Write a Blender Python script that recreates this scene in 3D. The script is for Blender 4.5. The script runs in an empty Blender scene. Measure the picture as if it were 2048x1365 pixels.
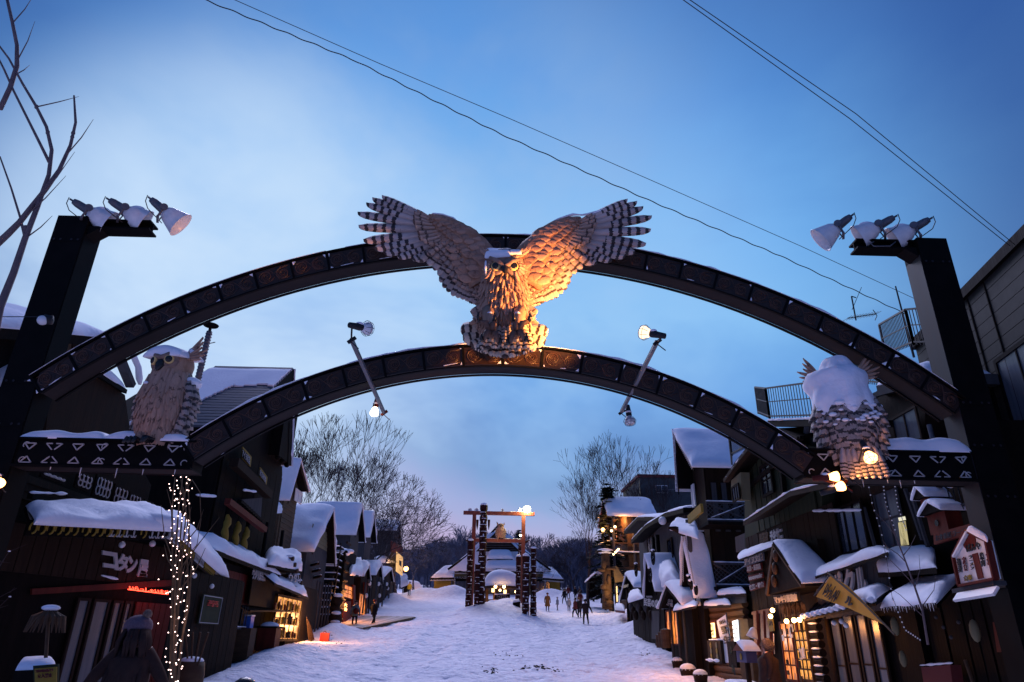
import bpy, math, random
import numpy as np
from mathutils import Vector, Matrix, noise as mnoise
R_ = math.radians
rnd = random.Random(7)
sc = bpy.context.scene
col = sc.collection

# ------------------------------------------------------------------ camera
FPX = 1365.3
pitch, roll, yaw = R_(23.8), R_(1.04), R_(0.8)
fw = Vector((math.sin(yaw)*math.cos(pitch), math.cos(yaw)*math.cos(pitch), math.sin(pitch)))
r0 = Vector((math.cos(yaw), -math.sin(yaw), 0)); u0 = r0.cross(fw)
RI = r0*math.cos(roll) + u0*math.sin(roll); UP = u0*math.cos(roll) - r0*math.sin(roll)
EYE = Vector((0, 0, 1.6))
cam_d = bpy.data.cameras.new('camera'); cam = bpy.data.objects.new('camera', cam_d); col.objects.link(cam)
cam_d.sensor_width = 36; cam_d.lens = 24.0; cam_d.clip_end = 2000; cam_d.clip_start = 0.05
cam.matrix_world = Matrix(((RI.x, UP.x, -fw.x, EYE.x), (RI.y, UP.y, -fw.y, EYE.y), (RI.z, UP.z, -fw.z, EYE.z), (0, 0, 0, 1)))
sc.camera = cam

def ray(px, py): return fw + RI*((px-1024)/FPX) + UP*((682.5-py)/FPX)
def PY(px, py, Y):                       # where the line of sight meets the plane y=Y
    d = ray(px, py); return EYE + d*(Y/d.y)
def PX(px, py, X):                       # ... the plane x=X
    d = ray(px, py); return EYE + d*(X/d.x)

# ------------------------------------------------------------------ sky (dusk): Nishita plus soft cloud light
sc.view_settings.view_transform = 'Standard'; sc.view_settings.look = 'None'
sc.view_settings.exposure = 0; sc.view_settings.gamma = 1
w = bpy.data.worlds.new('World'); sc.world = w; w.use_nodes = True
nt = w.node_tree; nt.nodes.clear()
def N(t, **k):
    n = nt.nodes.new(t)
    for a, b in k.items(): setattr(n, a, b)
    return n
def L(a, b): nt.links.new(a, b)
out = N('ShaderNodeOutputWorld'); bg = N('ShaderNodeBackground'); L(bg.outputs[0], out.inputs[0])
tc = N('ShaderNodeTexCoord')
def dirdot(v):
    n = N('ShaderNodeVectorMath', operation='DOT_PRODUCT'); L(tc.outputs['Generated'], n.inputs[0]); n.inputs[1].default_value = Vector(v).normalized()
    return n.outputs['Value']
def maprange(s, a, b, c=0., d=1., kind='SMOOTHSTEP'):
    n = N('ShaderNodeMapRange', interpolation_type=kind); L(s, n.inputs[0])
    for i, x in enumerate((a, b, c, d)): n.inputs[i+1].default_value = x
    return n.outputs[0]
def mixc(f, a, b, mode='MIX'):
    n = N('ShaderNodeMix', data_type='RGBA', blend_type=mode)
    if hasattr(f, 'links'): L(f, n.inputs[0])
    else: n.inputs[0].default_value = f
    for i, x in ((6, a), (7, b)):
        if hasattr(x, 'links'): L(x, n.inputs[i])
        else: n.inputs[i].default_value = (*x, 1)
    return n.outputs[2]
def math_(op, a, b):
    n = N('ShaderNodeMath', operation=op)
    for i, x in enumerate((a, b)):
        if hasattr(x, 'links'): L(x, n.inputs[i])
        else: n.inputs[i].default_value = x
    return n.outputs[0]
sep = N('ShaderNodeSeparateXYZ'); L(tc.outputs['Generated'], sep.inputs[0])
mp = N('ShaderNodeMapping'); mp.inputs['Scale'].default_value = (1.3, 1.3, 2.6); mp.inputs['Location'].default_value = (3.1, .6, .2); L(tc.outputs['Generated'], mp.inputs[0])
cl = N('ShaderNodeTexNoise'); cl.inputs['Scale'].default_value = 1.5; cl.inputs['Detail'].default_value = 5; cl.inputs['Roughness'].default_value = .58; cl.inputs['Distortion'].default_value = .25
L(mp.outputs[0], cl.inputs[0])
clf = maprange(cl.outputs[0], .32, .7)
zz = math_('ADD', sep.outputs['Z'], math_('MULTIPLY', math_('SUBTRACT', cl.outputs[0], .5), .34))
ramp = N('ShaderNodeValToRGB'); L(zz, ramp.inputs[0])
cr = ramp.color_ramp
stops = [(0.0, (.40, .30, .50)), (.10, (.47, .40, .66)), (.17, (.30, .36, .68)), (.235, (.10, .245, .58)), (.33, (.125, .345, .77)), (.45, (.215, .50, .90)), (.58, (.17, .445, .88)), (.70, (.105, .31, .74)), (.85, (.085, .23, .58)), (1.0, (.08, .21, .55))]
cr.elements[0].position = stops[0][0]; cr.elements[0].color = (*stops[0][1], 1)
cr.elements[1].position = 1.0; cr.elements[1].color = (*stops[-1][1], 1)
for p, c in stops[1:-1]:
    e = cr.elements.new(p); e.color = (*c, 1)
base = ramp.outputs[0]
broad = maprange(dirdot(ray(840, 600)), .84, .995, 0, 1)          # dusk light lingers behind this part of the cloud
side = maprange(dirdot(ray(960, 650)), .73, .945, 0, 1)
dark = mixc(.80, base, (.016, .060, .27))
c1 = mixc(side, dark, base)
glow = maprange(dirdot(ray(480, 640)), .915, .998, 0, 1)
gl2 = math_('MULTIPLY', glow, math_('ADD', math_('MULTIPLY', clf, .6), .45))
c2 = mixc(gl2, c1, (.60, .76, .98))
c3 = mixc(math_('MULTIPLY', broad, math_('MULTIPLY', clf, .42)), c2, (.50, .71, .93))
sky = N('ShaderNodeTexSky', sky_type='NISHITA'); sky.sun_disc = False; sky.sun_elevation = R_(1.0); sky.sun_rotation = R_(-25)
skm = mixc(1.0, sky.outputs[0], (.012, .012, .012), 'MULTIPLY')
fin = mixc(1.0, c3, skm, 'ADD')
L(fin, bg.inputs['Color']); bg.inputs['Strength'].default_value = 1.0

sun_d = bpy.data.lights.new('sun', 'SUN'); sun_d.energy = 2.4; sun_d.angle = R_(30); sun_d.color = (.70, .69, 1)
sun = bpy.data.objects.new('sun', sun_d); col.objects.link(sun)
sun.rotation_euler = Vector((-.16, .72, .66)).to_track_quat('Z', 'Y').to_euler()

# ------------------------------------------------------------------ materials
MATS = {}
def mat(name, c1, c2=None, scale=6., stretch=(1, 1, 1), rough=.7, bump=.0, bscale=None, metal=0., spec=.4, emit=None, estr=1., dist=0.02, lo=.35, hi=.7):
    m = bpy.data.materials.new(name); m.use_nodes = True; t = m.node_tree; b = t.nodes['Principled BSDF']
    b.inputs['Roughness'].default_value = rough; b.inputs['Metallic'].default_value = metal; b.inputs['Specular IOR Level'].default_value = spec
    b.inputs['Base Color'].default_value = (*c1, 1)
    if c2 is not None or bump:
        co = t.nodes.new('ShaderNodeTexCoord'); ma = t.nodes.new('ShaderNodeMapping'); ma.inputs['Scale'].default_value = stretch
        t.links.new(co.outputs['Object'], ma.inputs[0])
        n = t.nodes.new('ShaderNodeTexNoise'); n.inputs['Scale'].default_value = scale; n.inputs['Detail'].default_value = 6; n.inputs['Roughness'].default_value = .6
        t.links.new(ma.outputs[0], n.inputs[0])
        if c2 is not None:
            r = t.nodes.new('ShaderNodeMapRange'); r.inputs[1].default_value = lo; r.inputs[2].default_value = hi; t.links.new(n.outputs[0], r.inputs[0])
            x = t.nodes.new('ShaderNodeMix'); x.data_type = 'RGBA'; x.inputs[6].default_value = (*c1, 1); x.inputs[7].default_value = (*c2, 1)
            t.links.new(r.outputs[0], x.inputs[0]); t.links.new(x.outputs[2], b.inputs['Base Color'])
            rr = t.nodes.new('ShaderNodeMapRange'); rr.inputs[3].default_value = rough*.8; rr.inputs[4].default_value = min(1, rough*1.2)
            t.links.new(n.outputs[0], rr.inputs[0]); t.links.new(rr.outputs[0], b.inputs['Roughness'])
        if bump:
            n2 = n
            if bscale:
                n2 = t.nodes.new('ShaderNodeTexNoise'); n2.inputs['Scale'].default_value = bscale; n2.inputs['Detail'].default_value = 6; t.links.new(ma.outputs[0], n2.inputs[0])
            bp = t.nodes.new('ShaderNodeBump'); bp.inputs['Strength'].default_value = bump; bp.inputs['Distance'].default_value = dist
            t.links.new(n2.outputs[0], bp.inputs['Height']); t.links.new(bp.outputs[0], b.inputs['Normal'])
    if emit: b.inputs['Emission Color'].default_value = (*emit, 1); b.inputs['Emission Strength'].default_value = estr
    MATS[name] = m; return m
M_snow = mat('snow', (.80, .80, .88), (.86, .86, .92), 3, rough=.75, bump=.5, bscale=9, dist=.04, spec=.2)
M_ground = mat('trodden_snow', (.74, .70, .80), (.92, .89, .94), 2.1, rough=.8, bump=.7, bscale=4.0, dist=.18, spec=.2)
M_steel = mat('black_painted_steel', (.003, .003, .0035), (.006, .0055, .006), 3, rough=.6, bump=.1, spec=0.05)
M_steel2 = mat('weathered_steel', (.014, .015, .02), (.03, .016, .014), 2.2, (1, 1, .35), rough=.5, lo=.45, hi=.75, spec=0.2)
M_soffit = mat('soffit_boarding', (.016, .013, .013), (.027, .022, .022), 3, (.3, 1, 1), rough=.7, bump=.2, spec=0.1)
M_carved = mat('carved_brown_wood', (.013, .0055, .0035), (.030, .012, .007), 5, rough=.42, bump=.35, bscale=14, dist=.02, spec=0.35)
M_carved2 = mat('carved_ridge_wood', (.040, .018, .011), (.07, .03, .018), 6, rough=.4, bump=.2, spec=0.4)
M_dark = mat('dark_stained_wood', (0.0048, 0.0036, 0.0032), (0.012, 0.008, 0.0064), 5, (1, 1, .15), rough=.7, bump=.4, bscale=20, spec=0.06)
M_dark2 = mat('brown_stained_wood', (0.0175, 0.0105, 0.007), (0.0325, 0.019, 0.0125), 5, (1, 1, .12), rough=.7, bump=.4, bscale=20, spec=0.08)
M_log = mat('log_wood', (0.054, 0.03, 0.018), (0.096, 0.054, 0.03), 5, (.3, .3, 1), rough=.65, bump=.4, bscale=14, spec=0.15)
M_red = mat('red_painted_wood', (0.078, 0.0108, 0.0072), (0.132, 0.021, 0.012), 5, (1, 1, .2), rough=.6, bump=.3, spec=0.15)
M_grey = mat('weathered_grey_board', (0.04675, 0.04675, 0.05225), (0.0825, 0.07975, 0.0825), 5, (1, 1, .1), rough=.8, bump=.4, spec=0.1)
M_greyblk = mat('grey_green_render', (0.042, 0.0525, 0.0595), (0.0595, 0.07, 0.077), 2, rough=.9, bump=.2, spec=0.1)
M_green = mat('green_painted_board', (0.0225, 0.03, 0.0175), (0.045, 0.05, 0.0275), 3, (1, 1, .15), rough=.7, bump=.3, spec=0.1)
M_cream = mat('cream_board', (0.17, 0.15, 0.085), (0.21, 0.185, 0.11), 5, (1, 1, .2), rough=.7, bump=.3, spec=0.1)
M_ochre = mat('ochre_board', (0.231, 0.1485, 0.022), (0.275, 0.187, 0.033), 5, rough=.6, bump=.2, spec=0.15)
M_siding = mat('brown_lap_siding', (0.078, 0.05525, 0.03575), (0.13, 0.09425, 0.0585), 5, (.2, .2, 2), rough=.75, bump=.3, spec=0.1)
M_deck = mat('bare_deck_board', (.16, .12, .09), (.50, .46, .46), 3, rough=.8, lo=.42, hi=.62)
M_white = mat('white_paint', (.62, .62, .64), (.75, .75, .76), 8, rough=.5, bump=.1)
M_lamp = mat('enamelled_reflector', (.62, .63, .66), (.75, .75, .77), 8, rough=.35, spec=.5)
M_tile = mat('facade_tile', (0.0189, 0.0189, 0.01764), (0.0273, 0.02646, 0.02436), 6, rough=.6, bump=.2, spec=0.1)
M_glass = mat('dark_window_glass', (.02, .025, .035), rough=.08, spec=.9)
M_glass2 = mat('curtained_window_glass', (0.072, 0.0855, 0.108), (0.108, 0.1215, 0.144), 3, (3, 3, .2), rough=.25, spec=0.5)
M_metal = mat('corrugated_metal', (.06, .07, .10), (.09, .10, .13), 4, rough=.5, metal=.2, spec=0.1)
M_galv = mat('galvanised_pipe', (0.096, 0.102, 0.12), (0.15, 0.156, 0.18), 7, rough=.5, metal=.4, spec=0.2)
M_cable = mat('black_cable', (.008, .008, .012), rough=.6)
M_twig = mat('bark_twig', (.10, .07, .075), (.17, .12, .12), 8, rough=.8)
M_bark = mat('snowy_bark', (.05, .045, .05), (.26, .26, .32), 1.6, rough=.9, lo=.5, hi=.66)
M_bark2 = mat('dark_bark', (0.03, 0.024, 0.0252), (0.06, 0.048, 0.048), 4, (1, 1, .3), rough=.9, spec=0.05)
M_needle = mat('conifer_needles', (0.0126, 0.021, 0.0196), (0.0245, 0.035, 0.0315), 3, rough=.9, spec=0.05)
M_text = mat('white_letter_paint', (0.4125, 0.405, 0.4125), rough=.6, spec=0.1)
M_textb = mat('black_letter_paint', (.015, .013, .015), rough=.6)
M_texty = mat('pale_yellow_letter_paint', (.60, .50, .30), rough=.6)
M_totem = mat('totem_red_brown_wood', (0.02475, 0.0063, 0.0054), (0.054, 0.0135, 0.0099), 4, rough=.6, bump=.4, bscale=9, spec=0.1)
M_gate = mat('vermilion_gate_timber', (.15, .03, .018), (.22, .05, .028), 3, (1, 1, .2), rough=.55, bump=.2)
M_skin = mat('skin', (.42, .24, .18), rough=.6)
def E(name, c, s): return mat(name, (.1, .1, .1), emit=c, estr=s, rough=.5)
E_warm = E('warm_bulb', (1, .58, .22), 14); E_warm2 = E('warm_bulb_soft', (1, .62, .3), 6); E_white = E('white_bulb', (1, .86, .6), 12)
E_fairy = E('fairy_bulb', (1, .68, .62), 6)
E_orange = E('orange_bulb', (1, .42, .12), 9); E_flood = E('floodlight_glass', (1, .62, .40), 2.2)
def glowmat(name, ca, cb, s, scale=5., stretch=(1, 1, 1)):
    m = mat(name, (.05, .04, .03), rough=.3); t = m.node_tree; b = t.nodes['Principled BSDF']
    co = t.nodes.new('ShaderNodeTexCoord'); ma = t.nodes.new('ShaderNodeMapping'); ma.inputs['Scale'].default_value = stretch; t.links.new(co.outputs['Object'], ma.inputs[0])
    n = t.nodes.new('ShaderNodeTexVoronoi'); n.inputs['Scale'].default_value = scale; t.links.new(ma.outputs[0], n.inputs[0])
    x = t.nodes.new('ShaderNodeMix'); x.data_type = 'RGBA'; x.inputs[6].default_value = (*ca, 1); x.inputs[7].default_value = (*cb, 1)
    sp = t.nodes.new('ShaderNodeSeparateColor'); t.links.new(n.outputs['Color'], sp.inputs[0]); t.links.new(sp.outputs[0], x.inputs[0]); t.links.new(x.outputs[2], b.inputs['Emission Color'])
    b.inputs['Emission Strength'].default_value = s; return m
E_win = glowmat('lit_shop_window', (1, .42, .08), (.14, .03, .003), 1.5, 6)
E_win2 = glowmat('lit_shop_interior', (1, .28, .05), (.05, .01, .002), 1.6, 4.5, (1, 1, .5))
E_win3 = glowmat('lit_house_window', (.85, .72, .35), (.25, .22, .12), .7, 5, (1, 1, .6))
E_sign = E('lit_sign_box', (1, .66, .28), 3.2); E_red = E('red_neon', (1, .05, .02), 6); E_vend = E('vending_display', (.85, .92, 1), 2.2)
E_lamplit = E('painted_lamplight', (1, .55, .18), .8)  # self-glow that imitates lamplight on a house wall

# ------------------------------------------------------------------ object helpers
WL = {}                                   # world location of each parent
def reg(o, loc): WL[o.name] = Vector(loc); return o
def thing(name, label, cat, loc, group=None, kind=None):
    o = bpy.data.objects.new(name, None); col.objects.link(o); o.empty_display_size = .1
    o.location = loc; o['label'] = label; o['category'] = cat
    if group: o['group'] = group
    if kind: o['kind'] = kind
    return reg(o, loc)
def tag(o, label=None, cat=None, group=None, kind=None):
    if label: o['label'] = label
    if cat: o['category'] = cat
    if group: o['group'] = group
    if kind: o['kind'] = kind
    return o
def link(name, me, parent, loc, m=None):
    o = bpy.data.objects.new(name, me); col.objects.link(o)
    pl = WL[parent.name] if parent else Vector((0, 0, 0))
    if parent: o.parent = parent
    if m is not None: o.matrix_basis = Matrix.Translation(-pl) @ m; reg(o, m.translation)
    else: o.location = Vector(loc) - pl; reg(o, loc)
    return o
class MB:
    def __init__(s): s.v = []; s.f = []; s.mi = []; s.cur = 0
    def add(s, vs, fs):
        k = len(s.v); s.v += [tuple(v) for v in vs]; s.f += [tuple(i+k for i in f) for f in fs]; s.mi += [s.cur]*len(fs); return s
    def prism(s, pts, vec):
        pts = [Vector(p) for p in pts]; vec = Vector(vec); n = len(pts)
        nn = Vector((0, 0, 0))
        for i in range(n): nn += pts[i].cross(pts[(i+1) % n])
        if nn.dot(vec) > 0: pts = pts[::-1]
        return s.add(pts + [p+vec for p in pts], [tuple(range(n)), tuple(range(2*n-1, n-1, -1))] + [(i, i+n, (i+1) % n + n, (i+1) % n) for i in range(n)])
    def box(s, a, b):
        (x0, y0, z0), (x1, y1, z1) = a, b
        x0, x1 = min(x0, x1), max(x0, x1); y0, y1 = min(y0, y1), max(y0, y1); z0, z1 = min(z0, z1), max(z0, z1)
        return s.prism([(x0, y0, z0), (x1, y0, z0), (x1, y1, z0), (x0, y1, z0)], (0, 0, z1-z0))
    def tube(s, pts, r, n=6, caps=True, sq=1.0):
        pts = [Vector(p) for p in pts]; m = len(pts)
        if not hasattr(r, '__len__'): r = [r]*m
        vs = []; prev = None
        for i, p in enumerate(pts):
            d = (pts[min(i+1, m-1)] - pts[max(i-1, 0)]).normalized()
            a = d.orthogonal().normalized() if prev is None else (prev - d*prev.dot(d)).normalized()
            prev = a; b = d.cross(a)
            for j in range(n):
                t = 2*math.pi*j/n; o = (a*math.cos(t) + b*math.sin(t))*r[i]; o.z *= sq; vs.append(p+o)
        fs = [(i*n+j, i*n+(j+1) % n, (i+1)*n+(j+1) % n, (i+1)*n+j) for i in range(m-1) for j in range(n)]
        if caps: fs += [tuple(range(n-1, -1, -1)), tuple((m-1)*n+j for j in range(n))]
        return s.add(vs, fs)
    def bar(s, a, b, wd, ht=None):      # square bar between two points
        a = Vector(a); b = Vector(b); d = (b-a).normalized(); ht = ht or wd
        u = d.cross(Vector((0, 0, 1)));
        if u.length < 1e-3: u = Vector((1, 0, 0))
        u.normalize(); v = u.cross(d)
        q = [a + u*wd/2*i + v*ht/2*j for i, j in ((-1, -1), (1, -1), (1, 1), (-1, 1))]
        return s.prism(q, b-a)
    def ball(s, c, r, n=10, sz=None, rot=None):
        sz = sz or (1, 1, 1); c = Vector(c); vs = []; fs = []; k = n//2+1
        for i in range(k+1):
            ph = math.pi*i/k
            for j in range(n):
                th = 2*math.pi*j/n; q = Vector((r*math.sin(ph)*math.cos(th)*sz[0], r*math.sin(ph)*math.sin(th)*sz[1], r*math.cos(ph)*sz[2]))
                if rot: q = rot @ q
                vs.append(c+q)
        for i in range(k):
            for j in range(n): fs.append((i*n+j, (i+1)*n+j, (i+1)*n+(j+1) % n, i*n+(j+1) % n))
        return s.add(vs, fs)
    def lathe(s, base, axis, prof, n=16):  # prof = [(distance along axis, radius)]
        base = Vector(base); ax = Vector(axis).normalized(); a = ax.orthogonal().normalized(); b = ax.cross(a); vs = []
        for t, r in prof:
            for j in range(n):
                th = 2*math.pi*j/n; vs.append(base + ax*t + (a*math.cos(th)+b*math.sin(th))*r)
        return s.add(vs, [(i*n+j, i*n+(j+1) % n, (i+1)*n+(j+1) % n, (i+1)*n+j) for i in range(len(prof)-1) for j in range(n)])
    def mesh(s, name, m, smooth=False):
        me = bpy.data.meshes.new(name); me.from_pydata(s.v, [], s.f)
        for x in (m if isinstance(m, (list, tuple)) else [m]): me.materials.append(x)
        if isinstance(m, (list, tuple)): me.polygons.foreach_set('material_index', s.mi)
        if smooth: me.polygons.foreach_set('use_smooth', [True]*len(s.f))
        return me
    def build(s, name, m, parent=None, smooth=False, label=None):
        a = np.array(s.v); c = Vector(((a[:, 0].min()+a[:, 0].max())/2, (a[:, 1].min()+a[:, 1].max())/2, a[:, 2].min()))
        a = a - np.array(c); s.v = [tuple(q) for q in a]
        o = link(name, s.mesh(name, m, smooth), parent, c)
        if label: o['label'] = label
        return o
def prism(name, pts, vec, m, parent=None, label=None): return MB().prism(pts, vec).build(name, m, parent, label=label)
def box(name, a, b, m, parent=None, label=None): return MB().box(a, b).build(name, m, parent, label=label)
def nz(p, s=1.): return mnoise.noise(Vector(p)*s)

def snow_slab(name, p0, p1, p2, p3, t, parent, nu=16, nv=12, lump=.25, sag=0., label=None, m=None):
    """rounded snow on the quad p0-p1 (eave) p3-p2 (ridge)"""
    p0, p1, p2, p3 = map(Vector, (p0, p1, p2, p3)); nn = (p1-p0).cross(p3-p0).normalized()
    if nn.z < 0: nn = -nn
    up = (nn*.6 + Vector((0, 0, 1))*.4)
    us = [.5-.5*math.cos(math.pi*i/nu) for i in range(nu+1)]; vs_ = [.5-.5*math.cos(math.pi*i/nv) for i in range(nv+1)]
    V = []; F = []
    for lvl in (0, 1):
        for b in vs_:
            for a in us:
                q = (p0.lerp(p1, a)).lerp(p3.lerp(p2, a), b)
                ea = max(0, 1-abs(2*a-1)**7)**.55; eb = max(0, 1-abs(2*b-1)**7)**.55
                h = t*ea*eb*(1 + lump*nz(q, .9) + lump*.5*nz(q, 2.7))
                cx = Vector(((nz(q, 1.3))*.09*t/.3, nz(q+Vector((9, 0, 0)), 1.3)*.09*t/.3, 0))
                if lvl == 0: V.append(q - nn*.02 + cx*.3 - Vector((0, 0, sag*(1-b)**4)))
                else: V.append(q + up*(h+.004) + cx)
    n1 = (nu+1)*(nv+1)
    for j in range(nv):
        for i in range(nu):
            k = j*(nu+1)+i
            F.append((k, k+nu+1, k+nu+2, k+1)); F.append((n1+k, n1+k+1, n1+k+nu+2, n1+k+nu+1))
    rim = [j for j in range(nu+1)] + [(j+1)*(nu+1)+nu for j in range(nv)] + [nv*(nu+1)+i for i in range(nu-1, -1, -1)] + [j*(nu+1) for j in range(nv-1, 0, -1)]
    for i in range(len(rim)):
        a, b = rim[i], rim[(i+1) % len(rim)]; F.append((a, b, n1+b, n1+a))
    return MB().add(V, F).build(name, m or M_snow, parent, smooth=True, label=label)
def snow_line(name, pts, r, parent, sq=.7, m=None):
    P = []
    pts = [Vector(p) for p in pts]
    for i in range(len(pts)-1):
        n = max(2, int((pts[i+1]-pts[i]).length/(r*1.2)))
        for k in range(n): P.append(pts[i].lerp(pts[i+1], k/n))
    P.append(pts[-1]); mm = len(P)
    rr = [r*(.75+.6*nz(p, 1.7/r*.12)+.25*nz(p, 3.1))*min(1, .35+min(i, mm-1-i)*.5) for i, p in enumerate(P)]
    b = MB().tube(P, [max(.2*r, x) for x in rr], 7, sq=sq)
    return b.build(name, m or M_snow, parent, smooth=True)

def text(body, tl, tr, bl, m, parent, name='lettering', depth=.015, vertical=False, bold=0.0):
    """solid letters filling the parallelogram tl, tr, bl"""
    cu = bpy.data.curves.new('t', 'FONT'); cu.body = '\n'.join(body) if vertical else body
    cu.offset = bold; cu.extrude = .02; cu.space_line = .95; cu.resolution_u = 2
    if vertical: cu.align_x = 'CENTER'
    o = bpy.data.objects.new('t', cu); col.objects.link(o)
    bpy.context.view_layer.update()
    me = bpy.data.meshes.new_from_object(o.evaluated_get(bpy.context.evaluated_depsgraph_get()))
    bpy.data.objects.remove(o)
    if not len(me.vertices): return None
    co = np.empty(len(me.vertices)*3); me.vertices.foreach_get('co', co); co = co.reshape(-1, 3)
    lo, hi = co.min(0), co.max(0); q = (co-lo)/np.maximum(hi-lo, 1e-6)
    tl, tr, bl = map(Vector, (tl, tr, bl)); u = tr-tl; v = tl-bl; n = u.cross(v).normalized()
    W = np.array(bl)[None] + q[:, :1]*np.array(u) + q[:, 1:2]*np.array(v) + (q[:, 2:3]+.15)*np.array(n)*depth
    c = W.mean(0); me.vertices.foreach_set('co', (W-c).ravel()); me.materials.clear(); me.materials.append(m); me.update()
    return link(name, me, parent, Vector(c))

def point(loc, c, e, r=.1, name='lamp_light', spot=None, size=60, blend=.6):
    d = bpy.data.lights.new(name, 'SPOT' if spot else 'POINT'); d.energy = e; d.color = c; d.shadow_soft_size = r
    o = bpy.data.objects.new(name, d); col.objects.link(o); o.location = loc
    if spot:
        d.spot_size = R_(size); d.spot_blend = blend
        o.rotation_euler = (Vector(loc)-Vector(spot)).to_track_quat('Z', 'Y').to_euler()
    return o

# ------------------------------------------------------------------ ground
def G0(y):
    if y < 17: return 0.
    if y < 27: return .0045*(y-17)**2
    return .45 + .09*(y-27)
def bump(x, y, cx, cy, a, sx, sy): return a*math.exp(-((x-cx)/sx)**2-((y-cy)/sy)**2)
MOUNDS = [(-.6, 61, .9, 3.2, 4.), (-.6, 52, .5, 2.6, 7), (1.2, 66, 1.1, 2.2, 4), (-5.5, 96, 1.6, 2.6, 3), (-10, 98, 1.2, 3., 3), (-12, 84, 1.0, 1.6, 3), (7.5, 104, 1.3, 2.5, 2.5), (11, 101, .9, 2.5, 3),
          (-8.7, 51, -.12, 3, 6), (11.5, 60, .9, 1.6, 6), (-9.3, 43, .55, .8, 3), (-8.8, 31, .45, 1.2, 4), (-8, 24, .4, 1.2, 5), (7.5, 36, .3, .9, 5), (9, 47, .7, 1.2, 3), (-14, 70, .7, 2, 8), (-3.5, 40, .22, 2.4, 8), (3.2, 33, .18, 2.5, 8), (-1.5, 28, .2, 1.5, 3)]
def G(x, y, fine=True):
    z = G0(y)
    for cx, cy, a, sx, sy in MOUNDS: z += bump(x, y, cx, cy, a, sx, sy)
    p = Vector((x, y, 0))
    z += .10*mnoise.noise(p*.35) + .07*mnoise.noise(p*.9)
    if fine:
        k = min(1, max(0, (abs(x+.3)-.5)/2.5)) if y > 45 else 1
        z += .05*mnoise.noise(p*2.3) + .05*abs(mnoise.noise(p*3.1)) + .02*mnoise.noise(p*7.1)
        if 20 < y < 75 and abs(x) < 11:
            lane = min(1, math.exp(-((x+3.8+.9*math.sin(y*.11))/1.1)**2) + math.exp(-((x-4.6-.7*math.sin(y*.09+1))/1.2)**2) + .7*math.exp(-((x-1.2-1.5*math.sin(y*.07))/.8)**2))
            z -= .10*lane + (.05*mnoise.noise(p*2.3)+.05*abs(mnoise.noise(p*3.1)))*lane*.7 - .05*math.sin(min(1, lane*1.6)*math.pi)
            tr_ = math.exp(-((x+3.6+.9*math.sin(y*.11))/1.5)**2) + math.exp(-((x-4.3-.7*math.sin(y*.09+1))/1.7)**2) + .45
            d1 = mnoise.voronoi(p*1.55)[0][0]; z -= .10*min(1, tr_)*max(0, 1-d1*2.4)**.7*(1 if mnoise.noise(p*.6+Vector((7, 0, 0))) > -.15 else .2)
    return z
def build_ground():
    ys = [-60, -30, -10, 0] + list(np.arange(6, 20, .3)) + list(np.arange(20, 62, .13)) + list(np.arange(62, 112, .35)) + list(np.arange(112, 170, 4)) + [180, 220, 300, 500, 900]
    xs = [-900, -300, -120, -70, -50, -35, -28, -22] + list(np.arange(-18, -11, .5)) + list(np.arange(-11, 10.51, .14)) + list(np.arange(11, 18.01, .5)) + [22, 28, 35, 50, 70, 120, 300, 900]
    V = [(x, y, G(x, y) if (abs(x) < 60 and y < 180) else G0(min(y, 220))) for y in ys for x in xs]
    n = len(xs); F = [(j*n+i, j*n+i+1, (j+1)*n+i+1, (j+1)*n+i) for j in range(len(ys)-1) for i in range(n-1)]
    tag(MB().add(V, F).build('snow_ground', M_ground, None, smooth=True), 'trodden bluish snow covering the whole sloping village street', 'ground', kind='structure')
build_ground()
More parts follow.
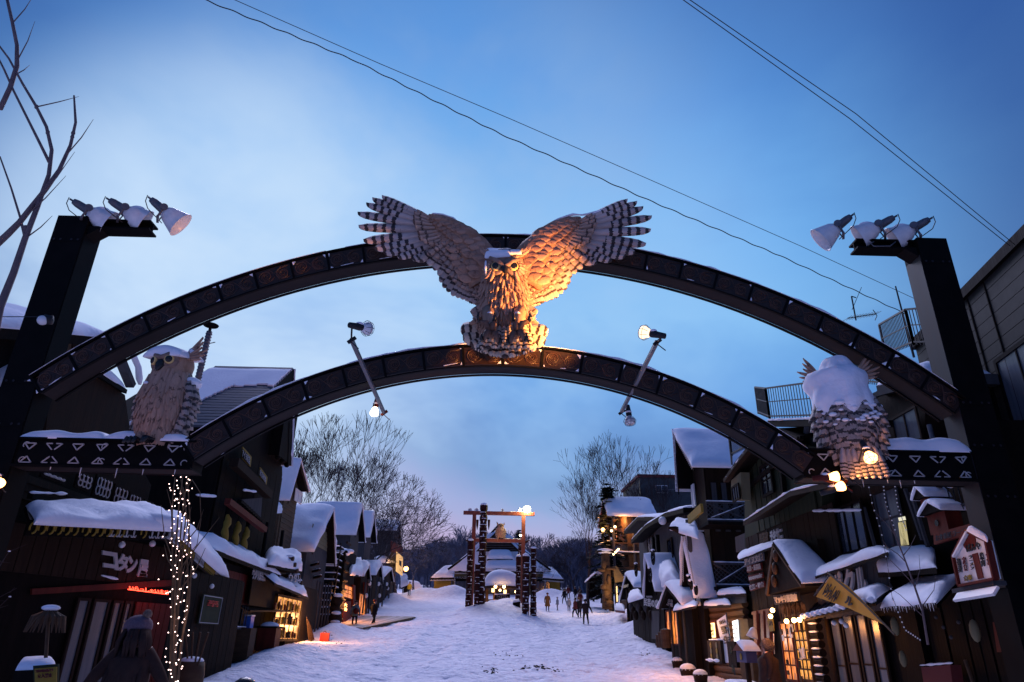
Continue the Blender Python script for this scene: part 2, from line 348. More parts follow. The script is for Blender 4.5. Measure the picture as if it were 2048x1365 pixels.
# ------------------------------------------------------------------ gateway arch
Z3 = Vector((0, 0, 1))
def V3_(x, y, z): return Vector((x, y, z))
YF, YB = 11.0, 11.42
arch = thing('gateway_arch', 'huge black steel double arch with carved wooden panels spanning the street entrance', 'arch', (0, 11.2, 0))
def arcpt(cz, r, ang, y): return Vector((r*math.sin(ang), y, cz + r*math.cos(ang)))
def spiral(mb, c, ex, ez, r, sgn, y, turns=1.9, th=.014, start=0.):
    P = []
    for i in range(22):
        t = i/21; a = start + sgn*2*math.pi*turns*t; rr = r*(1-.88*t)
        P.append(c + ex*(rr*math.cos(a)) + ez*(rr*math.sin(a)) + Vector((0, y, 0)))
    mb.tube(P, [th*(1-.4*i/21) for i in range(22)], 5)
def make_arc(cz, rt, a0, n, h):
    rb = rt-h
    core = MB()                                  # hollow box girder behind the panels, soffit under it
    K = 60
    for i in range(K):
        t0 = -a0+2*a0*i/K; t1 = -a0+2*a0*(i+1)/K
        core.prism([arcpt(cz, rb+.015, t0, YF+.03), arcpt(cz, rt, t0, YF+.03), arcpt(cz, rt, t1, YF+.03), arcpt(cz, rb+.015, t1, YF+.03)], (0, YB-YF-.03, 0))
    core.build('girder', M_steel, arch)
    sf = MB()
    for i in range(K):
        t0 = -a0+2*a0*i/K; t1 = -a0+2*a0*(i+1)/K
        sf.prism([arcpt(cz, rb, t0, YF+.06), arcpt(cz, rb+.013, t0, YF+.06), arcpt(cz, rb+.013, t1, YF+.06), arcpt(cz, rb, t1, YF+.06)], (0, YB-YF-.09, 0))
    sf.build('soffit', M_soffit, arch)
    fl = MB()
    for i in range(K):
        t0 = -a0+2*a0*i/K; t1 = -a0+2*a0*(i+1)/K
        for ra, rb_ in ((rt, rt+.03), (rb-.025, rb)):
            fl.prism([arcpt(cz, ra, t0, YF-.03), arcpt(cz, rb_, t0, YF-.03), arcpt(cz, rb_, t1, YF-.03), arcpt(cz, ra, t1, YF-.03)], (0, YB-YF+.06, 0) if ra == rt else (0, .05, 0))
        if True:
            fl.prism([arcpt(cz, rb-.025, t0, YB-.02), arcpt(cz, rb, t0, YB-.02), arcpt(cz, rb, t1, YB-.02), arcpt(cz, rb-.025, t1, YB-.02)], (0, .05, 0))
    fl.build('flange', M_steel, arch)
    for i in range(n):                            # carved panels
        t0 = -a0+2*a0*i/n; t1 = -a0+2*a0*(i+1)/n; g = .018/rt
        mb = MB(); mm = 5
        for k in range(mm):
            s0 = t0+g+(t1-t0-2*g)*k/mm; s1 = t0+g+(t1-t0-2*g)*(k+1)/mm
            mb.prism([arcpt(cz, rb+.02, s0, YF), arcpt(cz, rt-.02, s0, YF), arcpt(cz, rt-.02, s1, YF), arcpt(cz, rb+.02, s1, YF)], (0, .028, 0))
        pn = mb.build('panel', M_carved, arch)
        tm = (t0+t1)/2; c = arcpt(cz, (rt+rb)/2, tm, YF); ex = Vector((math.cos(tm), 0, -math.sin(tm))); ez = Vector((math.sin(tm), 0, math.cos(tm)))
        wd = (t1-t0)*(rt+rb)/2; sb = MB()
        for s in (-1, 1):
            cc = c + ex*(s*wd*.235) - ez*(s*.01)
            spiral(sb, cc, ex, ez, h*.36, s, -.004, start=math.pi/2*s)
            spiral(sb, cc, ex, ez, h*.27, s, -.004, turns=1.5, th=.009, start=math.pi/2*s+.5)
        sb.tube([c - ex*wd*.42 + ez*h*.30, c - ex*wd*.1 + ez*h*.34, c + ex*wd*.04, c + ex*wd*.12 - ez*h*.34, c + ex*wd*.42 - ez*h*.30], .009, 5)
        sb.tube([c - ex*wd*.45 - ez*h*.36, c - ex*wd*.15 - ez*h*.30, c + ex*wd*.0 - ez*h*.1], .008, 5)
        sb.tube([c + ex*wd*.45 + ez*h*.36, c + ex*wd*.15 + ez*h*.30, c + ex*wd*.0 + ez*h*.1], .008, 5)
        sb.build('spiral_carving', M_carved2, pn, smooth=True)
        jb = MB(); jj = arcpt(cz, (rt+rb)/2, t0, YF)   # joint strip and snow caught in the corners
        e2 = Vector((math.cos(t0), 0, -math.sin(t0))); z2 = Vector((math.sin(t0), 0, math.cos(t0)))
        q = jj - z2*h/2
        jb.prism([q-e2*.02, q+e2*.02, q+e2*.02+z2*h, q-e2*.02+z2*h], (0, -.022, 0)); jb.build('joint_strip', M_steel, arch)
        for sx in (-1, 1):
            for sz in (-1, 1):
                if rnd.random() < .42:
                    a = rnd.uniform(.02, .075); b = rnd.uniform(.02, .11); qq = jj + e2*sx*.03 + z2*sz*(h/2-.03) - Vector((0, .002, 0))
                    MB().prism([qq, qq+e2*sx*a, qq-z2*sz*b*.8+e2*sx*a*.1], (0, -.016, 0)).build('snow_corner', M_snow, arch)
        if rnd.random() < .35 and abs(tm) > .1:
            f = rnd.uniform(.2, .7); s0 = t0+(t1-t0)*f
            snow_line('snow_streak', [arcpt(cz, rb+.035, s0, YF-.012), arcpt(cz, rb+.035+rnd.uniform(-.005, .03), s0+rnd.uniform(.3, .8)*(t1-t0)*.5, YF-.014)], .010, arch)
CZO, RO, CZI, RI_ = -3.39, 12.0, -1.85, 8.2
AO, AI = math.asin(7.98/12.0), math.asin(5.2/8.2)
make_arc(CZO, RO, AO, 26, .37)
make_arc(CZI, RI_, AI, 16, .37)
def arc_snow(cz, r, a0, a1, t):
    V = []; F = []; K = int(abs(a1-a0)*r/.09); n = 7
    for i in range(K+1):
        a = a0+(a1-a0)*i/K; s = min(1, min(i, K-i)*.25+.15)
        hh = t*s*max(.12, .75+.9*nz((a*r*1.1, r, 0)) + .5*nz((a*r*3.7, r, 5)))
        for j in range(n):
            b = j/(n-1); y = YF-.045+(YB-YF+.07)*b; h = hh*max(0, 1-abs(2*b-1)**5)**.5
            V.append(arcpt(cz, r+.031+h, a, y))
    F = [(i*n+j, (i+1)*n+j, (i+1)*n+j+1, i*n+j+1) for i in range(K) for j in range(n-1)]
    F += [(i*n, i*n+n-1, (i+1)*n+n-1, (i+1)*n) for i in range(K)]
    MB().add(V, F).build('snow_cap', M_snow, arch, smooth=True)
arc_snow(CZO, RO, -AO, -.28, .045); arc_snow(CZO, RO, -.25, .10, .06); arc_snow(CZO, RO, .12, AO*.98, .085)
arc_snow(CZI, RI_, -AI*.97, .02, .065); arc_snow(CZI, RI_, .04, AI*.97, .06)
# posts with crank arms
for s in (-1, 1):
    mb = MB(); mb.box((s*7.86, YF, -.2), (s*8.44, YF+.5, 8.82)); mb.build('post', M_steel, arch)
    box('post_side', (s*7.862, YF+.02, 2.5), (s*7.848, YF+.48, 8.45), M_steel2 if s > 0 else M_steel, arch)
    for z_ in (3.9, 4.75, 5.5, 8.3):
        for x_ in (7.93, 8.05, 8.25, 8.37): MB().lathe((s*x_, YF+.001, z_), (0, -1, 0), [(0, .022), (.014, .022), (.014, 0)], 6).build('bolt', M_steel2, arch)
        MB().box((s*7.87, YF-.006, z_-.05), (s*8.43, YF-.001, z_+.05)).build('splice_plate', M_steel, arch)
    mb = MB(); zt = 8.80
    mb.box((s*6.72, YF+.05, zt-.035), (s*7.86, YF+.35, zt)); mb.box((s*6.72, YF+.05, zt-.2), (s*7.86, YF+.35, zt-.165)); mb.box((s*6.72, YF+.17, zt-.165), (s*7.86, YF+.2, zt-.035))
    mb.prism([(s*7.86, YF+.05, zt-.2), (s*7.62, YF+.05, zt-.2), (s*7.86, YF+.05, zt-.38)], (0, .3, 0)); mb.build('lamp_arm', M_steel, arch)
    snow_line('snow_cap', [(s*7.9, YF+.25, 8.84), (s*8.4, YF+.25, 8.84)], .05, arch)
    # horizontal beam and its painted motifs
    x0, x1 = 4.98, 7.86; zb, zt = (4.05, 4.50) if s < 0 else (4.13, 4.60)
    mb = MB(); mb.box((s*x0, YF+.03, zb+.03), (s*x1, YB, zt)); mb.box((s*x0, YF-.03, zt), (s*x1, YB+.03, zt+.03)); mb.box((s*x0, YF-.03, zb), (s*x1, YF+.03, zb+.035)); mb.box((s*x0, YB-.03, zb), (s*x1, YB+.03, zb+.035)); mb.build('beam', M_steel, arch)
    box('soffit', (s*x0, YF+.035, zb+.006), (s*x1, YB-.035, zb+.028), M_soffit, arch)
    k = 0
    for xx in np.arange(5.35, 7.75, .385):
        k += 1
        for up in (0, 1):
            w_, h_ = .13, .10; z = zb+.075 if not up else zt-.06; d = 1 if not up else -1
            if k % 3 == 0: segs = [((-w_, 0), (-.02, h_)), ((-w_, 0), (-.03, 0)), ((w_, 0), (.02, h_)), ((w_, 0), (.03, 0))]
            else: segs = [((-w_*.7, 0), (0, h_)), ((0, h_), (w_*.7, 0)), ((-w_*.7, 0), (w_*.7, 0))]
            tb = MB()
            for (a, b), (c_, e_) in segs: tb.bar((s*xx+a, YF+.022, z+d*b), (s*xx+c_, YF+.022, z+d*e_), .016)
            tb.build('triangle_motif', M_text, arch)
    for xx in (5.12, 6.45, 7.72):
        for z in (zb+.11, zt-.09):
            cb = MB(); cb.tube([(s*xx+.05*math.cos(t), YF+.02, z+.05*math.sin(t)) for t in np.linspace(.6, 3.9, 9)], .009, 5); cb.build('curl_motif', M_text, arch, smooth=True)
    hs = .15 if s < 0 else .22
    xa, xb = (-7.85, -6.5) if s < 0 else (6.15, 7.86)
    snow_slab('snow_cap', (xa, YF-.03, zt+.03), (xb, YF-.03, zt+.03), (xb, YB+.03, zt+.03), (xa, YB+.03, zt+.03), hs, arch, 30, 8, .7)
    if s < 0: snow_slab('snow_cap', (-6.5, YF-.03, zt+.03), (-5.1, YF-.03, zt+.03), (-5.1, YB+.03, zt+.03), (-6.5, YB+.03, zt+.03), .12, arch, 20, 8, .6)
ic = MB()
for xx in list(np.arange(5.2, 7.6, .23)) + list(-np.arange(5.2, 7.6, .5)):
    if rnd.random() < .6:
        x = xx + rnd.uniform(-.05, .05); zb = 4.05 if x < 0 else 4.13; ic.tube([(x, YF, zb+.01), (x, YF, zb-rnd.uniform(.05, .16))], [.012, .002], 5)
tag(ic.build('icicles', M_white, arch, smooth=True), kind='stuff')
tb = MB(); tb.tube([(7.45, YF+.02, 8.72), (7.3, YF-.02, 8.6), (7.0, YF, 8.6), (6.95, YF, 8.66), (7.02, YF, 8.7)], .012, 6); tb.build('conduit', M_galv, arch, smooth=True)

# big tilting projectors on the arms (reflector > rim), and bulb floodlights on the cross bars
def projector(c, aim, label, snow=True, on=0):
    c = Vector(c); aim = Vector(aim).normalized()
    t = thing('projector_lamp', label, 'floodlight', c - Vector((0, 0, .28)), 'large projector lamps on the arch posts')
    mb = MB(); mb.lathe(c-aim*.12, aim, [(0, .05), (.02, .10), (.10, .16), (.26, .215), (.40, .262), (.41, .27), (.40, .25), (.27, .20), (.12, .14), (.06, .05), (.055, 0)], 24); rf = mb.build('reflector', M_lamp, t, smooth=True)
    MB().ball(c+aim*.09, .055, 10, (1, 1, 1)).build('bulb', E_warm2 if on else M_white, t, smooth=True)
    mb = MB(); mb.lathe(c-aim*.10, -aim, [(-.01, .085), (.05, .085), (.25, .075), (.33, .055), (.34, .02), (.40, .018), (.40, 0)], 14); mb.build('ballast_housing', M_galv, t, smooth=True)
    sd = aim.cross(Z3).normalized()
    mb = MB()
    for s in (-1, 1):
        mb.bar(c-aim*.12+sd*s*.13, c-Vector((0, 0, .26))+sd*s*.10 - aim*.20, .045, .02); mb.lathe(c-aim*.12+sd*s*.12, sd*s, [(0, .07), (.03, .07), (.03, 0)], 12)
    mb.bar(c-Vector((0, 0, .26))-sd*.12-aim*.2, c-Vector((0, 0, .26))+sd*.12-aim*.2, .045, .03); mb.build('yoke', M_galv, t)
    cb = MB(); e = c-aim*.47; cb.tube([e, e+Vector((0, 0, .02))-aim*.05, e-Vector((0, 0, .12))-aim*.06, e-Vector((0, 0, .22))+aim*.02, c-Vector((0, 0, .27))-aim*.1], .009, 5); cb.build('cable', M_cable, t, smooth=True)
    if snow: MB().ball(c+aim*.10+Vector((0, 0, .17)), .13, 12, (1.15, .8, .42)).build('snow_cap', M_snow, t, smooth=True)
for i, (px, py, s, lb, sn) in enumerate([(338, 430, -1, 'left arm, outermost white projector with its open reflector facing the street', False), (262, 428, -1, 'snow-covered white projector in the middle of the left arm', True), (190, 430, -1, 'snow-covered white projector nearest to the left post', True),
        (1665, 462, 1, 'right arm, outermost white projector with its open reflector facing the street', False), (1745, 460, 1, 'snow-covered white projector in the middle of the right arm', True), (1815, 464, 1, 'snow-covered white projector nearest to the right post', True)]):
    c = PY(px, py, YF+.1); out = i % 3 == 0
    projector(c, Vector((-s*.75, .34 if out else .40, -.55 if out else -.36)), lb, sn)
arcs_bar = []
for nm, a, b, lb in (('lamp_bar', PY(703, 680, 9.3), PY(768, 826, 12.3), 'left grey pole crossing under the lower arch with a floodlight at each end'), ('lamp_bar', PY(1314, 684, 9.3), PY(1243, 824, 12.3), 'right grey pole crossing under the lower arch with a floodlight at each end')):
    mb = MB(); mb.bar(a, b, .055, .055); tag(mb.build(nm, M_galv), lb, 'lamp pole', 'lamp poles on the lower arch'); arcs_bar.append((a, b))
    c2 = MB(); 
def bulb_flood(base, c, aim, label, on, red=False, e=None, cage=True, strength=60, size=70, target=None):
    """clamp-on floodlight: clamp, neck, socket, glass bulb with a wire cage"""
    c = Vector(c); aim = Vector(aim).normalized(); base = Vector(base)
    t = thing('clamp_floodlight', label, 'floodlight', base, 'clamp floodlights on and around the arch')
    mb = MB(); mb.lathe(c, -aim, [(-.02, .05), (.02, .056), (.10, .05), (.22, .042), (.23, 0)], 12); mb.build('socket', M_red if red else M_cable, t, smooth=True)
    mb = MB(); mb.tube([c-aim*.17, (c-aim*.17)*.5+base*.5+Vector((0, 0, -.03)), base], .014, 6); mb.bar(base-Vector((.05, 0, .05)), base+Vector((.06, 0, .04)), .03, .05); mb.bar(base-Vector((.02, 0, .02)), base+Vector((.12, 0, -.14)), .012); mb.build('clamp', M_red if red else M_cable, t)
    q_ = 1 if cage else .78
    b = MB(); b.lathe(c+aim*.01, aim, [(0, .045*q_), (.05, .075*q_), (.10, .098*q_), (.135, .10*q_), (.155, .085*q_), (.165, .05*q_), (.17, 0)], 16); b.build('bulb', (e or E_warm) if on else M_lamp, t, smooth=True)
    if cage:
        cg = MB()
        a_ = aim.orthogonal().normalized(); b_ = aim.cross(a_)
        for k in range(8):
            th = math.pi*k/4; d = a_*math.cos(th)+b_*math.sin(th)
            cg.tube([c+aim*.04+d*.075, c+aim*.11+d*.118, c+aim*.17+d*.10, c+aim*.205], .0035, 4)
        for rr, q in ((.119, .11), (.10, .17)):
            cg.tube([c+aim*q+(a_*math.cos(x)+b_*math.sin(x))*rr for x in np.linspace(0, 2*math.pi, 17)], .0035, 4)
        cg.build('wire_guard', M_galv, t)
    mb = MB(); mb.ball(c-aim*.03+Vector((0, 0, .045)), .06, 10, (1, 1, .5)); mb.build('snow_cap', M_snow, t, smooth=True)
    if on and strength: point(c+aim*.27, (1, .40, .10), strength, .08, spot=(c+aim*3 if target is None else target), size=size, blend=.8)
(a1, b1), (a2, b2) = arcs_bar
bulb_flood(a1, PY(722, 655, 9.2), (.6, .75, .2), 'unlit caged floodlight on the upper tip of the left lamp pole', False)
bulb_flood(a2, PY(1303, 668, 9.2), (-.75, .45, .35), 'lit caged floodlight on the upper tip of the right lamp pole, turned on the owl', True, e=E_flood, strength=1900, size=74, target=(.50, 10.5, 6.95))
bulb_flood(b1, PY(751, 815, 12.25), (-.05, -.25, -1), 'lit floodlight in a red socket at the lower tip of the left lamp pole', True, red=True, cage=False, e=E_white, strength=120, size=120)
bulb_flood(b2, PY(1258, 832, 12.25), (.05, -.2, -1), 'unlit caged floodlight at the lower tip of the right lamp pole', False)
bulb_flood((5.55, 10.9, 4.05), PY(1655, 955, 10.6), (.9, -.3, .05), 'lit floodlight in a red socket clamped under the right end of the arch', True, red=True, cage=False, e=E_orange, strength=60, size=130)
bulb_flood((5.6, 11.0, 4.05), PY(1668, 978, 10.8), (.9, -.25, .3), 'lower of two lit floodlights clamped under the right end of the arch', True, cage=False, e=E_orange, strength=0)
bulb_flood((5.75, 10.95, 4.13), PY(1735, 905, 10.45), (.0, -.45, -.85), 'lit floodlight below the tail of the right owl', True, e=E_orange, strength=22, size=150)
bulb_flood((-7.85, 10.9, 3.75), PY(-6, 958, 10.7), (.6, -.3, -.5), 'lit floodlight at the left edge beside the left post', True, e=E_orange, strength=0, cage=False)
point(PY(30, 1000, 9.7), (1, .36, .10), 14, .1)
# crescent shaped globe on the left post
t = thing('globe_lamp', 'white globe lamp on a thin cable against the left arch post', 'lamp', PY(85, 650, 10.7))
MB().ball(PY(85, 641, 10.75), .085, 14).build('globe', M_lamp, t, smooth=True); MB().lathe(PY(96, 640, 10.8), (1, .3, 0), [(-.06, 0), (-.06, .088), (.07, .08), (.08, 0)], 14).build('socket', M_cable, t, smooth=True)
MB().tube([PY(-60, 634, 10.7), PY(22, 634, 10.75), PY(80, 634, 10.75)], .008, 5).build('cable', M_cable, t)

# ------------------------------------------------------------------ owls
def stripe_mat(name, ca, cb, freq, edge=.5, off=0., tipdark=None, axis=0):
    m = mat(name, ca, rough=.6, bump=.5, scale=14, dist=.015); t = m.node_tree; b = t.nodes['Principled BSDF']
    co = t.nodes.new('ShaderNodeTexCoord'); sp = t.nodes.new('ShaderNodeSeparateXYZ'); t.links.new(co.outputs['Object'], sp.inputs[0])
    oi = t.nodes.new('ShaderNodeObjectInfo'); ns = t.nodes.new('ShaderNodeTexNoise'); ns.inputs['Scale'].default_value = 7; t.links.new(co.outputs['Object'], ns.inputs[0])
    def M(op, a, b_):
        n = t.nodes.new('ShaderNodeMath'); n.operation = op
        for i, x in enumerate((a, b_)):
            if hasattr(x, 'links'): t.links.new(x, n.inputs[i])
            else: n.inputs[i].default_value = x
        return n.outputs[0]
    x = M('MULTIPLY', sp.outputs[axis], freq); x = M('ADD', x, M('MULTIPLY', ns.outputs[0], .55)); x = M('ADD', x, M('MULTIPLY', oi.outputs['Random'], 1.0)); x = M('ADD', x, M('MULTIPLY', M('ABSOLUTE', sp.outputs[1], 0), -.45*0))
    fr = M('FRACT', x, 0); st = M('LESS_THAN', fr, edge)
    st2 = M('MULTIPLY', st, M('GREATER_THAN', sp.outputs[axis], off))
    mx = t.nodes.new('ShaderNodeMix'); mx.data_type = 'RGBA'; t.links.new(st2, mx.inputs[0])
    n2 = t.nodes.new('ShaderNodeMix'); n2.data_type = 'RGBA'; t.links.new(ns.outputs[0], n2.inputs[0]); n2.inputs[6].default_value = (*[q*.7 for q in ca], 1); n2.inputs[7].default_value = (*[min(1, q*1.25) for q in ca], 1)
    t.links.new(n2.outputs[2], mx.inputs[6]); mx.inputs[7].default_value = (*cb, 1)
    hv = t.nodes.new('ShaderNodeHueSaturation'); t.links.new(mx.outputs[2], hv.inputs['Color']); t.links.new(M('ADD', M('MULTIPLY', oi.outputs['Random'], .34), .80), hv.inputs['Value']); t.links.new(hv.outputs[0], b.inputs['Base Color']); return m
F_prim = stripe_mat('primary_feather', (.46, .37, .35), (.030, .022, .024), 8.5, .42, .45)
F_sec = stripe_mat('secondary_feather', (.48, .36, .31), (.06, .04, .035), 5.0, .30, .35)
F_cov = stripe_mat('covert_feather', (.42, .28, .22), (.09, .055, .045), 2.4, .22, .5)
F_tail = stripe_mat('tail_feather', (.58, .46, .36), (.04, .022, .018), 4.4, .36, .2)
F_breast = stripe_mat('breast_feather', (.40, .24, .17), (.13, .07, .05), 1.1, .12, .2)
F_back = stripe_mat('back_feather', (.36, .28, .25), (.05, .04, .04), 2.6, .40, .12)
M_owl = mat('owl_brown', (.26, .14, .085), (.42, .27, .19), 9, (1, 1, .4), rough=.65, bump=.8, bscale=16, dist=.03)
M_owlarm = mat('owl_underwing', (.30, .13, .07), (.44, .24, .15), 7, (1, .4, 1), rough=.65, bump=.8, bscale=13, dist=.03)
F_down = stripe_mat('down_feather', (.40, .22, .15), (.26, .13, .08), 1.0, .10, .3)
M_face = mat('owl_face', (.15, .095, .075), (.30, .20, .155), 12, rough=.65, bump=.5)
M_black = mat('owl_black', (.012, .011, .012), rough=.25)
M_eye = mat('owl_eye_ring', (.60, .42, .15), (.70, .50, .20), 20, rough=.3)
M_claw = mat('owl_foot', (.10, .05, .035), (.17, .09, .06), 9, rough=.55, bump=.5)
def feather_mesh(wd=.5, tip=.82, th=.05, curl=0., ws_=None):
    """unit feather along +x, broad side in y, front towards +z"""
    xs = [0, .12, .35, .6, .78, .9, .97, 1.0]; ws = ws_ or [.35, .6, .9, 1, .97, tip, .45, .12]; V = []
    for x, w_ in zip(xs, ws):
        y = w_*wd; zc = curl*x*x
        V += [(x, -y, zc-.3*th), (x, -y*.5, zc+.5*th), (x, 0, zc+th), (x, y*.5, zc+.5*th), (x, y, zc-.3*th)]
    n = 5; k = len(xs); F = [(i*n+j, (i+1)*n+j, (i+1)*n+j+1, i*n+j+1) for i in range(k-1) for j in range(n-1)]
    o = len(V); V += [(a, b, c-th) for a, b, c in V[:]]
    F += [(o+i*n+j, o+i*n+j+1, o+(i+1)*n+j+1, o+(i+1)*n+j) for i in range(k-1) for j in range(n-1)]
    for i in range(k-1): F += [(i*n, o+i*n, o+(i+1)*n, (i+1)*n), (i*n+n-1, (i+1)*n+n-1, o+(i+1)*n+n-1, o+i*n+n-1)]
    F += [tuple(o+(k-1)*n+j for j in range(n))[::1] + tuple((k-1)*n+j for j in range(n-1, -1, -1))]
    return V, F
def fmesh(name, m, **k):
    V, F = feather_mesh(**k); me = bpy.data.meshes.new(name); me.from_pydata(V, [], F); me.materials.append(m)
    me.polygons.foreach_set('use_smooth', [True]*len(F)); return me
PW = [.5, .75, 1, .92, .68, .42, .2, .04]
FM = {k: fmesh(k, m, wd=.5, th=t_, curl=c_, tip=tp, ws_=PW if k in ('breast', 'down') else None) for k, m, t_, c_, tp in (('primary', F_prim, .035, .04, .8), ('secondary', F_sec, .05, .05, .85), ('covert', F_cov, .08, .08, .85), ('tail', F_tail, .07, .05, .8), ('breast', F_breast, .09, .10, .7), ('down', F_down, .10, .06, .8), ('back', F_back, .10, .12, .85))}
def feather(kind, a, b, wd, nrm, parent, name='feather', th=None):
    a = Vector(a); b = Vector(b); x = (b-a); l = x.length; x.normalize(); n = Vector(nrm); n = (n - x*n.dot(x)).normalized(); y = n.cross(x)
    th = th or l
    m = Matrix(((x.x*l, y.x*wd, n.x*th, a.x), (x.y*l, y.y*wd, n.y*th, a.y), (x.z*l, y.z*wd, n.z*th, a.z), (0, 0, 0, 1)))
    return link(name, FM[kind], parent, None, m)
def interp(P, t):
    k = t*(len(P)-1); i = min(int(k), len(P)-2); return Vector(P[i]).lerp(Vector(P[i+1]), k-i)

OY = 10.5
def oc(cx, cy, Y=OY): return PY(680+cx*.32227, 370+cy*.32227, Y)
owl = thing('winged_owl_statue', 'large carved owl with spread wings landing on the top of the gateway arch', 'owl statue', oc(1020, 1060))
CX = 1020
def wing(mir):
    def q(cx, cy, Y=OY): return oc(cx if not mir else (2*1018-cx)+8, cy + (22 if mir and cx < 600 else 12 if mir else 0), Y)
    wg = MB()      # upper arm, a tapering lumpy mass from shoulder to wrist
    cl_ = [(925, 520), (880, 430), (815, 340), (750, 268), (680, 225), (600, 195), (540, 182)]; rr = [.36, .34, .30, .25, .21, .15, .08]
    P = [q(c[0]+rr[i]*30, c[1]+rr[i]*240, OY-.02) for i, c in enumerate(cl_)]
    V = []; F = []; n = 14; m = 26
    for i in range(m):
        t = i/(m-1); p = interp(P, t); r = np.interp(t*(len(rr)-1), range(len(rr)), rr); d = (interp(P, min(1, t+.05)) - interp(P, max(0, t-.05))).normalized(); up = d.cross(Vector((0, 1, 0))).normalized()
        for j in range(n):
            a = 2*math.pi*j/n; o = up*(math.cos(a)*r*1.12) + Vector((0, -1, 0))*(math.sin(a)*r*.50)
            V.append(p + o*(1+.14*nz(p+o, 6)+.09*nz(p+o, 14)))
    F = [(i*n+j, i*n+(j+1) % n, (i+1)*n+(j+1) % n, (i+1)*n+j) for i in range(m-1) for j in range(n)] + [tuple(range(n)), tuple((m-1)*n+j for j in range(n-1, -1, -1))]
    W = MB().add(V, F).build('wing', M_owlarm, owl, smooth=True)
    dr = random.Random(12)
    for i in range(15):
        t = .06+.88*i/14
        p = interp(P, t); r = np.interp(t*(len(rr)-1), range(len(rr)), rr); d = (interp(P, min(1, t+.05)) - interp(P, max(0, t-.05))).normalized(); up = d.cross(Vector((0, 1, 0))).normalized(); up = up if up.z > 0 else -up
        for k_ in range(4):
            cc = .75-.5*k_+dr.uniform(-.1, .1); sn = -(max(0, 1-cc*cc))**.5
            a = p+up*(cc*r*1.1)+Vector((0, sn*r*.5, 0)); b = a-up*r*.55+d*r*dr.uniform(.2, .5)+Vector((0, -.02, 0)); feather('down', a, b, r*.46, (0, -1, .2*cc), owl, 'down_feather', .10)
    par = owl
    tips = [(262, 78), (203, 92), (165, 124), (112, 182), (118, 264), (148, 352), (215, 402), (280, 432), (360, 455), (452, 470)]
    bases = [(560, 205), (555, 215), (560, 235), (575, 250), (590, 270), (600, 290), (615, 305), (630, 320), (645, 335), (660, 345)]
    for i, (t_, b_) in enumerate(zip(tips, bases)):
        a = q(*b_, OY+.02*i); b = q(*t_, OY+.02*i+.0); feather('primary', a, b, .15+.012*i if i < 7 else .2, (0, -1, .12), par, 'primary_feather', .9)
    # secondaries along the trailing edge
    t2 = [(480, 478), (540, 500), (580, 530), (610, 565), (620, 605), (640, 640), (665, 665), (695, 690), (725, 702), (755, 712), (785, 724), (810, 738), (835, 745), (860, 748)]
    b2 = [(700, 330), (720, 345), (735, 360), (755, 375), (775, 400), (795, 425), (815, 450), (830, 475), (845, 500), (858, 525), (870, 550), (882, 575), (895, 600), (905, 620)]
    for i, (t_, b_) in enumerate(zip(t2, b2)): feather('secondary', q(*b_, OY+.05), q(*t_, OY+.08-.004*i), .17, (0, -1, .1), par, 'secondary_feather', .5)
    # three rows of coverts, each row overlapping the last
    for r, (o0, o1, ln, wd, yy) in enumerate(((.30, .72, 1.0, .13, -.03), (.14, .50, .9, .12, -.06), (.02, .30, .75, .11, -.09))):
        for i, (t_, b_) in enumerate(zip(t2, b2)):
            a = Vector(q(*b_, OY+yy)).lerp(q(*t_, OY+yy), o0); b = Vector(q(*b_, OY+yy)).lerp(q(*t_, OY+yy), o1); feather('covert', a, b, wd, (0, -1, .1), par, 'covert_feather', .38)
    for i, (t_, b_) in enumerate(zip(tips, bases)):      # dark alula and primary coverts
        a = Vector(q(*b_, OY-.06)); b = a.lerp(q(*t_, OY-.02), .26 if i < 6 else .32); feather('covert', a, b, .11, (0, -1, .1), par, 'covert_feather', .6)
    for i in range(0):
        p = interp(P, .12+.12*i); d = Vector((-.25 if not mir else .25, 0, -.95)); feather('covert', p + Vector((0, -.16, .02)), p + d*.36 + Vector((0, -.1, 0)), .13, (0, -1, .1), par, 'covert_feather', .5)
    top = [q(c[0]+5, c[1]+(8 if i < 5 else 4), OY-.0) + Vector((0, 0, .0)) for i, c in enumerate(cl_)]
    if not mir: snow_line('wing_snow', [q(900, 412), q(840, 350), q(790, 312), q(735, 238), q(700, 205), q(640, 185), q(570, 178)], .028, owl)
    else: snow_line('wing_snow', [q(860, 360), q(790, 295), q(740, 235), q(690, 200), q(600, 172), q(540, 165), q(450, 150), q(360, 118), q(300, 92), q(272, 82)], .04, owl)
wing(False); wing(True)
# body: continuous tapered mass, with breast feathers
def body_surface(P, RX, RY, m=30, n=26, f1=.10, f2=.05, front=-1):
    V = []
    for i in range(m):
        t = i/(m-1); p = interp(P, t); rx = np.interp(t*(len(RX)-1), range(len(RX)), RX); ry = np.interp(t*(len(RY)-1), range(len(RY)), RY)
        for j in range(n):
            a = 2*math.pi*j/n; o = Vector((math.cos(a)*rx, math.sin(a)*ry, 0)); V.append(p+o*(1+f1*nz(p+o, 5)+f2*nz(p+o, 13)))
    F = [(i*n+j, i*n+(j+1) % n, (i+1)*n+(j+1) % n, (i+1)*n+j) for i in range(m-1) for j in range(n)] + [tuple(range(n)), tuple((m-1)*n+j for j in range(n-1, -1, -1))]
    return V, F
BP = [oc(1012, 940, 10.45), oc(1012, 860, 10.35), oc(1015, 760, 10.35), oc(1018, 660, 10.35), oc(1020, 560, 10.3), oc(1022, 480, 10.3)]
V, F = body_surface(BP, [.34, .43, .41, .39, .34, .27], [.22, .30, .33, .34, .32, .25]); MB().add([v if False else v for v in V], [f[::-1] for f in F]).build('body', M_owl, owl, smooth=True)
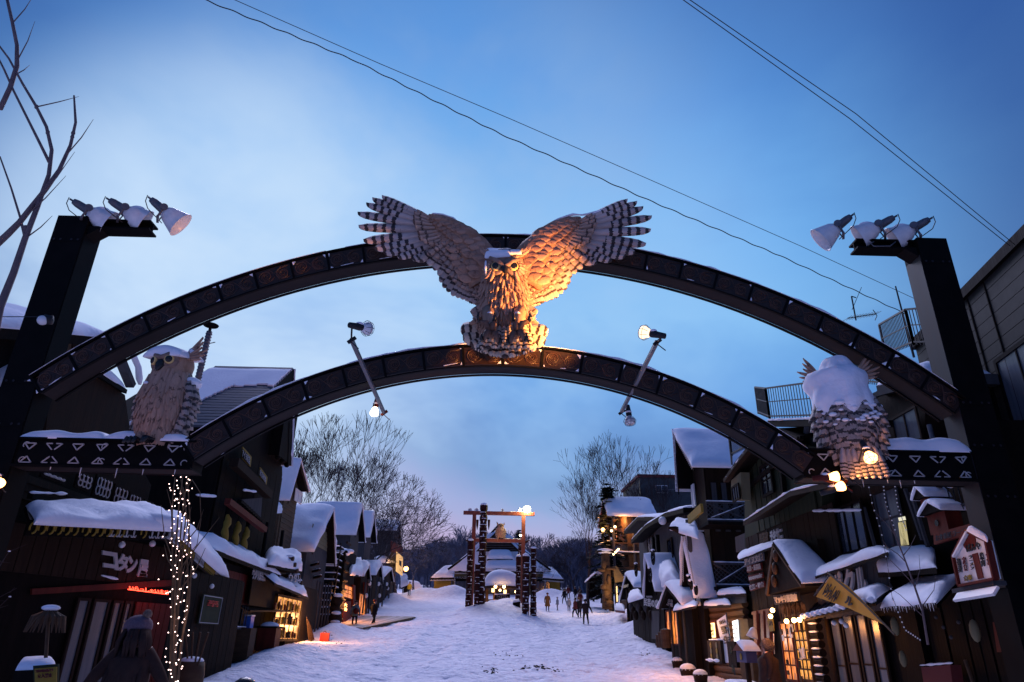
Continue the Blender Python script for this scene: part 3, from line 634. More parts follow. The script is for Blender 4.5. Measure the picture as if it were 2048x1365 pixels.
fr = random.Random(3); RXS, RYS = [.34, .43, .41, .39, .34, .27], [.22, .30, .33, .34, .32, .25]
for r in range(14):
    t_ = .05+.88*r/13; c_ = interp(BP, t_); rx = np.interp(t_*5, range(6), RXS); ry = np.interp(t_*5, range(6), RYS); t2_ = max(0, t_-.19); c2 = interp(BP, t2_); rx2 = np.interp(t2_*5, range(6), RXS); ry2 = np.interp(t2_*5, range(6), RYS)
    for i in range(15):
        th = math.pi*(-.98+.96*(i+.5*(r % 2))/14.5)+fr.uniform(-.04, .04); th2 = th+fr.uniform(-.09, .09)+.12*math.cos(th)*0
        a = c_+Vector((math.cos(th)*rx, math.sin(th)*ry, fr.uniform(-.03, .03)))*1.0; b = c2+Vector((math.cos(th2)*rx2*1.03, math.sin(th2)*ry2*1.10, -fr.uniform(0, .10)))
        feather('breast', a, b+Vector((math.cos(th)*.02, -.03, 0)), fr.uniform(.06, .10), (math.cos(th), math.sin(th), .05), owl, 'breast_feather', .14)
for s in (-1, 1):
    for i in range(6):
        a = oc(1018+s*(95+i*5), 640+i*30, 10.2); b = oc(1018+s*(150+i*9+(12 if i % 2 else 0)), 720+i*30, 10.28); feather('breast', a, b, .12, (s*.5, -1, 0), owl, 'breast_feather', .4)
    for i in range(3):
        a = oc(1018+s*120, 735+i*18, 10.2); b = oc(1018+s*(205-i*14), 800+i*22, 10.2); feather('covert', a, b, .13, (s*.3, -1, 0), owl, 'flank_feather', .4)
# head
hc = oc(1022, 492, 10.18)
MB().ball(hc+Vector((0, .06, 0)), .34, 22, (1.0, .8, .92)).build('head', M_face, owl, smooth=True)
for s in (-1, 1):
    ec = oc(1022+s*56, 506, 9.87)
    n_ = Vector((s*.25, -1, -.12)).normalized()
    MB().lathe(ec+n_*-.05, n_, [(0, .14), (.02, .15), (.035, .11), (.03, 0)], 20).build('facial_disc', M_face, owl, smooth=True)
    e_ = MB().lathe(ec, n_, [(-.03, .07), (0, .082), (.02, .074), (.03, .055), (.034, 0)], 18).build('eye', M_eye, owl, smooth=True)
    MB().lathe(ec+n_*.03, n_, [(-.01, .058), (.012, .054), (.02, .034), (.022, 0)], 16).build('pupil', M_black, owl, smooth=True)
    for k in range(5): feather('breast', oc(1022+s*(70+9*k), 448-k*3, 10.0), oc(1022+s*(112+12*k), 402-k*2+(k % 2)*8, 10.02+.03*k), .07, (0, -1, .4), owl, 'ear_tuft', .2)
    for k in range(7):
        an = -1.2+k*.42; feather('breast', ec+Vector((s*.10*math.cos(an), .01, .1*math.sin(an))), ec+Vector((s*.22*math.cos(an), .10, .22*math.sin(an)-.03)), .07, (s*.2, -1, 0), owl, 'face_feather', .15)
bk = MB(); bk.lathe(oc(1022, 500, 9.86), Vector((0, -.42, -1)), [(0, .03), (.03, .065), (.10, .06), (.17, .035), (.215, .005)], 12); bk.build('beak', M_black, owl, smooth=True)
bw = MB(); bw.tube([oc(930, 452, 9.9), oc(975, 472, 9.84), oc(1022, 510, 9.82), oc(1068, 478, 9.84), oc(1112, 462, 9.9)], [.03, .05, .045, .05, .03], 8); bw.build('brow', M_face, owl, smooth=True)
p0, p1, p2, p3 = oc(900, 440, 9.95), oc(1130, 430, 9.95), oc(1120, 395, 10.4), oc(905, 395, 10.4)
for v_ in (p2, p3): v_.z = hc.z+.32
snow_slab('head_snow', oc(905, 450, 9.95), oc(1055, 440, 9.95), p2+Vector((-.1, 0, 0)), p3, .13, owl, 18, 12, .5)
snow_slab('head_snow', oc(1050, 425, 9.97), oc(1125, 425, 9.97), p2+Vector((.06, 0, 0)), p2+Vector((-.2, 0, 0)), .08, owl, 10, 8, .5)
snow_line('face_snow', [oc(905, 470, 9.92), oc(903, 520, 9.9), oc(905, 560, 9.93)], .022, owl)
# tail fan behind, feet in front
for i, (a, b, w_) in enumerate([((960, 890), (748, 900), .30), ((960, 920), (762, 952), .30), ((960, 930), (810, 1000), .24), ((1080, 890), (1292, 918), .30), ((1080, 920), (1275, 975), .30), ((1070, 930), (1218, 1018), .22)]):
    feather('tail', oc(*a, 10.5), oc(*b, 10.42), w_, (0, -1, .1), owl, 'tail_feather', .8)
for i, (bx, by) in enumerate([(865, 1035), (888, 1045), (945, 1062), (985, 1070), (1025, 1076), (1068, 1070), (1108, 1060), (1150, 1048), (1180, 1030)]):
    feather('tail', oc(1018+(bx-1018)*.55, 905, 10.3), oc(bx, by, 10.12-.02*(4-abs(i-4))), .19, (0, -1, .1), owl, 'tail_feather', .5)
for r in range(2):
    for i in range(8):
        bx = 880+i*40+r*18; feather('tail', oc(1018+(bx-1018)*.7, 900-r*20, 10.12), oc(bx, 1015-r*38, 9.98), .15, (0, -1, .1), owl, 'tail_covert', .4)
for s in (-1, 1):
    lg = MB(); lg.tube([oc(1018+s*95, 780, 10.15), oc(1018+s*88, 840, 9.95), oc(1018+s*78, 905, 9.86), oc(1018+s*70, 945, 9.84)], [.12, .115, .085, .06], 12); lg.build('leg', M_owl, owl, smooth=True)
    for k, (tx, ty) in enumerate([(150, 850), (62, 855), (30, 985), (130, 965)]):
        m0 = oc(1018+s*78, 930, 9.8); e_ = oc(1018+s*tx, ty, 9.72); mid = (m0+e_)*.5+Vector((0, -.1, .05))
        f = MB().tube([m0, mid, e_], [.055, .05, .035], 9).build('toe', M_claw, owl, smooth=True)
        d = (e_-m0).normalized(); MB().tube([e_, e_+d*.05+Vector((0, -.03, .04)), e_+d*.03+Vector((0, -.05, .13))], [.036, .028, .004], 8).build('claw', M_black, owl, smooth=True)
    snow_line('foot_snow', [oc(1018+s*85-20, 800, 9.93), oc(1018+s*85, 795, 9.9), oc(1018+s*85+20, 810, 9.93)], .055, owl)
    snow_line('foot_snow', [oc(1018+s*60-12, 862, 9.74), oc(1018+s*90, 868, 9.72), oc(1018+s*115, 852, 9.72)], .045, owl)

def sitting_owl(name, label, base, H, facing, back=False):
    """perched owl ~H tall, facing = unit vector in the ground plane"""
    base = Vector(base); t = thing(name, label, 'owl statue', base, 'carved owls perched on the arch beams')
    f = Vector(facing).normalized(); sd = Vector((f.y, -f.x, 0)) ; k = H/1.7
    prof = [(0, .23, .22), (.12, .30, .27), (.35, .37, .34), (.65, .42, .38), (.95, .42, .37), (1.15, .36, .32), (1.28, .31, .30), (1.42, .34, .30), (1.55, .31, .28), (1.63, .20, .20), (1.66, .06, .06)]
    def surf(a, h):
        rx = np.interp(h, [q[0] for q in prof], [q[1] for q in prof]); ry = np.interp(h, [q[0] for q in prof], [q[2] for q in prof])
        return base + (sd*(math.cos(a)*rx) + f*(math.sin(a)*ry) + Z3*h)*k
    m = 34; n = 28; V = []
    for i in range(m):
        h = 1.66*i/(m-1)
        for j in range(n):
            p = surf(2*math.pi*j/n, h); V.append(p + (p-base-Z3*h*k)*(.08*nz(p, 5)))
    F = [(i*n+j, i*n+(j+1) % n, (i+1)*n+(j+1) % n, (i+1)*n+j) for i in range(m-1) for j in range(n)] + [tuple(range(n)), tuple((m-1)*n+j for j in range(n-1, -1, -1))]
    # orientation depends on handedness of (sd, f, z)
    if sd.cross(f).z < 0: F = [q[::-1] for q in F]
    MB().add(V, F).build('body', M_owl, t, smooth=True)
    rr = random.Random(5)
    def outw(a): return (sd*math.cos(a)+f*math.sin(a))
    rows = 9
    for r in range(rows):
        h = 1.24-1.06*r/(rows-1)
        for j in range(17):
            a = math.pi*(.0+1.0*(j+.5*(r % 2))/16.5) + rr.uniform(-.04, .04); o = outw(a)
            h1 = h + rr.uniform(-.05, .05); p = surf(a, h1) + o*.012; q = surf(a+rr.uniform(-.12, .12), max(-.03, h1-.36-rr.uniform(0, .18))) + o*.035
            feather('breast', p, q, rr.uniform(.07, .115)*k, o, t, 'breast_feather', .09)
    for r in range(9):
        h = 1.26-1.08*r/8
        for j in range(12):
            a = math.pi*(1.03+.94*(j+.5*(r % 2))/11.5)+rr.uniform(-.05, .05); o = outw(a); h2 = h+rr.uniform(-.07, .07); p = surf(a, h2) + o*.005; q = surf(a+(j-5.5)*-.02, max(-.05, h2-.30-rr.uniform(0, .08))) + o*.045
            feather('back', p, q, rr.uniform(.12, .16)*k, o+Z3*.02, t, 'back_feather', .08)
    for s in (-1, 1):      # folded wings
        V = []
        wa = math.pi*.5 - s*math.pi*.55
        for r in range(6):
            for j in range(3):
                a = wa + s*(-.28+.28*j); h = 1.1-.15*r; o = outw(a); feather('back', surf(a, h)+o*.06, surf(a, max(-.12, h-.34))+o*.11, .14*k, o, t, 'wing_feather', .35)
        for j in range(4):
            a = wa + s*(.30-.16*j); o = outw(a); feather('primary', surf(a, .62)+o*.07, surf(a, 0)+o*.09 - Z3*.16, .11*k, o, t, 'primary_feather', .5)
        # ear tufts sweep sideways
        for q in range(6):
            a0 = surf(math.pi/2 - s*math.pi*.42, 1.52); d = (sd*s*(1 if True else 0)*(.9-.08*q) + Z3*(-.1+.16*q) - f*.1).normalized()
            feather('breast', a0 + Z3*(.025*q-.02)*k, a0 + d*(.20+.03*(q % 3))*k*(1.35 if (s < 0 or back) and H > 1.5 else .55) + Z3*.02*q, .06*k, f if not back else -f, t, 'ear_tuft', .2)
        ec = surf(math.pi/2 - s*.42, 1.42); nn = (f + sd*s*.42 - Z3*.1).normalized()
        MB().lathe(ec-nn*.03, nn, [(0, .15*k), (.03, .155*k), (.05, .11*k), (.045, 0)], 20).build('facial_disc', M_face, t, smooth=True)
        MB().lathe(ec+nn*.01, nn, [(0, .075*k), (.03, .08*k), (.045, .06*k), (.05, 0)], 18).build('eye', M_eye, t, smooth=True)
        MB().lathe(ec+nn*.055, nn, [(-.01, .060*k), (.008, .056*k), (.016, .03*k), (.018, 0)], 16).build('pupil', M_black, t, smooth=True)
        for q in range(3):
            b0 = base + (sd*s*(.13+.05*(q-1)) + f*.28 + Z3*.02)*k; MB().tube([b0, b0+f*.12*k+Z3*.02+sd*(q-1)*.03, b0+f*.17*k-Z3*.07+sd*(q-1)*.04], [.05*k, .042*k, .02*k], 8).build('toe', M_black, t, smooth=True)
    bc = surf(math.pi/2, 1.37); MB().lathe(bc-f*.02, f*.5-Z3, [(-.1*k, .03*k), (-.03*k, .085*k), (.07*k, .08*k), (.16*k, .03*k), (.19*k, .004)], 12).build('beak', M_black, t, smooth=True)
    bt = surf(math.pi/2, 1.5); l_ = surf(math.pi/2+.95, 1.52); r_ = surf(math.pi/2-.95, 1.52)
    MB().tube([l_, (l_+bt)*.5+f*.07, bt+f*.035-Z3*.05, (r_+bt)*.5+f*.07, r_], [.03*k, .05*k, .05*k, .05*k, .03*k], 8).build('brow', M_face, t, smooth=True)
    return t, surf, f, sd, k
bl = Vector((-5.74, 11.2, 4.47))
lo, surf, f, sd, k = sitting_owl('perched_owl_statue', 'carved owl on the left beam, facing the camera with yellow eyes and snowy brow', bl, 1.72, (-.26, -1, 0))
top = bl + Z3*1.60*k
a, b = -sd*.36*k, sd*.40*k
snow_slab('head_snow', top+a+f*.33*k-Z3*.12, top+b+f*.30*k-Z3*.08, top+b-f*.28*k, top+a-f*.28*k, .17, lo, 18, 12, .6)
MB().ball(top+a*.95+Z3*.05, .09, 10).build('head_snow', M_snow, lo, smooth=True)
for s in (-1, 1): MB().ball(bl+(sd*s*.34-f*.12+Z3*1.12)*k, .17*k, 12, (1, 1, .62)).build('shoulder_snow', M_snow, lo, smooth=True)
MB().ball(surf(math.pi*.42, .98)+f*.06, .035, 8, (1.3, .6, .7)).build('snow_fleck', M_snow, lo, smooth=True)
br = Vector((5.93, 11.12, 4.34))
ro, surf, f, sd, k = sitting_owl('perched_owl_statue', 'carved owl on the right beam, seen from behind under a thick snow cap', br, 1.82, (.25, 1, 0), True)
V = []; n = 48; mm = 20                 # one thick snow mantle over head and shoulders
for i in range(mm):
    t_ = i/(mm-1)
    for j in range(n):
        a = 2*math.pi*j/n; h = 1.86-1.06*t_**1.1; bk_ = math.sin(a) < .3
        low = .0 if not bk_ else (.22*nz((math.cos(a)*2, math.sin(a)*2, 1.5)) + .14*nz((math.cos(a)*6, math.sin(a)*6, .5)))
        h = h - (low*t_ if bk_ else -.55*t_)
        p = surf(a, min(h, 1.64)); c = Vector((br.x, br.y, p.z)); rad = (p-c)*(1 if i else .02)
        fl_ = (.17+.05*math.cos(a)*(-1)+.04*max(0, 1-abs(t_-.38)*3)) if bk_ else .05
        wv = math.sin(math.pi*min(1, t_*1.05))**.5 if t_ > .5 else 1
        q = c + rad*(min(1, (t_*2.6)**.55)) + rad.normalized()*fl_*wv*(.8+.5*nz(p, 3)) if rad.length > 1e-4 else c
        q.z = br.z + h*k + .04*nz(p, 4); V.append(q)
F = [(i*n+j, (i+1)*n+j, (i+1)*n+(j+1) % n, i*n+(j+1) % n) for i in range(mm-1) for j in range(n)] + [tuple(range(n-1, -1, -1))]
MB().add(V, F).build('head_snow', M_snow, ro, smooth=True)
fl2 = random.Random(6)
for j in range(34):
    a = math.pi*1.5+fl2.uniform(-1.3, 1.3); hh = fl2.uniform(.62, .98); p = surf(a, hh); rd = (p-Vector((br.x, br.y, p.z))).normalized(); MB().ball(p+rd*.055, fl2.uniform(.02, .07)*(1.2-(.98-hh)*1.6), 7, (1.3, 1, .6)).build('snow_fleck', M_snow, ro, smooth=True)
for j in range(7):                     # tail hanging below the beam
    a0 = br + (-f*.30 + sd*(j-3)*.075 + Z3*.25)*k; feather('primary', a0, a0 + (-f*.16 + sd*(j-3)*.02 - Z3*.52)*k, .14, -f, ro, 'tail_feather', .5)

# ------------------------------------------------------------------ overhead cables
def cable(pts, r, label, wob=0, hang='overhead cable', tgt=None):
    P = []
    for i in range(len(pts)-1):
        for kk in range(16): P.append(Vector(pts[i]).lerp(Vector(pts[i+1]), kk/16))
    P.append(Vector(pts[-1]))
    if wob:
        d = (P[-1]-P[0]).normalized(); a = d.orthogonal().normalized(); b = d.cross(a); s_ = 0; Q = []
        tot = sum((P[i+1]-P[i]).length for i in range(len(P)-1)); nn = int(tot/.07); 
        for i in range(nn+1):
            p = interp(P, i/nn); w_ = i*.07*2*math.pi/.62; Q.append(p+(a*math.cos(w_)+b*math.sin(w_))*wob)
        P = Q
    tag(MB().tube(P, r, 5).build('cable', M_cable), label, 'cable', 'overhead cables')
cable([PY(395, -6, 9), PY(710, 122, 9.9), PY(1000, 268, 10.9), PY(1300, 402, 12.2), PY(1560, 512, 13.8), PY(1815, 630, 15.8)], .011, 'lower coiled cable running from the top left down to the rooftop railing', .010)
cable([PY(460, -4, 10.5), PY(760, 128, 11.5), PY(1020, 238, 12.5), PY(1300, 360, 14), PY(1600, 492, 15.7), PY(1860, 612, 17.5)], .008, 'thin straight cable just above the coiled one')
cable([PY(1355, -8, 8), PY(1700, 238, 9.6), PY(2020, 492, 12.0)], .008, 'lower cable of the pair crossing the top right corner')
cable([PY(1368, -8, 8.1), PY(1712, 228, 9.7), PY(2030, 490, 12.2)], .008, 'upper cable of the pair crossing the top right corner')
# bare stems close to the camera at the top left
st = thing('bare_sapling', 'bare slender stems reaching up at the left edge against the sky', 'sapling', (-5.2, 6.2, 0))
def pc(x, y): return PY(x*.4545, y*.4545, 6.2)
for P, r in (([(-80, 1700), (0, 1350), (60, 1200), (110, 1050), (165, 910), (215, 770), (228, 660), (205, 560), (160, 470), (100, 370), (40, 260), (-20, 180)], [.05, .038, .034, .03, .026, .022, .02, .018, .016, .014, .012, .01]),
             ([(-30, 1090), (30, 1035), (85, 980), (140, 910), (200, 835), (260, 750), (310, 640), (333, 540), (326, 422)], [.036, .034, .03, .028, .026, .022, .018, .015, .010]),
             ([(0, 480), (45, 385), (75, 290), (75, 200), (55, 100), (30, -10)], [.028, .028, .026, .022, .02, .018]),
             ([(217, 715), (180, 640), (130, 540), (60, 400), (20, 310), (-10, 250)], [.018, .016, .014, .013, .012, .010]),
             ([(108, 1040), (90, 960), (50, 830), (0, 690)], [.014, .012, .010, .008])):
    MB().tube([pc(*p) for p in P], r, 7).build('stem', M_twig, st, smooth=True)
sg = random.Random(21)
for P in ([(60, 1200), (110, 1050), (165, 910), (215, 770), (228, 660), (205, 560), (160, 470)], [(30, 1035), (85, 980), (140, 910), (200, 835), (260, 750), (310, 640), (333, 540)], [(45, 385), (75, 290), (75, 200), (55, 100)]):
    for i in range(9):
        q = interp([pc(*p) for p in P], sg.random()); MB().ball(q, sg.uniform(.014, .024), 7, (1, 1, 1.5)).build('bud', M_twig, st, smooth=True)
        if i % 3 == 0: d_ = V3_(sg.uniform(-.3, .5), sg.uniform(-.2, .2), sg.uniform(.2, .6)); MB().tube([q, q+d_*.5+V3_(.02, 0, 0), q+d_], [.008, .006, .002], 5).build('twig', M_twig, st, smooth=True)
mb = MB(); mb.prism([pc(98, 1000), pc(124, 998), pc(110, 1050)], (0, -.03, 0)); mb.build('leaf', M_twig, st)
# ------------------------------------------------------------------ building helpers
def V3(x, y, z): return Vector((x, y, z))
def boards(parent, a, b, zb, zt, nrm, wd, m, name='plank', th=.03, gap=.012, label=None):
    """vertical boards between plan points a and b; zb, zt are numbers or functions of 0..1"""
    a = Vector((*a, 0)); b = Vector((*b, 0)); L_ = (b-a).length; n = max(1, round(L_/wd)); nrm = Vector((*nrm, 0)).normalized(); u = (b-a).normalized()
    fb = zb if callable(zb) else (lambda t: zb); ft = zt if callable(zt) else (lambda t: zt)
    for i in range(n):
        t0, t1 = i/n, (i+1)/n; p = a.lerp(b, t0)+u*gap/2; q = a.lerp(b, t1)-u*gap/2; h = th*(.7+.5*rnd.random())
        if ft(t0)-fb(t0) < .05 and ft(t1)-fb(t1) < .05: continue
        MB().prism([p+Z3*fb(t0), q+Z3*fb(t1), q+Z3*max(fb(t1)+.02, ft(t1)), p+Z3*max(fb(t0)+.02, ft(t0))], nrm*h).build(name, m, parent)
def laps(parent, a, b, z0, z1, nrm, hh, m, name='siding_board', th=.03, rndz=0):
    a = Vector((*a, 0)); b = Vector((*b, 0)); nrm = Vector((*nrm, 0)).normalized(); n = max(1, round((z1-z0)/hh)); me = None
    for i in range(n):
        za = z0+(z1-z0)*i/n; zc = z0+(z1-z0)*(i+1)/n
        mb = MB().add([a+Z3*za+nrm*th, b+Z3*za+nrm*th, b+Z3*(zc-.008)+nrm*th*.3, a+Z3*(zc-.008)+nrm*th*.3, a+Z3*za, b+Z3*za, b+Z3*(zc-.008), a+Z3*(zc-.008)], [(0, 1, 2, 3), (7, 6, 5, 4), (0, 4, 5, 1), (1, 5, 6, 2), (2, 6, 7, 3), (3, 7, 4, 0)])
        mb.build(name, m, parent)
def logs(parent, a, b, z0, z1, r, m, name='log', ext=.15):
    a = Vector((*a, 0)); b = Vector((*b, 0)); u = (b-a).normalized(); n = max(1, round((z1-z0)/(1.85*r)))
    for i in range(n): MB().tube([a-u*ext+Z3*(z0+(i+.5)*(z1-z0)/n), a.lerp(b, .5)+Z3*(z0+(i+.5)*(z1-z0)/n), b+u*ext+Z3*(z0+(i+.5)*(z1-z0)/n)], r, 9).build(name, m, parent, smooth=False)
def window(parent, a, b, z0, z1, nrm, glass, cols=2, rows=1, fm=None, fw_=.06, label=None, sill=False, name='window'):
    """frame as the part, panes and glazing bars below it; a, b plan points"""
    fm = fm or M_white; a = Vector((*a, 0)); b = Vector((*b, 0)); nrm = Vector((*nrm, 0)).normalized(); u = (b-a).normalized(); L_ = (b-a).length
    mb = MB(); o = nrm*.03
    def strip(p, q, r_, s_): mb.prism([p, q, r_, s_], nrm*.05)
    A, B = a+o, b+o
    strip(A+Z3*z0, B+Z3*z0, B+Z3*(z0+fw_), A+Z3*(z0+fw_)); strip(A+Z3*(z1-fw_), B+Z3*(z1-fw_), B+Z3*z1, A+Z3*z1)
    strip(A+Z3*(z0+fw_), A+u*fw_+Z3*(z0+fw_), A+u*fw_+Z3*(z1-fw_), A+Z3*(z1-fw_)); strip(B-u*fw_+Z3*(z0+fw_), B+Z3*(z0+fw_), B+Z3*(z1-fw_), B-u*fw_+Z3*(z1-fw_))
    if sill: mb.prism([A-u*.05+Z3*(z0-.04), B+u*.05+Z3*(z0-.04), B+u*.05+Z3*(z0-.002), A-u*.05+Z3*(z0-.002)], nrm*.10)
    fr_ = mb.build(name, fm, parent, label=label)
    il = L_-2*fw_; ih = z1-z0-2*fw_; g = .02
    for i in range(cols):
        for j in range(rows):
            p = a+u*(fw_+il*i/cols+(g if i else 0))+nrm*.045; q = a+u*(fw_+il*(i+1)/cols-(g if i < cols-1 else 0))+nrm*.045; za = z0+fw_+ih*j/rows+(g if j else 0); zc = z0+fw_+ih*(j+1)/rows-(g if j < rows-1 else 0)
            MB().prism([p+Z3*za, q+Z3*za, q+Z3*zc, p+Z3*zc], -nrm*.012).build('pane', glass, fr_)
    if cols > 1 or rows > 1:
        mb = MB()
        for i in range(1, cols): p = a+u*(fw_+il*i/cols)+nrm*.035; mb.prism([p-u*g+Z3*(z0+fw_), p+u*g+Z3*(z0+fw_), p+u*g+Z3*(z1-fw_), p-u*g+Z3*(z1-fw_)], nrm*.035)
        for j in range(1, rows): z = z0+fw_+ih*j/rows; mb.prism([a+u*fw_+nrm*.037+Z3*(z-g), b-u*fw_+nrm*.037+Z3*(z-g), b-u*fw_+nrm*.037+Z3*(z+g), a+u*fw_+nrm*.037+Z3*(z+g)], nrm*.029)
        mb.build('glazing_bar', fm, fr_)
    return fr_
def winX(parent, X, tl, br, nx, glass, **k):
    """window on the plane x=X from two picture corners; nx = side it faces"""
    p = PX(*tl, X); q = PX(*br, X); y0, y1 = sorted((p.y, q.y)); z0, z1 = sorted((p.z, q.z))
    return window(parent, (X, y0), (X, y1), z0, z1, (nx, 0), glass, **k)
def winY(parent, Y, tl, br, glass, **k):
    p = PY(*tl, Y); q = PY(*br, Y); x0, x1 = sorted((p.x, q.x)); z0, z1 = sorted((p.z, q.z))
    return window(parent, (x0, Y), (x1, Y), z0, z1, (0, -1), glass, **k)
def qX(X, *pts): return [PX(*p, X) for p in pts]
def qY(Y, *pts): return [PY(*p, Y) for p in pts]
def shell(s, X, ov, back, yn, yf, zb, zn, apex, zf, m, parent, name='wall'):
    """house body: street wall at X+s*ov, going back to X+s*back"""
    x0, x1 = X+s*ov, X+s*back
    return MB().prism([(x0, yn, zb), (x0, yf, zb), (x0, yf, zf), (x0, apex[0], apex[1]), (x0, yn, zn)], (x1-x0, 0, 0)).build(name, m, parent)
def gable_house(name, label, cat, s, X, apex, near, far, depth, zb, m, ov=.5, t=.35, board=None, bm=None, group=None, roofm=None, verge=None, near_in=.5, far_in=.4, lump=.3, sag=.06, nearwall=None, snow=True):
    """gable to the street. apex, near, far are (y, z) of the front verge"""
    r = thing(name, label, cat, (X+s*1.5, (near[0]+far[0])/2, zb), group)
    far_in = min(far_in, .4*(far[0]-apex[0])); near_in = min(near_in, .4*(apex[0]-near[0]))
    sl = (apex[1]-near[1])/(apex[0]-near[0]); sf = (apex[1]-far[1])/(far[0]-apex[0])
    yn = near[0]+near_in; yf = far[0]-far_in; zn = near[1]+sl*near_in-.18; zf = far[1]+sf*far_in-.18
    shell(s, X, ov, depth-.3, yn, yf, zb-.6, zn, (apex[0], apex[1]-.18), zf, m, r)
    x0, x1 = X, X+s*depth; rm = roofm or M_dark
    def slab(a, b, nm):
        d = Vector((0, b[0]-a[0], b[1]-a[1])).normalized(); nn = Vector((0, -d.z, d.y)); nn = nn if nn.z > 0 else -nn
        MB().prism([(x0, a[0], a[1]), (x1, a[0], a[1]), (x1, b[0], b[1]), (x0, b[0], b[1])], -nn*.14).build(nm, rm, r)
        o = x0 - s*.012
        MB().prism([(o, a[0], a[1]), (o, b[0], b[1]), (o, b[0], b[1]-.26), (o, a[0], a[1]-.26)], (s*.05, 0, 0)).build('verge_board', verge or rm, r)
    slab(near, apex, 'roof_slope'); slab(apex, far, 'roof_slope')
    if snow:
        snow_slab('roof_snow', (x0-s*.10, near[0]-.12, near[1]-.06), (x1, near[0]-.12, near[1]-.06), (x1, apex[0]+.05, apex[1]+.02), (x0-s*.10, apex[0]+.05, apex[1]+.02), t, r, 22, 18, lump, sag)
        snow_slab('roof_snow', (x0-s*.10, far[0]+.1, far[1]-.05), (x1, far[0]+.1, far[1]-.05), (x1, apex[0]-.05, apex[1]+.02), (x0-s*.10, apex[0]-.05, apex[1]+.02), t, r, 14, 12, lump, sag)
    if board:
        x = X+s*ov
        def zt(tt):
            y = yn+(yf-yn)*tt; return (zn+(apex[1]-.18-zn)*(y-yn)/(apex[0]-yn) if y < apex[0] else zf+(apex[1]-.18-zf)*(yf-y)/(yf-apex[0]))-.02
        boards(r, (x, yn), (x, yf), zb-.3, zt, (-s, 0), board, bm or m)
        boards(r, (x+s*.02, yn), (X+s*(depth-.4), yn), (nearwall or zb)-.3, zn-.03, (0, -1), board*1.3, bm or m)
    return r
def canopy(name, label, cat, pts, t, zd=None, m=None, group=None, parent=None, th=.12, under=True, nu=18, nv=10, lump=.45):
    """sloping canopy slab p0 p1 = eave, p2 p3 = wall side, with snow on it"""
    pts = [Vector(p) for p in pts]
    r = parent or thing(name, label, cat, sum(pts, Vector())/4 - Z3*.3, group)
    MB().prism(pts, (0, 0, -th)).build('canopy', m or M_dark, r)
    snow_slab('roof_snow', *pts, t, r, nu, nv, lump, .04)
    return r
def post(parent, p, z0, z1, r, m, name='post', n=8): return MB().tube([(p[0], p[1], z0), (p[0]+.01, p[1], (z0+z1)/2), (p[0], p[1], z1)], [r, r*.97, r*.9], n).build(name, m, parent, smooth=True)
def icicle_row(parent, a, b, n, l=.15):
    mb = MB(); a = Vector(a); b = Vector(b)
    for i in range(n):
        p = a.lerp(b, (i+rnd.random())/n); mb.tube([p, p-Z3*l*rnd.uniform(.3, 1.3)], [.012, .002], 4)
    tag(mb.build('icicles', M_white, parent), kind='stuff')
def lettering(s, tl, tr, bl, X=None, Y=None, m=None, parent=None, **k):
    f_ = (lambda p: PX(*p, X)) if X is not None else (lambda p: PY(*p, Y))
    return text(s, f_(tl), f_(tr), f_(bl), m or M_text, parent, **k)
def xrail(parent, a, b, z0, z1, m=None, snowy=True, lattice=True, w_=.05):
    a = Vector((*a, 0)); b = Vector((*b, 0)); m = m or M_grey
    MB().bar(a+Z3*z1, b+Z3*z1, .07).build('top_rail', m, parent); MB().bar(a+Z3*z0, b+Z3*z0, .07).build('bottom_rail', m, parent)
    mid = (a+b)/2
    MB().bar(a+Z3*z0, b+Z3*z1, w_).build('brace', m, parent); MB().bar(a+Z3*z1+Vector((0, .03, 0)), b+Z3*z0+Vector((0, .03, 0)), w_).build('brace', m, parent)
    if lattice:
        mb = MB(); n = int((b-a).length/.16); d = (b-a)/n
        for i in range(n):
            for (q0, q1) in ((a+d*i+Z3*z0, a+d*(i+1)+Z3*(z0+.16)),):
                k = 0
                while z0+.16*(k+1) <= z1: mb.bar(q0+Z3*.16*k+Vector((0, .05, 0)), q1+Z3*.16*k+Vector((0, .05, 0)), .02); mb.bar(a+d*(i+1)+Z3*(z0+.16*k)+Vector((0, .06, 0)), a+d*i+Z3*(z0+.16*(k+1))+Vector((0, .06, 0)), .02); k += 1
        tag(mb.build('lattice', m, parent), kind='stuff')
    if snowy:
        snow_line('rail_snow', [a+Z3*(z1+.06), b+Z3*(z1+.06)], .05, parent)
        snow_line('rail_snow', [a.lerp(b, .08)+Z3*(z0+(z1-z0)*.12+.03), a.lerp(b, .9)+Z3*(z0+(z1-z0)*.9+.03)], .03, parent)
        snow_line('rail_snow', [a+Z3*(z0+.05), b+Z3*(z0+.05)], .045, parent)

# ------------------------------------------------------------------ left row of shops
XL = -10.3
M_redp = mat('bright_red_plastic', (.6, .02, .012), rough=.45)
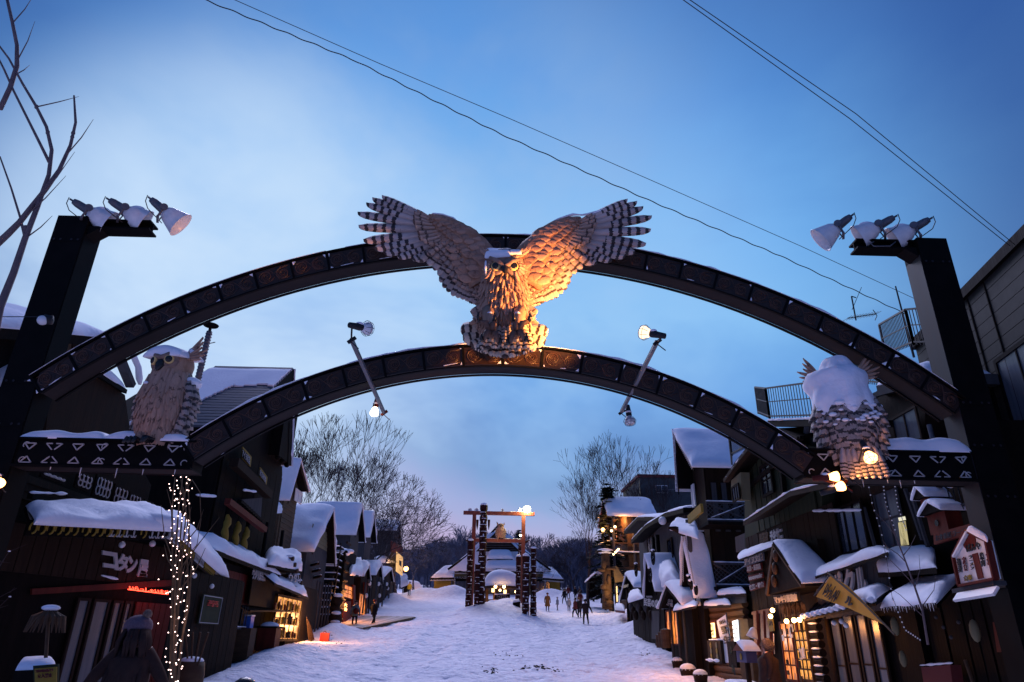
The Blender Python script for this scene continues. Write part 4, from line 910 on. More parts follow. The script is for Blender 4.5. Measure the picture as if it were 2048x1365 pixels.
# timber hall behind the left post
r = thing('timber_hall', 'dark timber hall with snow-edged roofs behind the left arch post', 'building', (-12.5, 16, 0))
MB().prism([(-10.9, 11.2, -.2), (-10.9, 21.6, -.2), (-10.9, 21.6, 5.9), (-10.9, 19.2, 7.0), (-10.9, 11.2, 8.0)], (-6, 0, 0)).build('wall', M_dark, r)
a, b, c, d = PX(-160, 640, XL), PX(222, 676, XL), PX(222, 676, XL)+V3(-5, 0, 1.2), PX(-160, 640, XL)+V3(-5, 0, 1.2)
MB().prism([a, b, c, d], (0, 0, -.25)).build('roof_slope', M_dark, r)
snow_slab('roof_snow', a+V3(.1, 0, 0), b+V3(.1, 0, 0), c, d, .30, r, 30, 10, .2)
for i in range(6):
    p, q = PX(95+i*16, 668+i*1.5, XL-.3), PX(82+i*19, 765+i*2, XL-.3)
    MB().prism([p, p+V3(0, .30, 0), q+V3(0, .28, 0), q], (.03, 0, 0)).build('plank', M_dark2 if i % 2 else M_siding, r)
P = qX(XL+.25, (60, 790), (135, 752), (196, 742), (255, 780)); Pb = [p+V3(-3, 0, .8) for p in P]
for i in range(3):
    MB().prism([P[i], P[i+1], Pb[i+1], Pb[i]], (0, 0, -.12)).build('porch_roof', M_dark, r); snow_slab('roof_snow', P[i], P[i+1], Pb[i+1], Pb[i], .26, r, 14, 10, .3)
MB().prism([*qX(XL+.1, (100, 782), (196, 757), (250, 790), (262, 880), (90, 880))], (-.15, 0, 0)).build('gable_board', M_dark2, r)
p, q = PX(235, 706, XL+.1), PX(262, 772, XL+.1); MB().bar(p, q, .22, .16).build('barge_board', M_grey, r)
snow_line('roof_snow', [PX(262, 700, XL+.1), PX(277, 735, XL+.1), PX(280, 770, XL+.1)], .14, r)
laps(r, (-10.87, 11.3), (-10.87, 19), 4.4, 4.95, (1, 0), .18, M_dark2)
k = 0
for (x0, y0, x1, y1) in ((10, 946, 42, 966), (88, 945, 128, 963), (160, 948, 178, 978), (197, 955, 216, 996), (233, 975, 248, 1012), (262, 990, 275, 1022), (292, 1005, 302, 1024)):
    p, q = PX(x0, y0, XL+.05), PX(x1, y1, XL+.05); bn = MB().box((XL+.05, p.y-.07, p.z+.08), (XL, q.y+.07, q.z-.08)).build('patterned_board', M_dark, r)
    ny = max(1, round((q.y-p.y)/.18)); nz_ = max(2, round((p.z-q.z)/.2)); mb = MB()
    for i in range(ny):                          # braided loops painted white
        for j in range(nz_):
            cy = p.y+(i+.5)*(q.y-p.y)/ny; cz = q.z+(j+.5)*(p.z-q.z)/nz_; ry = (q.y-p.y)/ny*.5; rz = (p.z-q.z)/nz_*.62
            mb.tube([(XL+.065, cy+ry*math.sin(t*1.0), cz+rz*math.cos(t)*(1 if k % 2 else 1)) for t in np.linspace(.4, 5.6, 10)], .018, 4)
    mb.build('braid_pattern', M_text, bn, smooth=True); k += 1
for (x0, y0, x1, y1) in ((0, 968, 40, 975), (60, 985, 135, 988), (195, 1008, 240, 1024)): snow_line('ledge_snow', qX(XL+.25, (x0, y0), (x1, y1)), .05, r)
MB().bar(PX(60, 992, XL+.2), PX(250, 1035, XL+.2), .12).build('ledge', M_dark, r)

# souvenir shop under the left beam
r = thing('souvenir_shop', 'dark souvenir shop with big white katakana sign and patterned eaves under a thick snow roof', 'shop', (-9.6, 17, 0))
A0, A1 = V3(-10.9, 12.2, 0), V3(-8.45, 19.3, 0)          # slanting shop front
uu = (A1-A0).normalized(); nn = V3(uu.y, -uu.x, 0)
def SF(px, py, off=0):                               # on the slanting front
    d = ray(px, py); n = nn; t = (A0+n*off-EYE).dot(n)/d.dot(n); return EYE+d*t
MB().prism([A0, A1, A1+V3(-4, 3, 0), A0+V3(-4, 0, 0)], (0, 0, 3.75)).build('wall', M_dark, r)
n_ = 26
for i in range(n_):
    p, q = A0.lerp(A1, i/n_), A0.lerp(A1, (i+.93)/n_); MB().prism([p+Z3*2.75, q+Z3*2.75, q+Z3*3.7, p+Z3*3.7], nn*.03).build('plank', M_dark2, r)
MB().prism([SF(60, 1190, .03)+Z3*.0, SF(345, 1172, .03), SF(345, 1160, .03), SF(60, 1178, .03)], nn*.06).build('lintel', M_red, r)
ea, eb = SF(60, 1040, 1.1), SF(336, 1056, 1.1); ec = V3(*PX(452, 1160, -9.3))
MB().prism([ea, eb, eb-Z3*.30, ea-Z3*.30], -nn*.06).build('fascia', M_dark, r)
MB().prism([eb, ec, ec-Z3*.24, eb-Z3*.30], (-.06, 0, 0)).build('fascia', M_dark, r)
back = [SF(330, 1022, -.3), SF(50, 1012, -.3)]
MB().prism([ea, eb, back[0], back[1]], (0, 0, -.1)).build('roof_slope', M_dark, r); MB().prism([eb, ec, V3(-10.6, 26.5, 4.4), back[0]], (0, 0, -.1)).build('roof_slope', M_dark, r)
p_ = SF(-70, 1000, 1.1)
snow_slab('roof_snow', ea+nn*.12, eb+nn*.12, back[0], back[1], .25, r, 40, 16, .6, .08)
snow_slab('roof_snow', eb+V3(.12, 0, 0), ec+V3(.12, 0, -.02), V3(-10.6, 26.5, 4.4), back[0], .26, r, 26, 12, .4, .06)
MB().ball(SF(292, 1044, .6), .55, 16, (1.6, 1.0, .42)).build('roof_snow', M_snow, r, smooth=True)
def pattern(parent, a, b, h, off, kinds):             # painted ornament on a fascia, from a to b
    a = Vector(a); b = Vector(b); L_ = (b-a).length; u = (b-a)/L_; mb = {0: MB(), 1: MB()}; x = 0; k = 0
    while x < L_-.2:
        w_, c_ = kinds[k % len(kinds)]; mbb = mb[c_]
        n = max(1, int(w_/.17))
        for i in range(n):
            q = a+u*(x+(i+.5)*w_/n)-Z3*h*.5+off; rr_ = h*.36
            if c_: mbb.tube([q+u*(rr_*.7*math.cos(t))+Z3*(rr_*math.sin(t)) for t in np.linspace(-1.5, 3.6, 9)], .022, 4)
            else:
                for sg in (-1, 1): mbb.tube([q+u*(sg*rr_*.35+sg*rr_*.42*math.cos(t))+Z3*(rr_*math.sin(t)) for t in np.linspace(.5, 5.7, 9)], .016, 4)
        x += w_+.08; k += 1
    for c_, nm in ((0, 'braid_pattern'), (1, 'ochre_pattern')):
        if mb[c_].v: tag(mb[c_].build(nm, M_text if c_ == 0 else M_ochre, parent, smooth=True), kind='stuff')
L1 = (eb-ea).length
pattern(r, ea, ea+(eb-ea)*.5, .30, nn*.03, [(1.1, 1)]); pattern(r, ea+(eb-ea)*.52, eb, .30, nn*.03, [(.8, 0), (.18, 1), (.9, 0), (.4, 1)])
pattern(r, eb, ec, .27, V3(.03, 0, 0), [(1.2, 0), (1.6, 1)])
for px, py in ((244, 1090), (305, 1088)): MB().ball(SF(px, py, .25), .075, 12).build('globe_lamp', M_lamp, r, smooth=True)
for s_, q in zip('コタン屋', ((202, 1101, 232, 1106, 205, 1137), (233, 1106, 255, 1110, 232, 1141), (254, 1111, 274, 1114, 250, 1146), (277, 1118, 296, 1121, 272, 1154))):
    t_ = text(s_, SF(q[0], q[1], .10), SF(q[2], q[3], .10), SF(q[4], q[5], .10), M_text, r, name='sign_letter', depth=.04, bold=.05)
snow_line('ledge_snow', [SF(203, 1151, .12), SF(236, 1159, .12)], .05, r)
for i, (x0, x1) in enumerate(((138, 166), (172, 206), (212, 232), (236, 252))):
    p = SF(x0, 1250, .02); q = SF(x1, 1250, .02); window(r, (p.x, p.y), (q.x, q.y), .55, 2.35, (nn.x, nn.y), M_glass2, cols=1, rows=1, fm=M_dark2)
p = SF(262, 1250, .02); q = SF(336, 1250, .02)
for i in range(6):
    a_, b_ = p.lerp(q, i/6), p.lerp(q, (i+.9)/6); MB().prism([V3(a_.x, a_.y, 0), V3(b_.x, b_.y, 0), V3(b_.x, b_.y, 2.35), V3(a_.x, a_.y, 2.35)], nn*.03).build('door_plank', M_red, r)
sgn = text('いらっしゃいませ', SF(258, 1172, .3), SF(336, 1182, .3), SF(258, 1180, .3), E_red, r, name='neon_lettering', depth=.02)
MB().tube([SF(256, 1179, .3), SF(336, 1189, .3)], .012, 5).build('neon_tube', E_red, r)
point(SF(300, 1192, .55), (1, .12, .03), 3.2, .2)
# street side beyond the corner
MB().box((-8.9, 19.5, 0), (-9.0, 25.5, 3.4)).build('side_wall', M_dark, r); boards(r, (-8.88, 19.5), (-8.88, 25.5), 0, 3.35, (1, 0), .35, M_dark)
for px, py in ((389, 1152), (424, 1173)): MB().ball(PX(px, py, -8.6), .07, 10).build('globe_lamp', M_lamp, r, smooth=True)
t = thing('hanging_poster', 'tall poster with white border and red lettering on a dark post of the left shop', 'poster', PX(416, 1250, -8.8))
p, q = PX(405, 1188, -8.8), PX(425, 1250, -8.8); MB().box((-8.8, p.y, q.z), (-8.76, q.y+.35, p.z)).build('board', M_green, t)
MB().tube([(-8.75, p.y+.04, q.z+.04), (-8.75, q.y+.31, q.z+.04), (-8.75, q.y+.31, p.z-.04), (-8.75, p.y+.04, p.z-.04), (-8.75, p.y+.04, q.z+.04)], .015, 4).build('border', M_text, t)
text('営業中', V3(-8.74, p.y+.3, p.z-.15), V3(-8.74, q.y+.05, p.z-.15), V3(-8.74, p.y+.3, q.z+.5), M_redp, t, vertical=True)

# three storey timber house
YA = 31.6
r = thing('three_storey_house', 'tall black timber house with half-cleared corrugated roof behind the left owl', 'house', (-12, 30, .8))
x0 = XL
near, apx, far = (25.4, 8.9), (31.6, 13.75), (33.4, 9.35)
MB().prism([(x0-.5, 26.2, .3), (x0-.5, 33.9, .3), (x0-.5, 33.9, 9.0), (x0-.5, 31.6, 13.3), (x0-.5, 26.2, 8.9)], (-3.4, 0, 0)).build('wall', M_dark, r)
MB().prism([(x0-3.95, 26.2, .3), (x0-3.95, 33.6, .3), (x0-3.95, 33.6, 9.0), (x0-3.95, 31.6, 13.0), (x0-3.95, 26.2, 8.8)], (-2.5, 0, 0)).build('wall', M_dark, r)
def roofpt(x, t): return V3(x, near[0]+(apx[0]-near[0])*t, near[1]+(apx[1]-near[1])*t)
for i in range(24):                                  # battens of the corrugated roof
    t0, t1 = i/24, (i+.62)/24
    MB().prism([roofpt(x0, t0), roofpt(x0-3.8, t0), roofpt(x0-3.8, t1)+Z3*.02, roofpt(x0, t1)+Z3*.02], (0, -.05, .07)).build('roof_batten', M_metal, r)
MB().prism([roofpt(x0+.02, 0), roofpt(x0-3.85, 0), roofpt(x0-3.85, 1), roofpt(x0+.02, 1)], (0, .09, -.16)).build('roof_slope', M_dark, r)
# snow left on the roof: an irregular sheet with the right part slid away
V = []; F = []; NU, NV = 60, 44
def keep(u, v):                                      # u: 0 street..1 back, v: 0 eave..1 ridge
    e = .74 - .30*(1-u)*0 + .06*nz((u*4, 3, 0)) - max(0, (u-.45))*1.9
    return v > e-.12 or u > .70+.05*nz((v*5, 1, 0)) + .04*nz((v*19, 7, 0))
idx = {}
for j in range(NV+1):
    for i in range(NU+1):
        u, v = i/NU, j/NV; h = .16+.05*nz((u*3, v*3, 2)); h *= min(1, .2+min(1-v, .1)*8)
        idx[i, j] = len(V); V.append(roofpt(x0-3.85*u, v)+V3(0, -h*.5, h*.85))
for j in range(NV):
    for i in range(NU):
        if keep((i+.5)/NU, (j+.5)/NV): F.append((idx[i, j], idx[i, j+1], idx[i+1, j+1], idx[i+1, j]))
Vb = [Vector(v)+V3(0, .09, -.15) for v in V]; nV = len(V); ed = {}
for f_ in F:
    for a_, b_ in zip(f_, f_[1:]+f_[:1]): ed[(a_, b_)] = 1
F2 = list(F)
for (a_, b_) in ed:
    if (b_, a_) not in ed: F2.append((b_, a_, a_+nV, b_+nV))
MB().add(V+Vb, F2).build('roof_snow', M_snow, r, smooth=False)
snow_slab('roof_snow', (x0+.1, far[0]+.1, far[1]), (x0-3.8, far[0]+.1, far[1]), (x0-3.8, apx[0], apx[1]), (x0+.1, apx[0], apx[1]), .25, r)
MB().prism([(x0+.03, near[0], near[1]), (x0+.03, apx[0], apx[1]), (x0+.03, far[0], far[1]), (x0+.03, far[0]-.5, far[1]-.1), (x0+.03, apx[0]-.1, apx[1]-1.0), (x0+.03, near[0]+.2, near[1]-.6)], (-.08, 0, 0)).build('verge_board', M_dark, r)
q = PX(581, 933, x0); MB().box((x0, 31.4, q.z+.05), (x0-.5, 33.35, 12.6)).build('gable_panel', M_dark, r)
for yy in (31.6, 32.3, 33.1): MB().ball((x0-.1, yy, q.z), .13, 10).build('beam_end', M_dark, r, smooth=True)
MB().ball((x0+.02, 33.2, q.z+.7), .14, 10, (.4, .9, 1.8)).build('snow_patch', M_snow, r, smooth=True)
boards(r, (x0-.47, 26.3), (x0-.47, 33.8), 4.2, 8.8, (1, 0), .45, M_dark)
for (tl, br, s_, lb) in (((484, 897), (501, 931), 'アイヌ民芸', 'upper slanting signboard'), ((519, 938), (533, 968), '民芸喫茶', 'lower slanting signboard')):
    b_ = MB().prism(qX(x0-.2, (tl[0], tl[1]-3), (br[0], tl[1]+17), (br[0]-2, br[1]+3), (tl[0]-1, br[1]-14)), (.05, 0, 0)).build('signboard', M_ochre, r)
    MB().prism(qX(x0-.14, (tl[0]+1, tl[1]+1), (br[0]-1, tl[1]+18), (br[0]-3, br[1]-1), (tl[0], br[1]-16)), (.012, 0, 0)).build('sign_panel', M_dark, b_)
    text(s_, PX(tl[0]+1, tl[1]+1, x0-.10), PX(br[0]-1, tl[1]+18, x0-.10), PX(tl[0], br[1]-17, x0-.10), M_text, b_)
MB().bar(PX(468, 925, x0-.05), PX(537, 990, x0-.05), .34).build('balcony_beam', M_dark2, r)
for (a_, b_) in (((430, 905), (447, 907)), ((487, 980), (513, 984)), ((392, 990), (432, 993)), ((390, 1074), (420, 1078))): snow_line('ledge_snow', qX(x0+.1, a_, b_), .09, r)
MB().prism(qX(x0-.12, (474, 1000), (523, 996), (520, 1046), (476, 1008)), (.03, 0, 0)).build('stair_wall', M_grey, r)
for i in range(10):
    p = PX(479+i*4.6, 1001+i*4.3, x0-.02); MB().box((x0-.05, p.y-.15, p.z-.12), (x0+.12, p.y+.15, p.z)).build('stair_tread', M_dark, r)
MB().bar(PX(455, 1003, x0+.25), PX(529, 1060, x0+.25), .22).build('eave_board', M_red, r)
snow_line('ledge_snow', qX(x0+.28, (458, 1001), (528, 1055)), .05, r)
for (x_, y_, h_) in ((455, 1030, 52), (476, 1044, 46), (493, 1055, 46)):
    pts = [PX(x_+math.sin(i*1.3)*2.2-i*.9, y_+h_*i/6, x0+.1) for i in range(7)]
    MB().tube(pts, [.05, .12, .15, .10, .14, .12, .08], 7).build('carved_figure', M_ochre, r, smooth=True)
for i in range(4): post(r, (x0+.0, 26.5+i*2.4), 3.6, 6.3, .09, M_dark)

# low red shop front at its foot
r = thing('red_shop_front', 'low red-boarded shop front with small white sign below the black timber house', 'shop', (-9.9, 30, .6))
MB().box((-9.95, 25.9, .2), (-11, 34.2, 4.1)).build('wall', M_dark, r)
P = [PX(432, 1100, -9.4), PX(560, 1150, -9.4)]; B_ = [P[1]+V3(-1.6, 0, .7), P[0]+V3(-1.6, 0, .7)]
MB().prism([P[0], P[1], *B_], (0, 0, -.15)).build('canopy', M_dark, r); snow_slab('roof_snow', P[0], P[1], *B_, .28, r, 26, 10, .9)
boards(r, (-9.93, 26.6), (-9.93, 33.2), 2.75, 3.85, (1, 0), .3, M_red)
MB().prism([(-9.7, 28.6, 2.75), (-9.7, 32.4, 2.75), (-9.7, 32.4, 3.9), (-9.7, 28.6, 3.9)], (.06, 0, 0)).build('signboard', M_dark, r)
p = PX(505, 1136, -9.62); text('ウタリ民芸店', p, PX(531, 1141, -9.62), PX(503, 1160, -9.62), M_text, r, depth=.03, bold=.04)
for i in range(9): post(r, (-9.6, 26.2+i*.28), 1.9, 2.7, .02, M_grey, 'baluster', 5)
MB().bar((-9.6, 26.1, 1.9), (-9.6, 28.6, 1.9), .06).build('rail', M_grey, r); snow_line('ledge_snow', [(-9.6, 26.1, 1.96), (-9.6, 28.6, 1.96)], .05, r)
boards(r, (-9.93, 28.8), (-9.93, 33.9), .2, 2.6, (1, 0), .4, M_dark)
MB().prism([(-9.5, 28.5, 2.5), (-9.5, 34, 2.7), (-9.95, 34, 2.9), (-9.95, 28.5, 2.7)], (0, 0, .06)).build('pent_roof', M_dark2, r)

# corner shop with the bright window
r = thing('log_corner_shop', 'small log shop with brightly lit barred window beside the red shop front', 'shop', (-9.9, 36.5, 1.2))
MB().box((-9.7, 34.4, .6), (-12, 39.4, 4.0)).build('wall', M_dark, r)
winX(r, -9.62, (553, 1188), (592, 1283), 1, E_win, cols=5, rows=2, fm=M_dark2, fw_=.1, name='lit_window')
wp, wq = PX(553, 1188, -9.5), PX(592, 1283, -9.5); gr = random.Random(14)
for k in range(3):
    zz_ = wq.z+(wp.z-wq.z)*(.08+.3*k); MB().box((-9.56, wp.y+.1, zz_-.03), (-9.5, wq.y-.1, zz_)).build('shelf', M_log, r)
    for i in range(9):
        yy = wp.y+.2+(wq.y-wp.y-.4)*i/8; h_ = gr.uniform(.15, .5); (MB().lathe((-9.53, yy, zz_), Z3, [(0, .05), (h_*.5, gr.uniform(.05, .12)), (h_, .04), (h_, 0)], 8) if i % 2 else MB().box((-9.57, yy-.08, zz_), (-9.5, yy+.08, zz_+h_))).build('carved_ware', gr.choice([M_log, M_red, M_dark2, M_ochre]), r)
Pc = [PX(549, 1166, -9.1), PX(618, 1196, -9.1)]; B_ = [Pc[1]+V3(-.8, 0, .55), Pc[0]+V3(-.8, 0, .55)]
MB().prism([Pc[0], Pc[1], *B_], (0, 0, -.1)).build('canopy', M_dark2, r); snow_slab('roof_snow', Pc[0], Pc[1], *B_, .22, r, 20, 10, .7)
Pc = [PX(535, 1128, -9.3), PX(604, 1143, -9.3)]; B_ = [PX(597, 1110, -10.6), PX(531, 1108, -10.6)]
MB().prism([Pc[0], Pc[1], *B_], (0, 0, -.12)).build('roof_slope', M_dark, r); snow_slab('roof_snow', Pc[0], Pc[1], *B_, .36, r, 20, 12, .7)
for i in range(7):
    p = PX(588+i*4.2, 1118+i*12, -9.2); MB().tube([p, p+V3(-.9, .0, 0)], .10, 8).build('log_end', M_log, r); MB().ball(p+V3(-.2, 0, .10), .13, 8, (1.4, 1, .6)).build('log_snow', M_snow, r, smooth=True)
text('ウタリ', PX(577, 1146, -9.25), PX(600, 1150, -9.25), PX(578, 1164, -9.25), M_text, r, depth=.03, bold=.02); text('LOG SHOP', PX(577, 1168, -9.25), PX(599, 1173, -9.25), PX(578, 1178, -9.25), M_text, r, depth=.02)
for i in range(5): MB().bar((-9.3, 37.6+.35*i, 1.1), (-9.62, 37.4+.25*i, 2.6-.1*i), .07, .04).build('leaning_board', M_log, r)
point((-8.8, 36.6, 2.3), (1, .42, .14), 300, .4)
t = thing('fuel_can', 'red fuel can in the snow before the lit log shop', 'can', (-8.8, 38.5, G(-8.8, 38.5)))
z = G(-8.8, 38.5); MB().box((-9.05, 38.4, z-.05), (-8.6, 38.65, z+.42)).build('body', M_redp, t); MB().tube([(-8.95, 38.5, z+.42), (-8.85, 38.5, z+.5), (-8.75, 38.5, z+.42)], .02, 6).build('handle', M_red, t)

# rear row of houses, gable ends to the street
def left_house(label, X, ap, nr, fr_, depth, zb, m, **k): return gable_house('gable_house', label, 'house', -1, X, ap, nr, fr_, depth, zb, m, group='gabled houses of the left row', **k)
def pyz(px, py, X): p = PX(px, py, X); return (p.y, p.z)
X_ = -11.3
ap = pyz(600, 918, X_); nr = pyz(578, 998, X_); h2 = left_house('brown sided house with white-framed attic window, second snow roof of the left row', X_, ap, nr, (ap[0]+2.6, nr[1]+1.2), 4.2, 1, M_siding, t=.22, verge=M_dark2)
laps(h2, (X_-.47, nr[0]+.6), (X_-.47, ap[0]+2.1), 5.2, 9.2, (1, 0), .26, M_siding)
winX(h2, X_-.42, (590, 976), (600, 1010), 1, M_white, cols=2, fm=M_white)
boards(h2, (X_-.5, nr[0]+.45), (X_-4, nr[0]+.45), 1, nr[1]-.1, (0, -1), .4, M_grey)
snow_slab('roof_snow', PX(540, 1028, X_+.2), PX(565, 1026, X_+.2), PX(556, 1012, X_-.6), PX(540, 1008, X_-.6), .3, h2, 10, 8)
X_ = -10.5
ap = pyz(667, 1016, X_); nr = pyz(626, 1100, X_); h3 = left_house('weathered grey house with a big pillow of snow on its steep roof', X_, ap, nr, (ap[0]+2.2, nr[1]-.1), 3.3, 1.6, M_grey, t=.55, board=.4, bm=M_grey, verge=M_dark2, lump=.12)
laps(h3, (X_-.45, nr[0]+.9), (X_-.45, ap[0]+1.4), nr[1]+.5, nr[1]+1.6, (1, 0), .22, M_cream)
for i in range(3): MB().bar((X_+.3, nr[0]+.4+i*.5, nr[1]-.7-.3*i), (X_-.4, nr[0]+1.6+i*.5, nr[1]-.7-.3*i), .12).build('bracket_shelf', M_dark2, h3); snow_line('ledge_snow', [(X_+.3, nr[0]+.4+i*.5, nr[1]-.62-.3*i), (X_-.4, nr[0]+1.6+i*.5, nr[1]-.62-.3*i)], .07, h3)
for i in range(6): post(h3, (X_+.35, nr[0]+.5+i*.7), G(X_, nr[0]), 4.6, .06, M_grey, 'pole', 6)
X_ = -11.6
ap = pyz(724, 1008, X_); nr = pyz(711, 1068, X_); h4 = left_house('grey boarded house with flat-topped square snow roof, middle of the left row', X_, ap, nr, (ap[0]+3, nr[1]), 3.9, 2.5, M_grey, t=.45, board=.5, lump=.15)
X_ = -12.2
ap = pyz(748, 1024, X_); nr = pyz(739, 1073, X_); h5 = left_house('narrow grey house right of the square snow roof', X_, ap, nr, (ap[0]+3, nr[1]), 3.4, 3.2, M_grey, t=.42, board=.5, lump=.15)
X_ = -13.5
ap = pyz(800, 1044, X_); nr = pyz(792, 1060, X_); h6 = left_house('house with snowy balcony rail and a wall patch glowing like lamplight on its street corner', X_, ap, nr, (ap[0]+3.5, nr[1]-1.5), 5.2, 5.5, M_grey, t=.45, board=.5, lump=.15)
yb = PX(803, 1100, -12.6).y
for i in range(13): MB().box((-17.2+i*.24, nr[0]-.6, 9.2), (-17.13+i*.24, nr[0]-.54, 10.3)).build('baluster', M_dark2, h6)
MB().bar((-17.5, nr[0]-.57, 10.35), (-13, nr[0]-.57, 10.35), .12).build('rail', M_dark2, h6); MB().bar((-17.5, nr[0]-.57, 9.15), (-13, nr[0]-.57, 9.15), .2).build('rail', M_dark2, h6)
MB().prism(qX(-13.0, (783, 1082), (806, 1094), (806, 1108), (783, 1104)), (-.1, 0, 0)).build('balcony_front', M_red, h6)
MB().prism(qX(-12.9, (794, 1104), (806, 1115), (805, 1152), (793, 1143)), (-.1, 0, 0)).build('glowing_wall_patch', E_lamplit, h6)  # wall patch made to glow itself, in place of lamplight falling on it
MB().prism(qX(-12.75, (799, 1121), (803, 1123), (803, 1134), (799, 1130)), (-.05, 0, 0)).build('lamp_bracket', M_cable, h6)
point(PX(806, 1140, -12), (1, .5, .18), 260, .4)
snow_slab('roof_snow', PX(749, 1125, -14), PX(790, 1127, -14), PX(788, 1116, -15), PX(750, 1116, -15), .4, h6, 14, 8)
# small gabled porches in front of them
for i, (ax, ay, nx, ny, fx, fy, X_, lb, t_) in enumerate(((738, 1128, 727, 1150, 741, 1162, -11.0, 'first snowy gabled porch beyond the red lit doorway', .4), (762, 1126, 751, 1148, 766, 1166, -11.3, 'second snowy gabled porch beyond the red lit doorway', .45), (783, 1138, 768, 1152, 787, 1162, -12.2, 'third and smallest snowy gabled porch beyond the red lit doorway', .35))):
    ap, nr, fa = pyz(ax, ay, X_), pyz(nx, ny, X_), pyz(fx, fy, X_)
    g = gable_house('gabled_porch', lb, 'porch', -1, X_, ap, nr, fa, 2.6, G0(ap[0])-.3, M_dark2, ov=.25, t=t_, board=.35, group='gabled porches of the left row', near_in=.25, far_in=.2)
    for k in range(3): post(g, (X_+.15, nr[0]+.4+(fa[0]-nr[0]-.8)*k/2), G0(ap[0]), nr[1]-.2, .08, M_grey, 'pole', 6)
    for k in range(4): MB().ball((X_+.3, nr[0]+.5+.5*k, G0(ap[0])+rnd.uniform(.6, 2.6)), .15, 8, (1, 1, 1.3)).build('hanging_carving', M_grey if k % 2 else M_white, g, smooth=True)
r = thing('red_doorway_shop', 'shop with glowing orange doorway and red front beside the wooden deck', 'shop', (-10.8, 50, 2.4))
MB().box((-11.1, 47.6, 1.5), (-13, 56, 7.6)).build('wall', M_dark, r)
winX(r, -11.05, (687, 1168), (703, 1200), 1, E_win2, cols=2, rows=3, fm=M_red, name='lit_window')
MB().prism(qX(-11.0, (684, 1203), (700, 1203), (700, 1248), (684, 1254)), (.08, 0, 0)).build('red_panel', M_red, r)
lettering('大', (688, 1206), (694, 1207), (688, 1213), X=-10.9, m=E_orange, parent=r); lettering('谷', (688, 1215), (694, 1216), (688, 1222), X=-10.9, m=E_orange, parent=r)
winX(r, -11.0, (718, 1186), (728, 1232), 1, E_win2, cols=3, rows=1, fm=M_red, name='lit_door')
for (x_, y0, y1) in ((707, 1170, 1240), (731, 1165, 1236)): MB().prism(qX(-10.9, (x_, y0), (x_+4, y0+1), (x_+4, y1), (x_, y1)), (-.2, 0, 0)).build('door_post', M_red, r)
c_ = canopy('', '', '', [PX(700, 1150, -10.4), PX(724, 1152, -10.4), PX(722, 1122, -12.5), PX(694, 1120, -12.5)], .4, parent=r, lump=.6)
point((-10.0, 50.5, 4.2), (1, .36, .10), 420, .5)
t = thing('log_tower', 'dark square log pillar with a round snow cap beside the glowing doorway', 'pillar', PX(683, 1255, -10.3))
p = PX(676, 1245, -10.3); q = PX(694, 1105, -10.3); MB().box((-10.9, p.y, 2), (-10.3, p.y+1.0, q.z)).build('pillar', M_dark, t); MB().ball((-10.6, p.y+.5, q.z), .55, 14, (1, 1, .5)).build('snow_cap', M_snow, t, smooth=True)
for i in range(9): MB().tube([(-10.27, p.y-.1, 2.8+i*.6), (-10.27, p.y+1.1, 2.8+i*.6)], .09, 7).build('log', M_dark2, t); 
MB().ball((-10.2, p.y+.6, 7.1), .35, 10, (1, 1.2, .45)).build('snow_cap', M_snow, t, smooth=True)
t = thing('outdoor_stair', 'dark open stair with snow on every tread left of the log pillar', 'stair', PX(664, 1240, -10.6))
for i in range(11):
    z = 2.9+i*.42; p = PX(657, 1240, -10.5).y+i*.05; MB().box((-11.2, p, z), (-10.4, p+1.3, z+.07)).build('tread', M_dark, t); MB().box((-11.18, p+.02, z+.072), (-10.42, p+1.28, z+.072+.06+.03*rnd.random())).build('tread_snow', M_snow, t)
for x in (-11.22, -10.38): MB().bar((x, PX(657, 1240, -10.5).y, 2.6), (x, PX(657, 1240, -10.5).y+.6, 7.4), .06, .2).build('stringer', M_dark, t)
t = thing('log_stump_sign', 'knobbly dark carved stump with snow beside the grey house', 'stump', (-9.9, 45, 2.1))
for i, (zz_, rr_) in enumerate(((2.2, .38), (2.75, .42), (3.3, .34), (3.75, .38))): MB().ball((-9.9+.08*(i % 2), 45, zz_), rr_, 10, (1, 1, .8)).build('carving', M_dark2, t, smooth=True)
for zz_ in (2.55, 3.05, 4.05): MB().ball((-9.75, 44.8, zz_), .3, 10, (1, 1, .4)).build('snow_cap', M_snow, t, smooth=True)
# deck of cleared boards
t = thing('wooden_deck', 'cleared wooden deck lit orange in front of the glowing doorway', 'deck', (-8.7, 51, 2.4))
for i in range(26):
    y = 46.2+i*.44; z = G0(y)+.08; xl = -10.4; xr = -8.3+.085*i if i < 24 else -6.4
    MB().prism([(xl, y, z-.06), (xl, y+.41, z-.02), (xr, y+.41, z-.02), (xr, y, z-.06)], (0, 0, .08)).build('plank', M_deck, t)
MB().bar((-8.2, 46.0, G0(46)+.06), (-6.3, 57.0, G0(57.0)+.06), .10).build('kerb_beam', M_siding, t)
